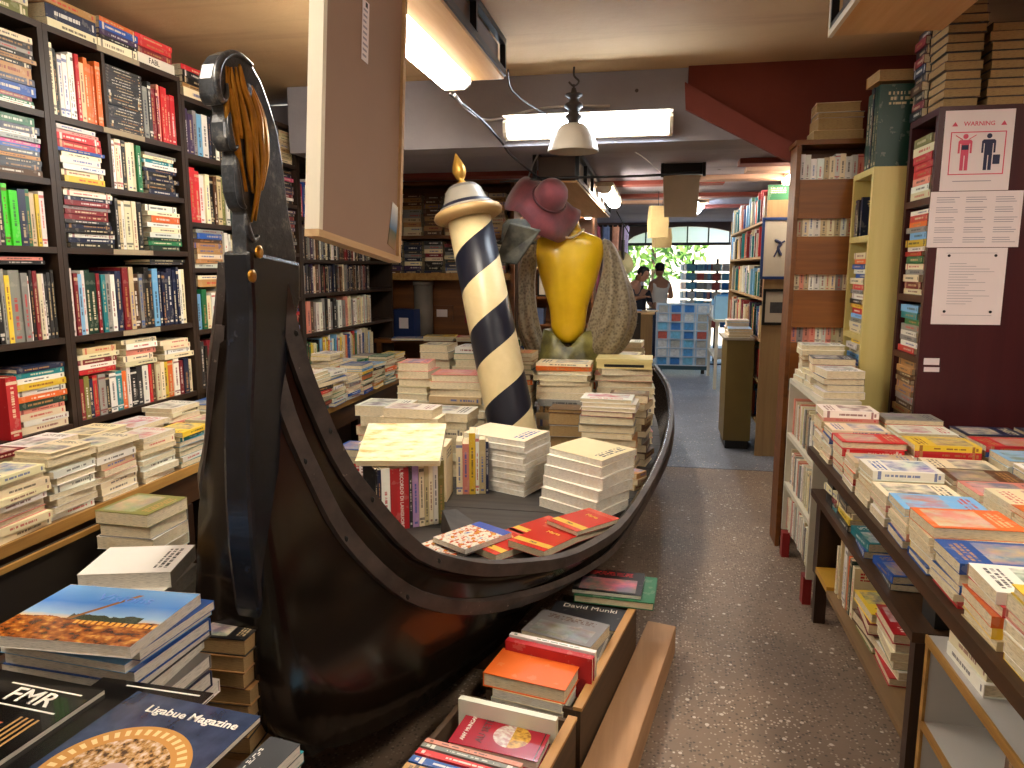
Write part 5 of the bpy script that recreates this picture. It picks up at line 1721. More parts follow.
for (x, y, a, dz), lb4 in zip(reds, rl):
    o = fancy('paperback', flatM(x, y, DZ_ + dz, .19, .26, a, 0), .19, .26, .03 if dz < .06 else .02, lb4, Nr.mat, pages='cream', color='red', cat='book')
    tz = .0304 if dz < .06 else .0204
    text('Marta', .03, M_TEXTY, o, frame((.095, .185, tz), (1, 0, 0), (0, 1, 0)))
    text('Mate', .018, M_TEXTB, o, frame((.095, .05, tz), (1, 0, 0), (0, 1, 0)))
Nc, uc, vc = uvmat('comic_style_cover')
cbx = Nc.n('ShaderNodeCombineXYZ'); Nc.l(uc, cbx.inputs[0]); Nc.l(vc, cbx.inputs[1])
m1 = Nc.noise(cbx.outputs[0], 7, 4, .6)
c = Nc.ramp(m1, [(.3, '#3c57b0'), (.42, '#e2d9c4'), (.5, '#eee6d2'), (.56, '#c23a28'), (.66, '#e0b64a')])
c = Nc.mix(Nc.math('GREATER_THAN', vc, .8), c, lin('#3c57b0'))
Nc.set(Base_Color=Nc.mix(Nc.band(uc, 0.0, 1.0), lin('#3a1d1a'), c), Roughness=.25, Coat_Weight=.3)
fancy('paperback', flatM(-.83, 2.84, DZ_, .2, .27, -33), .2, .27, .022, 'illustrated paperback with blue and red picture at the bow rail', Nc.mat, color='brown', cat='book')
fancy('paperback', flatM(-.73, 2.91, DZ_ + .031, .2, .27, -33), .2, .27, .024, 'illustrated paperback with dark brown spine beside the red series', Nc.mat, color='brown', cat='book')
# rear stacks
pile(-.24, 4.20, DZ_, 12, 178, 'rear stack by gunwale right of pole', 'pale', w=.3, h=.2, ts=[.045, .035, .04, .05, .045, .03, .05, .045, .03, .022, .022, .022], cols=['tan', 'beige', 'grey', 'beige', 'tan', 'beige', 'grey', 'grey', 'dark red', 'white', 'white', 'white'], ja=6, jit=.015, hard=.6, flip=.4)
pile(-.10, 3.93, DZ_, 3, 150, 'low papers at foot of rear stack', 'old', w=.13, h=.1, ts=[.03] * 3, ja=9, ind=True)
pile(-.50, 4.50, DZ_, 5, -90, 'brown stack just right of striped pole', 'old', w=.2, h=.24, ts=[.075, .075, .07, .075, .02], cols=['brown', 'brown', 'grey', 'brown', 'brown'], ja=2, hard=1, flip=0, pages='brown', art_top=False)
pile(-.13, 4.48, DZ_, 10, 172, 'crooked pile against the gunwale', 'old', w=.22, h=.2, t=(.035, .05), ja=8, jit=.015, flip=.5)
zc_, _ = pile(-.19, 5.04, DZ_, 12, -84, 'rear pile below the cream box', 'pale', w=.26, h=.36, ts=[.042] * 12, ja=4, jit=.01, flip=.3, hard=.5)
bx = empty('flat_box', (-.19, 5.02, zc_), 0, 'cream flat box with dark slot on the rear book pile', 'box')
boxo('base', -.18, .18, -.13, .13, 0, .045, plain('cream_card', '#d8c584', .6), bx)
boxo('lid', -.185, .185, -.135, .135, .046, .066, plain('cream_card', '#d8c584', .6), bx)
boxo('slot', -.13, .13, -.1312, -.1302, .012, .03, M_BLACK, bx)
pile(-.58, 4.86, DZ_, 14, -90, 'wide pile below the mannequin', 'pale', w=.22, h=.34, ts=[.045] * 9 + [.03, .04, .025, .03, .02], ja=4, jit=.01, flip=.3, hard=.5, cols=['beige'] * 5 + ['tan', 'grey', 'white', 'beige', 'cream', 'cream', 'white', 'orange', 'cream'])
pile(-.93, 4.86, DZ_, 16, -90, 'pile right behind pole with red book', 'mix', w=.22, h=.30, ts=[.045] * 9 + [.03, .035, .03, .035, .02, .025, .03], ja=4, jit=.01, flip=.2, hard=.6, cols=['grey'] * 6 + ['white', 'tan', 'beige', 'orange', 'navy', 'charcoal', 'green', 'tan', 'dark red', 'tan'])
# left rear
pile(-1.50, 4.0, DZ_, 7, -90, 'far white stack over the left gunwale', 'pale', w=.24, h=.28, t=(.05, .06), ja=4, hard=.1, flip=.1)
pile(-1.17, 4.06, DZ_, 8, -90, 'white stack left of striped pole', 'pale', w=.24, h=.32, t=(.042, .05), ja=4, hard=.1, flip=.1)
pile(-1.54, 3.66, DZ_, 6, -90, 'low stack by far gunwale', 'mix', w=.2, h=.24, t=(.03, .05), ja=6, hard=.1, flip=.2, tops='blue')
pile(-1.50, 4.57, DZ_, 12, -90, 'left rear pile of the gondola', 'pale', w=.24, h=.20, t=(.042, .052), ja=5, hard=.3, flip=.1)
pile(-1.20, 4.52, DZ_, 11, -90, 'mid rear pile left of pole', 'pale', w=.24, h=.34, t=(.042, .052), ja=5, hard=.3, flip=.1)
pile(-1.20, 5.0, DZ_, 14, -88, 'tall centre rear pile left of pole', 'pale', w=.24, h=.30, t=(.042, .05), ja=5, hard=.3, flip=.1, cols=['beige'] * 9 + ['navy', 'white', 'cream', 'green', 'white'])
pile(-1.50, 5.05, DZ_, 13, -90, 'tall left rear pile', 'pale', w=.24, h=.20, t=(.045, .052), ja=5, hard=.3, flip=.1)
for x, y, n_ in ((-.22, 5.5, 12), (-.54, 5.6, 13), (-1.1, 5.6, 14), (-.22, 5.9, 13), (-.54, 6.0, 13)):
    pile(x, y, DZ_, n_, -88, '', 'mix', w=.22, h=.26, t=(.04, .05), ja=6, flip=.3, ind=False)

# ------------------------------------------------------------------ paperbacks on the right table
RT = .7956
tb = lambda x, y, n_, a, where, tops, pal='warm', **kw: pile(x, y, RT, n_, a, where, pal, tops=tops, jit=.007, flip=.35, **{**dict(w=.145, h=.215, t=(.016, .03), ja=4, hard=.15), **kw})
# piles lie with their long side across the table; edge row first, from the near end
tb = lambda x, y, n_, where, tops, pal='warm', **kw: pile(x, y, RT, n_, rnd.choice((-90, -90, 90)), where, pal, tops=tops, flip=.3, **{**dict(w=.165, h=.228, t=(.016, .03), ja=2.5, hard=.15, jit=.004, wj=.04), **kw})
e1 = [(1.32, 7, 'cream'), (1.52, 7, 'yellow'), (1.72, 5, 'white'), (1.92, 5, 'blue'), (2.11, 6, 'orange'), (2.30, 5, 'light blue'), (2.49, 4, 'cream'), (2.68, 5, 'white'), (2.87, 5, 'beige'), (3.06, 6, 'red'), (3.26, 7, 'cream'), (3.42, 8, 'white')]
for (y, n_, tp), q in zip(e1, ORD):
    tb(.842, y, n_, f'{q} edge pile of paperback table', tp)
e2 = [(1.30, 8, 'yellow'), (1.50, 9, 'sky blue'), (1.70, 9, 'red'), (1.90, 8, 'lilac'), (2.09, 8, 'orange'), (2.28, 7, 'cream'), (2.47, 6, 'salmon'), (2.66, 5, 'brown'), (2.85, 5, 'cream'), (3.04, 6, 'yellow'), (3.24, 7, 'white'), (3.41, 7, 'grey')]
for (y, n_, tp), q in zip(e2, ORD):
    tb(1.092, y, n_, f'{q} second-row pile of paperback table', tp)
e3 = [(1.72, 8, 'white'), (1.92, 8, 'cream'), (2.11, 7, 'salmon'), (2.30, 7, 'yellow'), (2.49, 6, 'beige'), (2.68, 6, 'white'), (2.87, 6, 'sky blue'), (3.06, 6, 'red'), (3.26, 6, 'navy')]
for (y, n_, tp), q in zip(e3, ORD):
    tb(1.345, y, n_, f'{q} third-row pile of paperback table', tp)
e4 = [(2.3, 6, 'white'), (2.5, 6, 'cream'), (2.70, 6, 'blue'), (2.9, 6, 'salmon'), (3.1, 6, 'sky blue'), (3.29, 7, 'navy')]
for (y, n_, tp), q in zip(e4, ORD):
    tb(1.60, y, n_, f'{q} wall-side pile of paperback table', tp)

# books beneath: on the bench and its low shelf
row((.77, 3.14, .256), (-1, 0, 0), .25, 'on low bench shelf', cols=['cream', 'white', 'beige', 'white', 'red', 'white', 'orange', 'dark green', 'cream', 'beige', 'white'], h=(.2, .26), w=(.15, .2), jit=.02)
pile(.86, 2.74, .256, 4, 180, 'dark red pile on low bench shelf', cols=['olive', 'brown', 'dark red', 'yellow'], w=.16, h=.22, ts=[.025, .04, .04, .035], ja=7, hard=.9)
pile(.87, 2.52, .256, 6, 180, 'pile with red top on low bench shelf', cols=['red', 'white', 'green', 'cream', 'white', 'red'], w=.16, h=.21, t=(.02, .035), ja=5, hard=.5)
for k, (y, n_) in enumerate(((3.2, 3), (2.98, 4), (2.72, 2), (2.46, 2))):
    pile(.80, y, .6056, n_, 0, f'{nm[k]} pile tucked between bench and table', 'mix', w=.11, h=.19, t=(.02, .032), ja=6, tops=('cream', 'charcoal', 'teal', 'blue')[k])
pile(.84, 1.86, .6206, 3, 2, 'pile squeezed onto the white cabinet', 'pale', w=.13, h=.2, t=(.03, .036), ja=3)
row((.82, 1.75, .3786), (-1, 0, 0), .5, 'inside white cabinet', cols=['brown', 'cream', 'white', 'beige', 'cream', 'grey', 'white', 'tan', 'cream', 'white', 'beige', 'red'], h=(.17, .205), zmax=.21, w=(.15, .18), jit=.02)
# white shelf unit beyond
for z, zz in ((.164, .39), (.42, .67), (.70, .94)):
    row((.755, 4.2, z + .0008), (-1, 0, 0), .62, '', pal='pale', h=(.17, .2), zmax=zz - z - .01, w=(.12, .15), ind=False)
k = 0
for x, y, n_, cs in ((.86, 3.68, 4, ['white', 'grey', 'navy', 'white']), (.87, 3.90, 5, ['white', 'white', 'cream', 'salmon', 'navy']), (.86, 4.12, 7, ['white', 'cream', 'white', 'beige', 'tan', 'cream', 'white'])):
    pile(x, y, 1.0056, n_, -90 if k else 180, f'{nm[k]} pile on the white shelf unit', w=.17, h=.2, t=(.024, .036), ja=7, cols=cs, hard=.4); k += 1

# ------------------------------------------------------------------ maroon, yellow and brown cases
OW = (-1, 0, 0)
xm = MX0 + .006
wm = 'in maroon bookcase'
for i, (z, zz) in enumerate(((1.48, 1.87), (1.21, 1.45), (.9, 1.18))):
    stack((xm, 3.865, z + .0006), OW, 14, f'in near heap on {ORD[i + 1]} shelf ' + wm, pal=('mix', 'mix', 'old')[i], width=.28, t=(.02, .034), h=(.21, .27), zmax=zz)
stack((xm, 3.865, 1.9056), OW, 9, 'in near heap on top shelf ' + wm, cols=['cream', 'white', 'salmon', 'red', 'red', 'red', 'cream', 'olive', 'cream'], width=.28, t=(.026, .04), h=(.22, .27), zmax=2.2)
for x, n_, lb5, cs in ((1.235, 12, 'left tan tower on maroon bookcase', 'tan'), (1.405, 9, 'middle tan tower on maroon bookcase', 'beige'), (1.565, 7, 'right tan tower on maroon bookcase', 'tan')):
    pile(x, 3.65, MZ + .0306, n_, -90, lb5, w=.2, h=.145, ts=[.036] * n_, ja=2, jit=.005, cols=['black', 'brown', 'charcoal'] * 4 if n_ == 12 else ['charcoal', 'brown', 'black'] * 3 if n_ == 9 else ['brown', 'black'] * 3 + ['red'], hard=.9, pages='brown', art_top=False, flip=0)
for k in range(1):
    pile(1.25, 3.83 + k * .155, MZ + .0306, 10, 0, '', 'dark', w=.2, h=.15, ts=[.038] * 10, ja=2, ind=False)
    pile(1.46, 3.83 + k * .155, MZ + .0306, 9, 0, '', 'dark', w=.2, h=.15, ts=[.038] * 9, ja=2, ind=False)
# right-hand wall stacks beside the posters
rs = bookcase('wall_bookcase', 1.66, 2.4, 3.62, 3.95, 0, 2.4, [2.05, 1.75, 1.38, 1.02, .78], '-y', 'dark bookcase of mixed piles at the photo right edge beyond notices', M_SHELF, M_SHELFV)
for i, (z, zz) in enumerate(((1.38, 1.72), (1.02, 1.35), (1.75, 2.02), (2.05, 2.38))):
    cs = [['blue', 'navy', 'beige', 'blue', 'sky blue', 'cream', 'bright green', 'light blue', 'salmon', 'cream', 'beige'], ['white', 'beige', 'cream', 'white', 'tan', 'cream', 'white', 'beige'], ['cream', 'salmon', 'beige', 'tan', 'white', 'cream'], ['beige', 'tan', 'cream', 'white', 'salmon']][i]
    stack((1.70, 3.63, z + .0006), (0, -1, 0), len(cs), f'on {("third", "fourth", "second", "top")[i]} shelf of the wall bookcase at photo right', cols=cs, width=.27, ts=[.03] * len(cs), h=(.22, .26), zmax=zz, jit=.03)
    stack((2.0, 3.63, z + .0006), (0, -1, 0), 9, '', width=.3, t=(.02, .04), zmax=zz, ind=False)
row((1.64, 3.50, .7965), (0, -1, 0), .20, 'standing beside maroon side panel', cols=['orange', 'cream', 'white', 'beige'], h=(.24, .28), w=(.1, .11), ts=[.035, .05, .05, .05])
# yellow case
for i, (z, zz) in enumerate(((1.27, 1.72), (.9, 1.24))):
    stack((1.015, 4.268, z + .0006), OW, 16, f'on {("middle", "lower")[i]} shelf of pale yellow bookcase', pal='mix', width=.31, t=(.02, .032), h=(.22, .28), zmax=zz, jit=.02)
row((1.015, 4.268, 1.7606), OW, .12, 'on upper shelf of pale yellow bookcase', cols=['navy', 'purple', 'charcoal', 'navy'], h=(.18, .2))
YT = 2.0756
row((1.02, 4.16, YT), (0, -1, 0) if False else OW, .20, 'of the green volumes on yellow case', cols=['dark green', 'dark green', 'navy', 'dark green', 'dark green'], h=(.37, .40), w=(.26, .28), hard=1, jit=.004)
pile(1.14, 4.06, YT + .405, 1, -90, 'lying over the tall green volumes', cols=['tan'], w=.18, h=.24, ts=[.05], hard=1, art_top=False, pages='brown')
# brown display case rows of small paperbacks
for i, z in enumerate(BCZ):
    row((.925 - .174, 4.355, z - .0296), (0, -1, 0), .345, f'on {ORD[i]} row of brown display case', pal='pale', h=(.11, .14) if i < 4 else (.1, .12), w=(.1, .12), t=(.022, .036), jit=.01, ind=True, hard=0)
pile(.93, 4.43, 2.2756, 4, -90, 'on top of the brown display case', cols=['beige', 'tan', 'grey', 'beige'], w=.18, h=.24, ts=[.05, .06, .03, .05], pages='brown', art_top=False)
# far aisle shelving
for z, zz in ((.3, .63), (.65, .97), (1.0, 1.33), (1.35, 1.67), (1.7, 1.97), (2.0, 2.3)):
    row((.885, 9.46, z + .0008), OW, 2.9, '', pal=('mix' if z != 1.0 else 'shelf'), h=(.2, .28), zmax=zz - z - .005, w=(.16, .24), t=(.02, .05), jit=.05, ind=False)
# olive cabinet top
zc, _ = pile(.74, 6.86, 1.0006, 3, 180, 'pale heap on the olive cabinet', cols=['white', 'white', 'light blue'], w=.2, h=.26, ts=[.02, .03, .025], ja=6, art_top=True)
pile(.74, 7.10, 1.0006, 4, 180, 'heap at far end of the olive cabinet', cols=['white', 'cream', 'sky blue', 'white'], w=.2, h=.22, ts=[.04, .03, .04, .02], ja=8)
row((.78, 7.6, 1.002), OW, .2, '', ind=False, cols=['yellow'], h=(.24, .25)) if False else None

# back-left shelving: dark stacks above, rows of piles higher up
for k in range(6):
    stack((-2.55 + k * .2, 6.77, 1.5406), (0, -1, 0), 12, '', pal='dark' if k < 4 else 'pale', width=.19, t=(.03, .045), h=(.17, .185), zmax=1.86, ind=False)
    stack((-2.55 + k * .2, 6.77, 1.9006), (0, -1, 0), 12, '', pal='old', width=.19, t=(.03, .045), h=(.17, .185), zmax=2.3, ind=False)
for x, y, cs, n_ in ((-2.2, 6.45, 'blue', 1), (-1.9, 6.45, 'yellow', 2), (-1.6, 6.45, 'red', 2)):
    pile(x, y, .9556, n_, -85, f'{cs} papers lying on the back-left desk', 'pale', tops=cs, w=.2, h=.28, ts=[.02] * n_, ja=8, hard=0)

# things on the back-left shelving
for x, z, w_, h_, mt, lb7 in ((-1.72, 1.2, .2, .26, plain('red_mat', '#8a1f1f', .6), 'small print in red mount on the back-left shelving'), (-2.05, 1.16, .22, .16, M_BROWNW, 'small dark print in brown frame on the back-left shelving')):
    r = empty('framed_print', (x, 7.035, z), 0, lb7, 'picture')
    boxo('mount', -w_ / 2, w_ / 2, -.02, 0, -h_ / 2, h_ / 2, mt, r)
    boxo('print', -w_ / 4, w_ / 4, -.022, -.0205, -h_ / 5, h_ / 4, M_PAPER, r)
bb_ = empty('archive_box', (-2.32, 6.75, .9556), -.2, 'dark blue archive box with white label on the back-left desk', 'box')
boxo('body', -.11, .11, -.06, .06, 0, .26, plain('blue_box_card', '#1d2f5c', .5), bb_)
boxo('box_label', -.05, .05, -.0615, -.0605, .08, .18, M_PAPER, bb_)
pp = empty('pipe_column', (-2.2, 6.9, .9556), 0, 'thick grey pipe rising behind the back-left desk', 'pipe')
b = MB(); b.lathe([(.09, 0), (.09, .48)], 20); b.build('shaft', plain('grey_pipe', '#7c756c', .6), pp, smooth=True)
b = MB(); b.lathe([(.1, .481), (.1, .52)], 20); b.build('collar', plain('grey_pipe', '#7c756c', .6), pp, smooth=True)

# ------------------------------------------------------------------ notices on the maroon side panel
PY = MY0 - .0015


def paper(name, u0, v0, u1, v1, label, cat='notice'):
    a, c = at(u0, v0, y=PY), at(u1, v1, y=PY)
    r = empty(name, (a.x, PY, c.z), 0, label, cat)
    W_, H_ = c.x - a.x, a.z - c.z
    boxo('sheet', 0, W_, -.001, 0, 0, H_, M_PAPER, r)
    return r, W_, H_


def pbox(r, x0, x1, z0, z1, mat, name='print', dy=.0016):
    return boxo(name, x0, x1, -dy - .0008, -dy, z0, z1, mat, r)


def ppoly(r, pts, mat, name, dy=.0016):
    b = MB(); b.prism([Vector((x, -dy, z)) for x, z in pts], (0, -.0006, 0))
    return b.build(name, mat, r, fix=True)


wp, W_, H_ = paper('warning_notice', 946, 111, 1008, 190, 'white warning notice with pink and navy figures, uppermost on maroon panel')
text('WARNING', H_ * .075, M_PINK, wp, frame((W_ * .5, -.0018, H_ * .83), (1, 0, 0), (0, 0, 1)), bold=True)
for s in (.15, .85):
    ppoly(wp, [(W_ * s - H_ * .035, H_ * .805), (W_ * s + H_ * .035, H_ * .805), (W_ * s, H_ * .86)], M_PINK, 'warning_triangle')
fx0, fx1, fz0, fz1 = W_ * .1, W_ * .9, H_ * .2, H_ * .735
for a in ((fx0, fx1, fz0, fz0 + .004), (fx0, fx1, fz1 - .004, fz1), (fx0, fx0 + .004, fz0 + .004, fz1 - .004), (fx1 - .004, fx1, fz0 + .004, fz1 - .004)):
    pbox(wp, *a, M_PINK, 'border_line')


def pictogram(r, cx, mat, s):
    pts = [(cx + s * .16 * math.cos(i * PI / 6), fz1 - s * .3 + s * .16 * math.sin(i * PI / 6)) for i in range(12)]
    ppoly(r, pts, mat, 'figure_head')
    y = fz1 - s * .52
    body = [(-.33, 0), (.33, 0), (.42, -.1), (.42, -.85), (.3, -.85), (.3, -.25), (.24, -.25), (.24, -1.95), (.03, -1.95), (.03, -1.0), (-.03, -1.0), (-.03, -1.95), (-.24, -1.95), (-.24, -.25), (-.3, -.25), (-.3, -.85), (-.42, -.85), (-.42, -.1)]
    ppoly(r, [(cx + s * x, y + s * z) for x, z in body], mat, 'figure_body')


s_ = (fz1 - fz0) / 2.75
pictogram(wp, W_ * .32, M_PINK, s_); pictogram(wp, W_ * .66, M_INK, s_)
pbox(wp, W_ * .32 - s_ * .2, W_ * .32 + s_ * .2, fz1 - s_ * 1.15, fz1 - s_ * .85, M_INK, 'front_bag', .0026)
pbox(wp, W_ * .66 + s_ * .3, W_ * .66 + s_ * .72, fz1 - s_ * 2.1, fz1 - s_ * 1.5, M_INK, 'carried_bag', .0026)
for dx in (-1, 1):
    b = MB(); b.bar((W_ * .32 + dx * s_ * .18, -.002, fz1 - s_ * .5), (W_ * .32 + dx * s_ * .62, -.002, fz1 - s_ * .22), .003, .003); b.build('strike_line', M_PINK, wp)
pbox(wp, W_ * .18, W_ * .74, H_ * .115, H_ * .125, M_GREYINK, 'small_print')
tp, W_, H_ = paper('text_notice', 931, 192, 1018, 247, 'wide white sheet of small text blocks in the middle of maroon panel')
for i in range(3):
    for j in range(5):
        for k in range(3):
            z = H_ * (.9 - j * .18) - k * H_ * .04
            pbox(tp, W_ * (.07 + i * .32), W_ * (.07 + i * .32 + rnd.uniform(.18, .25)), z - H_ * .012, z, M_GREYINK, 'text_line')
tp, W_, H_ = paper('printed_notice', 937, 248, 1000, 325, 'white printed sheet pinned at four corners, lowest on the maroon panel')
for k in range(16):
    z = H_ * (.80 - k * .035)
    pbox(tp, W_ * .2, W_ * rnd.uniform(.4, .85), z - H_ * .006, z, M_GREYINK, 'text_line')
for a in ((.14, .86, .93, .935), (.14, .86, .12, .125)):
    pbox(tp, W_ * a[0], W_ * a[1], H_ * a[2], H_ * a[3], M_GREYINK, 'border_line')
for x, z in ((.18, .9), (.84, .9), (.18, .17), (.84, .17)):
    b = MB(); b.lathe([(.006, 0), (.006, .003), (.002, .005)], 8, M=Matrix.Translation((W_ * x, -.0015, H_ * z)) @ Matrix.Rotation(PI / 2, 4, 'X'))
    b.build('pin', M_DKMETAL, tp)
for k, (v0, v1) in enumerate(((358, 365), (367, 372))):
    p_, W_, H_ = paper('paper_scrap', 924, v0, 939, v1, ('upper' if k == 0 else 'lower') + ' torn cream paper scrap near the bottom of maroon panel', 'paper')

# ------------------------------------------------------------------ mannequin with hat
man = empty('mannequin', (-.60, 5.22, 1.06), math.radians(6), 'yellow dress form in brocade sleeves and bead necklace standing behind the pole', 'mannequin')


def oval(cx, cy, z, rx, ry, n=28, back=0.0):
    out = []
    for i in range(n):
        a = 2 * PI * i / n
        x, y = math.cos(a), math.sin(a)
        fur = 0.0
        if y < 0 and back:
            fur = back * math.exp(-(x / .18) ** 2)
        out.append((cx + rx * x, cy + ry * y + fur, z))
    return out


prof = [(.03, .035, .01, 0), (.075, .06, .04, 0), (.11, .075, .09, .004), (.118, .085, .16, .008), (.122, .095, .24, .012), (.16, .108, .34, .016), (.195, .115, .45, .018), (.222, .112, .56, .014), (.235, .095, .625, .008), (.205, .075, .672, .0), (.11, .06, .695, 0), (.07, .06, .715, 0), (.06, .056, .76, 0), (.058, .053, .84, 0)]
b = MB(); b.loft([oval(0, 0, z, rx, ry, 28, bk) for rx, ry, z, bk in prof])
NY = NT('yellow_form_paint')
NY.set(Base_Color=NY.ramp(NY.noise(NY.coord('Object'), 6, 4), [(.3, '#d9a90e'), (.7, '#f0c41f')]), Roughness=.33, Coat_Weight=.2)
to = b.build('torso', NY.mat, man, smooth=True)
md = to.modifiers.new('sub', 'SUBSURF'); md.levels = 1; md.render_levels = 1
NB = NT('brocade_cloth')
p_ = NB.coord('Object')
vn = NB.voronoi(p_, 60, 'Distance')
c = NB.ramp(NB.math('ADD', NB.math('MULTIPLY', vn, .7), NB.math('MULTIPLY', NB.noise(p_, 28, 5), .6)), [(.30, '#453a26'), (.52, '#6f6046'), (.75, '#8b7c60')])
NB.set(Base_Color=c, Roughness=.5, Sheen_Weight=.3)
NB.bump(NB.noise(p_, 30, 4), .3, .006)


def sleeve(sgn, wide):
    rings = []
    spec = [(.225, .665, .03, .05), (.262, .60, .05, .07), (.285, .5, .06, .085), (.295, .38, .085 * wide, .1), (.30, .25, .115 * wide, .12), (.285, .12, .13 * wide, .12), (.24, .0, .12 * wide, .11), (.2, -.09, .09 * wide, .08)]
    for k, (x, z, rx, ry) in enumerate(spec):
        ring = []
        for i in range(36):
            a = 2 * PI * i / 36
            f = 1 + .11 * math.sin(a * 7 + k * .5) * min(1, k / 3)
            ring.append((sgn * x * (1.0 if sgn > 0 else .94) + rx * f * math.cos(a) * sgn, .01 + ry * f * math.sin(a), z))
        rings.append(ring)
    bb = MB(); bb.loft(rings)
    o = bb.build('sleeve', NB.mat, man, smooth=True, fix=True)
    m_ = o.modifiers.new('sub', 'SUBSURF'); m_.levels = 1; m_.render_levels = 1


sleeve(1, 1.2); sleeve(-1, .62)
# bodice edges and skirt
rings = []
for k, (rx, ry, z) in enumerate([(.16, .12, .1), (.19, .14, .0), (.23, .17, -.10), (.26, .19, -.2)]):
    ring = []
    for i in range(48):
        a = 2 * PI * i / 48
        f = 1 + .06 * math.sin(a * 11) * (k + 1) / 4
        # open V at the back
        zz = z + (-.10 * math.exp(-((math.cos(a)) / .45) ** 2) if (math.sin(a) < 0 and k == 0) else 0)
        ring.append((rx * f * math.cos(a), ry * f * math.sin(a), zz))
    rings.append(ring)
b = MB(); b.loft(rings, caps=False)
NG = NT('olive_silk')
NG.set(Base_Color=NG.ramp(NG.noise(NG.coord('Object'), 9, 5), [(.35, '#4a4420'), (.65, '#8f8546')]), Roughness=.4)
sk = b.build('skirt', NG.mat, man, smooth=True, fix=True)
md = sk.modifiers.new('solid', 'SOLIDIFY'); md.thickness = .006
for i in range(22):
    a = PI + PI * (i + .5) / 22
    x, y = .085 * math.cos(a), -.03 + .085 * math.sin(a) * .9
    z = .715 - .05 * abs(math.sin(a)) ** 2
    b = MB(); b.lathe([(.002, -.008), (.007, -.005), (.009, 0), (.007, .005), (.002, .008)], 8, M=Matrix.Translation((x * 1.05, y, z)))
    b.build('bead', plain('necklace_bead', '#b9a27a', .3), man, smooth=True)
st_ = MB(); st_.lathe([(.15, -1.0), (.15, -.975), (.03, -.96), (.018, -.9), (.018, .02)], 20)
st_.lathe([(.02, -.02), (.02, .01)], 8)
so = st_.build('stand', M_DARKWZ, man)
so.scale = (1, 1, .52)
man.scale = (1.08, 1.1, 1.12)
# maroon felt hat
hat = empty('felt_hat', (-.725, 5.10, 1.985), 0, 'maroon felt hat with wide drooping brim on the mannequin neck', 'hat')
NH = NT('maroon_felt')
NH.set(Base_Color=NH.ramp(NH.noise(NH.coord('Object'), 10, 5), [(.3, '#5e2328'), (.7, '#8a3a3c')]), Roughness=.75, Sheen_Weight=.4)
b = MB()
R1 = Vector((0, 0, 1)).rotation_difference(Vector((.50, -.62, .60))).to_matrix().to_4x4()
rings = []
for r0, z, wv in [(.005, .15, 0), (.05, .148, 0), (.085, .13, 0), (.105, .09, 0), (.112, .04, 0), (.115, .012, 0), (.15, -.004, .006), (.2, -.035, .02), (.25, -.085, .055), (.247, -.09, .055), (.15, -.012, .006), (.108, .002, 0)]:
    rings.append([R1 @ Vector((r0 * math.cos(a) * (1.0), r0 * math.sin(a), z + wv * math.sin(a * 3 + .6) + wv * .5 * math.sin(a * 5))) for a in (2 * PI * i / 48 for i in range(48))])
b.loft(rings, caps=True)
ho_ = b.build('crown_and_brim', NH.mat, hat, smooth=True, fix=True)
ho_.location = (.0, -.06, .06)
hat.scale = (1.0, 1.0, 1.0)
hb_ = MB(); hb_.tube([R1 @ Vector((.117 * math.cos(a), .117 * math.sin(a), .02)) for a in (2 * PI * i / 32 for i in range(33))], .008, 6)
q = hb_.build('hat_band', plain('dark_band', '#4a1c20', .6), hat, smooth=True); q.location = (.0, -.06, .06)
# grey hat beside the pole cap
h2 = empty('folded_hat', (-.88, 4.72, 1.78), 0, 'dark grey folded hat on a stand between pole cap and maroon hat', 'hat')
NGr = NT('grey_felt')
NGr.set(Base_Color=NGr.ramp(NGr.noise(NGr.coord('Object'), 14, 5), [(.3, '#22221f'), (.7, '#5f5d50')]), Roughness=.7)
b = MB(); b.lathe([(.01, .13), (.06, .125), (.09, .09), (.1, .0), (.13, -.02), (.12, -.03), (.09, -.01)], 28, sx=1.0, sy=.8)
b.build('crown', NGr.mat, h2, smooth=True)
b = MB(); b.hexa([(-.12, -.11, -.14), (.02, -.12, -.16), (.03, -.1, -.16), (-.11, -.09, -.14), (-.02, -.13, .1), (.17, -.08, .05), (.17, -.06, .06), (-.02, -.11, .1)])
b.build('flap', NGr.mat, h2, bevel=.01)
b = MB(); b.tube([(0, 0, .1), (0, .0, -.815)], .012, 8); b.build('stand_pole', M_DARKWZ, h2)

# ------------------------------------------------------------------ far end of the shop
M_RACK = plain('white_rack_paint', '#c9d0d6', .45)
ra, rb_ = at(657, 303, y=11.6), at(707, 366, y=11.6)
rack = empty('postcard_rack', (ra.x, 11.6, rb_.z), 0, 'pale blue rack filled with postcards at the end of the aisle', 'rack')
RW, RH = rb_.x - ra.x, ra.z - rb_.z
boxo('back_panel', 0, RW, .01, .03, 0, RH, plain('pale_blue_panel', '#9fc3dc', .5), rack)
for i in range(5):
    boxo('upright', RW * i / 4 - .008, RW * i / 4 + .008, -.03, .0095, 0, RH, M_RACK, rack)
for j in range(8):
    boxo('ledge', .009, RW - .009, -.04, -.0305, RH * j / 7 * .98, RH * j / 7 * .98 + .012, M_RACK, rack)
boxo('base_board', -.02, RW + .02, -.05, .05, -.06, -.001, plain('dark_teal_base', '#2b4750', .5), rack)
for x in (.05, RW - .09):
    boxo('foot', x, x + .05, -.04, .04, -rb_.z, -.0605, M_BLACK, rack)
PCM = [plain('postcard_' + n_, c_, .35, var=.5, scale=30) for n_, c_ in (('sky', '#4f93c9'), ('lagoon', '#2f6fb0'), ('pale', '#cfd4d4'), ('aqua', '#6fb6d6'), ('sunset', '#b0574a'), ('print', '#a8a79d'))]
cn = ['sky blue', 'deep blue', 'pale grey', 'aqua', 'reddish', 'light beige']
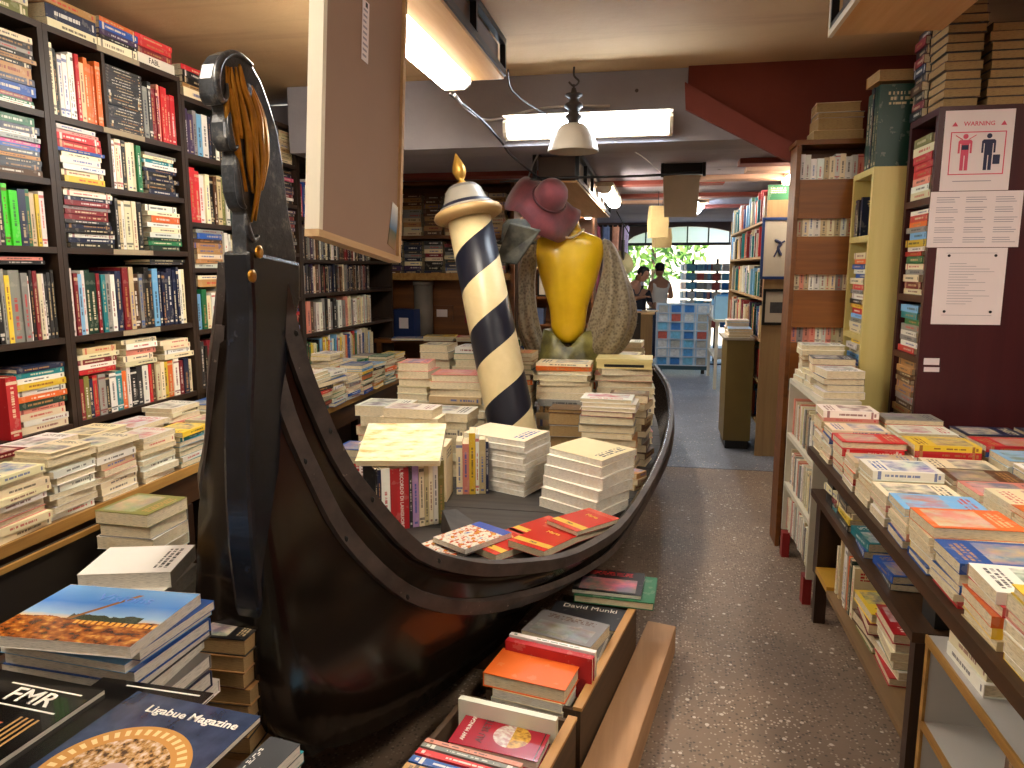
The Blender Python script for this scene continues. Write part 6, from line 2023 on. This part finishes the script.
rw = ['first', 'second', 'third', 'fourth', 'fifth', 'sixth', 'seventh']
r_ = random.Random(5)
for i in range(4):
    for j in range(7):
        k = r_.choice([0, 1, 2, 3, 0, 2, 1, 5, 4] if i in (1, 2) else [2, 2, 5, 3, 0, 2, 5, 4])
        x0 = RW * i / 4 + .03; x1 = RW * (i + 1) / 4 - .03
        z0 = RH * j / 7 * .98 + .014
        pcd = boxo('postcard', ra.x + x0, ra.x + x1, 11.584, 11.588, rb_.z + z0, rb_.z + z0 + RH / 7 * .78, PCM[k])
        tag(pcd, f'{cn[k]} postcard, {rw[6 - j]} row from top, {rw[i]} column of the rack', 'postcard', 'postcards on the rack')
# a counter with papers, and people at the street door
ct = empty('counter', (-.32, 11.35, 0), 0, 'light wooden counter in front of the assistants by the door', 'counter')
boxo('top_board', -.55, .32, -.3, .3, .93, .96, M_PLY, ct)
boxo('front_panel', -.52, .29, -.28, -.26, 0, .929, wood('counter_wood', '#6b4a24', '#93703c', .5, axis=2), ct)
boxo('side_panel', .27, .29, -.2595, .28, 0, .929, M_PLY, ct)
for x, cs in ((-.55, 'white'), (-.3, 'sky blue'), (-.05, 'cream')):
    pile(x, 11.25, .9606, 2, 90, f'{cs} leaflets on the counter by the door', tops=cs, w=.16, h=.2, ts=[.012, .01], ja=8, hard=0)


def skin_chain(pts, edges, radii, name, mat, parent, sub=2):
    me = bpy.data.meshes.new(name)
    me.from_pydata(pts, edges, [])
    me.materials.append(mat)
    o = bpy.data.objects.new(name, me)
    COLL.objects.link(o); o.parent = parent
    sk = o.modifiers.new('skin', 'SKIN'); sk.use_smooth_shade = True
    lay = me.skin_vertices[0].data if me.skin_vertices else None
    for i, r0 in enumerate(radii):
        rr_ = r0 if isinstance(r0, tuple) else (r0, r0)
        lay[i].radius = rr_
    lay[0].use_root = True
    ss = o.modifiers.new('sub', 'SUBSURF'); ss.levels = sub; ss.render_levels = sub
    return o


M_SKIN = plain('skin', '#c48d6c', .5, var=.06)
M_HAIRD = plain('dark_hair', '#1c1512', .6, var=.3)


def person(name, loc, rz, label, top_mat, leg_mat, bend=0.0, long_hair=False, arms=((.10, .16), (-.06, .2)), bare=False, mask=False, hgt=1.68):
    s = hgt / 1.70
    r = empty(name, loc, rz, label, 'person')
    # facing -y; bend leans the upper body forward
    def up(x, y, z):
        if z > .95:
            d = z - .95
            return (x * s, (y * math.cos(bend) - d * math.sin(bend)) * s, (.95 + d * math.cos(bend) + y * 0) * s)
        return (x * s, y * s, z * s)
    P = [up(0, 0, .95), up(0, 0, 1.12), up(0, 0, 1.28), up(0, .0, 1.42), up(0, -.005, 1.50), up(0, -.015, 1.545),
         up(.17, 0, 1.40), up(.235, .02, 1.14), (0, 0, 0), (0, 0, 0), up(-.17, 0, 1.40), up(-.235, .02, 1.14), (0, 0, 0), (0, 0, 0),
         up(.09, 0, .88), up(.10, -.01, .48), up(.10, .02, .08), up(.10, -.12, .035), up(-.09, 0, .88), up(-.10, -.01, .48), up(-.10, .02, .08), up(-.10, -.12, .035)]
    for (e, h_, wv) in ((7, 8, 1), (11, 12, -1)):
        el = Vector(P[e]); hd_ = el + Vector((-wv * .06, -.22, .06)) * s
        P[h_] = tuple(hd_); P[h_ + 1] = tuple(hd_ + Vector((-wv * .02, -.09, .01)) * s)
    E_ = [(0, 1), (1, 2), (2, 3), (3, 4), (4, 5), (3, 6), (6, 7), (7, 8), (8, 9), (3, 10), (10, 11), (11, 12), (12, 13), (0, 14), (14, 15), (15, 16), (16, 17), (0, 18), (18, 19), (19, 20), (20, 21)]
    Rr = [(.15, .105), (.135, .095), (.15, .105), (.14, .09), (.055, .055), (.05, .05), .055, .042, .03, .028, .055, .042, .03, .028, .085, .058, .04, .035, .085, .058, .04, .035]
    Rr = [tuple(q * s for q in x) if isinstance(x, tuple) else x * s for x in Rr]
    bo = skin_chain(P, E_, Rr, 'body', M_SKIN, r)
    # garments follow the body
    ti = [0, 1, 2, 3, 6, 10] if bare else [0, 1, 2, 3, 6, 7, 10, 11]
    te = [(0, 1), (1, 2), (2, 3), (3, 4), (3, 5)] if bare else [(0, 1), (1, 2), (2, 3), (3, 4), (4, 5), (3, 6), (6, 7)]
    skin_chain([P[i] for i in ti], te, [tuple(q + .014 for q in Rr[i]) if isinstance(Rr[i], tuple) else Rr[i] * (.75 if bare else 1) + .014 for i in ti], 'shirt', top_mat, r)
    li = [0, 14, 15, 16, 18, 19, 20]
    skin_chain([P[i] for i in li], [(0, 1), (1, 2), (2, 3), (0, 4), (4, 5), (5, 6)], [tuple(q + .012 for q in Rr[i]) if isinstance(Rr[i], tuple) else Rr[i] + .014 for i in li], 'trousers', leg_mat, r)
    # head
    hc = Vector(up(0, -.03, 1.64))
    hm = MB()
    Rm = Matrix.Translation(hc) @ Matrix.Rotation(bend * .8, 4, 'X')
    hprof = [(.02, -.115), (.048, -.105), (.064, -.075), (.073, -.03), (.077, .02), (.074, .06), (.055, .10), (.02, .118)]
    rings = []
    for rx, z in hprof:
        rings.append([Rm @ (Vector((rx * math.cos(a), rx * 1.18 * math.sin(a) - (.012 if math.sin(a) < -.9 and -.05 < z < .0 else 0), z)) * s) for a in (2 * PI * i / 20 for i in range(20))])
    hm.loft(rings)
    he = hm.build('head', M_SKIN, r, smooth=True)
    nz_ = MB(); nz_.tube([Rm @ (Vector((0, -.088, .02)) * s), Rm @ (Vector((0, -.108, -.02)) * s), Rm @ (Vector((0, -.088, -.03)) * s)], [.006, .012, .006], 6)
    nz_.build('nose', M_SKIN, he, smooth=True)
    for sx_ in (-1, 1):
        eb_ = MB(); eb_.lathe([(.001, -.008), (.008, -.004), (.009, 0), (.008, .004), (.001, .008)], 8, M=Rm @ Matrix.Translation(Vector((sx_ * .03, -.082, .015)) * s))
        eb_.build('eye', M_TEXTB, he, smooth=True)
        eb_ = MB(); eb_.lathe([(.004, -.03), (.012, -.01), (.014, .015), (.004, .03)], 8, M=Rm @ Matrix.Translation(Vector((sx_ * .079, .01, 0)) * s), sy=1.4)
        eb_.build('ear', M_SKIN, he, smooth=True)
    mo = MB(); mo.box(-.022, .022, -.091, -.084, -.062, -.054, M=Rm)
    mo.build('mouth', plain('lips', '#8f4a42', .5), he)
    if mask:
        mk = MB(); mk.loft([[Rm @ Vector((.07 * math.cos(a), .09 * math.sin(a) - .006, z)) for a in (PI + PI * i / 10 for i in range(11))] for z in (-.09, -.05, -.01)], closed=False, caps=False)
        q = mk.build('face_mask', M_PAPER, he, smooth=True); q.modifiers.new('solid', 'SOLIDIFY').thickness = .004
    hr = MB()
    rings = []
    for rx, z in [(.080, -.02 if not long_hair else -.2), (.086, .02), (.085, .06), (.07, .105), (.03, .128)]:
        ring = []
        for i in range(20):
            a = 2 * PI * i / 20
            fr_ = math.sin(a) < -.35 and z < .07
            k_ = .72 if fr_ else 1.0
            ring.append(Rm @ (Vector((rx * k_ * math.cos(a), rx * 1.2 * math.sin(a) * k_ + .008, z)) * s))
        rings.append(ring)
    hr.loft(rings)
    hr.build('hair', M_HAIRD, r, smooth=True)
    for wv, hi in ((1, 9), (-1, 13)):
        hp = Vector(P[hi]); wr = Vector(P[hi - 1]); d = (hp - wr).normalized()
        sd = d.cross(Vector((0, 0, 1))).normalized()
        for f_ in range(4):
            fb2 = MB(); o_ = hp + sd * ((f_ - 1.5) * .018)
            L_ = (.06, .075, .07, .055)[f_]
            fb2.tube([o_ - d * .01, o_ + d * L_ * .5, o_ + d * L_ + Vector((0, 0, -.02))], [.009, .008, .006], 6)
            fb2.build('finger', M_SKIN, r, smooth=True)
        fb2 = MB(); fb2.tube([wr + d * .03, hp + sd * wv * -.03 + d * .0, hp + sd * wv * -.035 + d * .04], [.012, .009, .007], 6)
        fb2.build('thumb', M_SKIN, r, smooth=True)
    return r


person('person', (.07, 13.05, 0), PI + .5, 'person in white sleeveless top seen from behind by the street door', plain('white_top', '#efe6d8', .7), plain('blue_trousers', '#3b4a66', .7), bare=True, hgt=1.63)
person('person', (-.27, 12.7, 0), .2, 'person with long dark hair and white face mask behind the counter', plain('dark_top', '#2b2a33', .7), plain('black_trousers', '#1d1c20', .7), long_hair=True, mask=True, hgt=1.45)
person('person', (-.55, 12.0, 0), 1.2, 'person in grey shirt bending over the counter with papers', plain('grey_shirt', '#4b4b52', .7), plain('dark_trousers', '#26262b', .7), bend=.55, hgt=1.66)

# clutter beyond the mannequin: panels, stands and rails on the left of the aisle
M_GREYP = plain('grey_card', '#8e8a86', .6)


def easel(name, x, y, label, h=1.25):
    r = empty(name, (x, y, 0), 0, label, 'stand')
    b = MB(); b.bar((0, 0, 0), (.03, .12, h), .03, .03); b.build('leg', M_BLACK, r)
    b = MB(); b.bar((-.02, .45, 0), (.03, .14, h), .03, .03); b.build('leg', M_BLACK, r)
    b = MB(); b.hexa([(-.17, 0, .55), (.17, .3, .55), (.16, .31, .55), (-.18, .01, .55), (-.17, .08, h), (.17, .38, h), (.16, .39, h), (-.18, .09, h)]); b.build('board', M_BLACK, r)
    for k in range(4):
        z = .58 + k * .1
        b = MB(); b.hexa([(-.14, -.006, z), (.0, .118, z), (-.001, .119, z), (-.141, -.005, z), (-.14, .012, z + .13), (.0, .136, z + .13), (-.001, .137, z + .13), (-.141, .013, z + .13)])
        b.build('leaflet', (M_GREYP, PCM[2], PCM[0], M_PAPER)[k], r)
    return r


easel('leaflet_stand', -.33, 7.6, 'black leaflet stand leaning behind the gondola stern', 1.02)
easel('leaflet_stand', -.34, 9.0, 'second black leaflet stand farther along toward counter', 1.05)
pst = empty('display_post', (-.42, 9.6, 0), 0, 'slim black post with round fan-shaped plate beside the aisle', 'stand')
b = MB(); b.tube([(0, 0, 0), (0, 0, 1.95)], .022, 8); b.build('pole', M_BLACK, pst)
b = MB(); b.lathe([(.01, -.012), (.16, -.008), (.16, .008), (.01, .012)], 24, M=Matrix.Translation((-.02, -.03, 1.66)) @ Matrix.Rotation(math.radians(70), 4, 'X') @ Matrix.Rotation(.3, 4, 'Y')); b.build('plate', plain('dull_brass', '#6d6542', .4, .4), pst)
b = MB(); b.lathe([(.01, -.008), (.14, -.006), (.14, .006), (.01, .008)], 20, M=Matrix.Translation((.0, -.03, 2.15)) @ Matrix.Rotation(math.radians(60), 4, 'Y'), sx=1.3, sy=.7); b.build('leaf_plate', M_DKMETAL, pst)
b = MB(); b.tube([(0, 0, 1.95), (0, 0, 2.15)], .012, 6); b.build('upper_pole', M_BLACK, pst)
sv = bookcase('souvenir_shelf', -1.75, -.75, 9.2, 9.6, 0, 2.2, [.5, .9, 1.25, 1.6, 1.95], '-y', 'wooden souvenir shelf with frames and boxes beyond the mannequin', M_BROWNW, M_BROWNW)
for x, z, w_, h_, lb6, mt in ((-.92, 1.2506, .24, .27, 'ochre framed small portrait print on souvenir shelf', M_OCHRE), (-1.3, 1.2506, .3, .28, 'dark framed print on the souvenir shelf', M_BLACK)):
    framed('framed_print', (x, 9.215, z + h_ / 2 + .0005), w_, h_, mt, lb6, art_view)
for x, z, cs, lb6 in ((-.93, 1.6006, '#8d8a80', 'grey metal box on the souvenir shelf'), (-1.25, 1.6006, '#a44a3a', 'red box on the souvenir shelf'), (-1.55, 1.6006, '#c9b27a', 'cream box on the souvenir shelf'), (-1.5, .9006, '#4a5a7a', 'blue box on the souvenir shelf')):
    r = empty('souvenir_box', (x, 9.36, z), 0, lb6, 'box')
    m_ = plain('box_' + lb6.split()[0], cs, .5)
    boxo('body', -.12, .12, -.1, .1, 0, .16, m_, r); boxo('lid', -.125, .125, -.105, .105, .1605, .2, m_, r)
rail = empty('scarf_rail', (-.8, 10.6, 2.38), 0, 'rail of hanging patterned scarves beyond the souvenir shelf', 'rail')
b = MB(); b.tube([(-.6, 0, -.2), (.75, 0, -.2)], .012, 8); b.tube([(-.55, 0, -.2), (-.55, 0, .04)], .008, 6); b.tube([(.7, 0, -.2), (.7, 0, .04)], .008, 6); b.build('bar', M_DKMETAL, rail)
for k in range(8):
    x = -1.35 + k * .13
    c_ = ['#a06a8a', '#c9a0b0', '#7a6aa0', '#d0b8a0', '#9a4a5a', '#6a7aa0', '#c08a70', '#b0a0c0', '#8a5a4a', '#d0c0c8'][k]
    b = MB()
    b.loft([[(x + dx_ * .05 + .008 * math.sin(k + z * 9), 10.6 + .012 * math.sin(dx_ * 5 + z * 7), z) for dx_ in (-1, -.5, 0, .5, 1)] for z in (2.19, 1.9, 1.6, 1.25)], closed=False, caps=False)
    o = b.build('scarf', plain('scarf_' + str(k) if False else 'scarf_cloth', c_, .8, var=.35, scale=30), smooth=True)
    o.modifiers.new('solid', 'SOLIDIFY').thickness = .006
    tag(o, f'patterned scarf hanging {ORD[k]} from the left on the far rail', 'scarf', 'scarves on the far rail')
# paper lanterns and small lamps hanging at the far end
for (u, v, y, hh, ww, lb6) in ((658, 222, 8.4, .34, .2, 'cream paper bag lantern hanging over the aisle'), (662, 238, 8.9, .22, .2, 'lower pale paper lantern hanging behind the cream one')):
    c0 = at(u, v, y=y)
    r = empty('paper_lantern', c0, .3, lb6, 'lantern')
    b = MB(); W2 = ww / 2
    b.loft([[(-W2 * k_, -W2 * .6 * k_, z), (W2 * k_, -W2 * .6 * k_, z), (W2 * k_, W2 * .6 * k_, z), (-W2 * k_, W2 * .6 * k_, z)] for z, k_ in ((-hh / 2, .95), (0, 1.03), (hh / 2, .9))])
    b.build('shade', plain('lantern_paper', '#d9c48e', .7, var=.2), r, fix=True)
    b = MB(); b.tube([(0, 0, hh / 2), (0, 0, ZB - c0.z)], .004, 6); b.build('cord', M_CABLE, r)
M_BULB = emit('far_bulb_glow', '#fff4e0', 30)
for (u, v, lb6) in ((680, 206, 'small glowing bulb with glass shade at far end'), (695, 205, 'second small glowing bulb right beside first at far end'), (588, 214, 'glowing bulb among the hats beyond mannequin')):
    c0 = at(u, v, y=9.0)
    r = empty('bulb_lamp', c0, 0, lb6, 'lamp')
    b = MB(); b.lathe([(.01, -.06), (.04, -.05), (.055, -.01), (.04, .03), (.02, .05)], 14); b.build('bulb', M_BULB, r, smooth=True)
    b = MB(); b.tube([(0, 0, .05), (0, 0, ZB - c0.z)], .006, 6); b.build('cord', M_CABLE, r)
c0 = at(697, 204, y=9.0)
# far right: stands of cards by the door, blue album stack, white card boxes
def card_spinner(x, y, label, zt_=1.7):
    r = empty('card_spinner', (x, y, 0), .3, label, 'rack')
    b = MB(); b.lathe([(.2, 0), (.2, .02), (.03, .04), (.02, .06), (.02, zt_)], 16); b.build('pole', M_DKMETAL, r)
    q = random.Random(int(y * 10 + x * 100))
    for s in range(4):
        M4 = Matrix.Rotation(s * PI / 2, 4, 'Z')
        for j in range(7):
            for k in (-1, 1):
                bb = MB(); bb.box(k * .08 - .065, k * .08 + .065, -.17, -.165, .62 + j * .155, .62 + j * .155 + .12, M=M4)
                bb.build('card_pocket', q.choice(PCM), r)
    return r


card_spinner(1.0, 12.9, 'revolving card stand right of the street door', 1.75)
card_spinner(1.5, 12.2, 'second revolving card stand against the right wall near door', 1.75)
card_spinner(.62, 13.2, 'revolving card stand in front of the street doorway', 1.75)
tblr = empty('side_table', (1.05, 10.75, 0), 0, 'white side table of card boxes along the right of the aisle', 'table')
boxo('top_board', -.28, .3, -.7, .7, .9, .93, M_WHITES, tblr)
for x in (-.26, .24):
    for y in (-.66, .62):
        boxo('leg', x, x + .04, y, y + .04, 0, .899, M_WHITES, tblr)
boxo('shelf', -.26, .28, -.6, .6, .4, .42, M_WHITES, tblr)
for k, (x, y, cs, wd_, h_) in enumerate(((.93, 10.3, '#8fc1de', .3, .3), (.9, 10.7, '#d7d9d6', .26, .16), (.95, 11.05, '#79b2d8', .3, .24))):
    r = empty('card_box', (x, y, .9306), 0, ('sky blue box of cards nearest on side table', 'white low box of cards in middle of side table', 'blue box of cards at far end of side table')[k], 'box')
    m_ = plain('card_box_' + ('sky', 'white', 'blue')[k], cs, .5)
    boxo('front', -wd_ / 2, wd_ / 2, -.12, -.11, 0, h_, m_, r); boxo('back', -wd_ / 2, wd_ / 2, .11, .12, 0, h_, m_, r)
    boxo('side', -wd_ / 2, -wd_ / 2 + .01, -.1095, .1095, 0, h_, m_, r); boxo('side', wd_ / 2 - .01, wd_ / 2, -.1095, .1095, 0, h_, m_, r)
    for q in range(6):
        boxo('card', -wd_ / 2 + .02, wd_ / 2 - .02, -.09 + q * .03, -.08 + q * .03, 0.001, h_ * rnd.uniform(.9, 1.1), PCM[(q + k) % 6], r)
# pale rack of cards along the aisle in front of the olive cabinet
wr = bookcase('card_shelf', .68, .9, 7.5, 8.6, 0, .95, [.2, .45, .7], '-x', 'pale low shelf of cards on the aisle side beyond olive cabinet', M_WHITES, M_WHITES, .02) if False else None

# ------------------------------------------------------------------ keep the books that show largest as objects of their own
from mathutils.bvhtree import BVHTree
bpy.context.view_layer.update()
_dg = bpy.context.evaluated_depsgraph_get()
_vs, _ps, _own = [], [], []
for o in scene.objects:
    if o.type != 'MESH':
        continue
    me = o.evaluated_get(_dg).data if o.modifiers else o.data
    _k = len(_vs); M = o.matrix_world
    _top = o.parent.name if (o.parent is not None and o.name.startswith('page_block')) else o.name
    _vs.extend(M @ v_.co for v_ in me.vertices)
    for p_ in me.polygons:
        _ps.append([_k + q for q in p_.vertices]); _own.append(_top)
_tree = BVHTree.FromPolygons(_vs, _ps)
_hits = {}
_org = Vector((0, 0, CAM_H))
for _v in range(1, 768, 3):
    for _u in range(1, 1024, 3):
        _d = (_F + _R * ((_u - 512) / FPX) + _U * ((384 - _v) / FPX)).normalized()
        _l, _n, _i, _q = _tree.ray_cast(_org, _d)
        if _i is not None:
            _hits[_own[_i]] = _hits.get(_own[_i], 0) + 1
del _tree, _vs, _ps
_by = {}
_gone = []
for o in list(scene.objects):
    st_ = o.name.split('.')[0]
    if o.parent is None and st_ in ('book', 'paperback', 'hardback') and o.get('category') == 'book':
        _by.setdefault(st_, []).append((_hits.get(o.name, 0), o))
for st_, lst in _by.items():
    lst.sort(key=lambda q: -q[0])
    for k_, (n_, o) in enumerate(lst):
        if (k_ < 320 and n_ > 0) or any(c.name.startswith('title') for c in o.children):
            continue
        M = o.matrix_world.copy()
        for ob, dst in ((o, STUFF.cov), (o.children[0], STUFF.pag)):
            me = ob.data
            b0 = len(dst.v)
            dst.v.extend(M @ v_.co for v_ in me.vertices)
            uvl = me.uv_layers[0].data
            for p_ in me.polygons:
                dst.face([b0 + q for q in p_.vertices], 0, [tuple(uvl[li].uv) for li in p_.loop_indices])
        me = o.data
        STUFF.c.append(tuple(me.attributes['col'].data[0].color)[:3]); STUFF.c2.append(tuple(me.attributes['col2'].data[0].color)[:3]); STUFF.st.append(me.attributes['style'].data[0].value)
        STUFF.n.append(len(me.loops))
        _gone.extend((o.children[0], o))
bpy.data.batch_remove(_gone)
# ------------------------------------------------------------------ everything past the limit: the remaining far books as one object
so = STUFF.cov.build('more_books', M_COVER)
assert sum(STUFF.n) == len(so.data.loops)
paint(so.data, STUFF.c, STUFF.c2, STUFF.st, STUFF.n)
STUFF.pag.build('page_blocks', M_PAGES, so)['kind'] = 'stuff'
tag(so, 'remaining mixed books filling the farther shelves and hidden rows of piles', 'books', None, 'stuff')
if PROBLEMS: print('PROBLEMS', PROBLEMS)
from collections import Counter
print('LABELS', len(LABELS), 'STUFF', len(STUFF.c), Counter(o.name.split('.')[0] for o in scene.objects if o.parent is None).most_common(6))
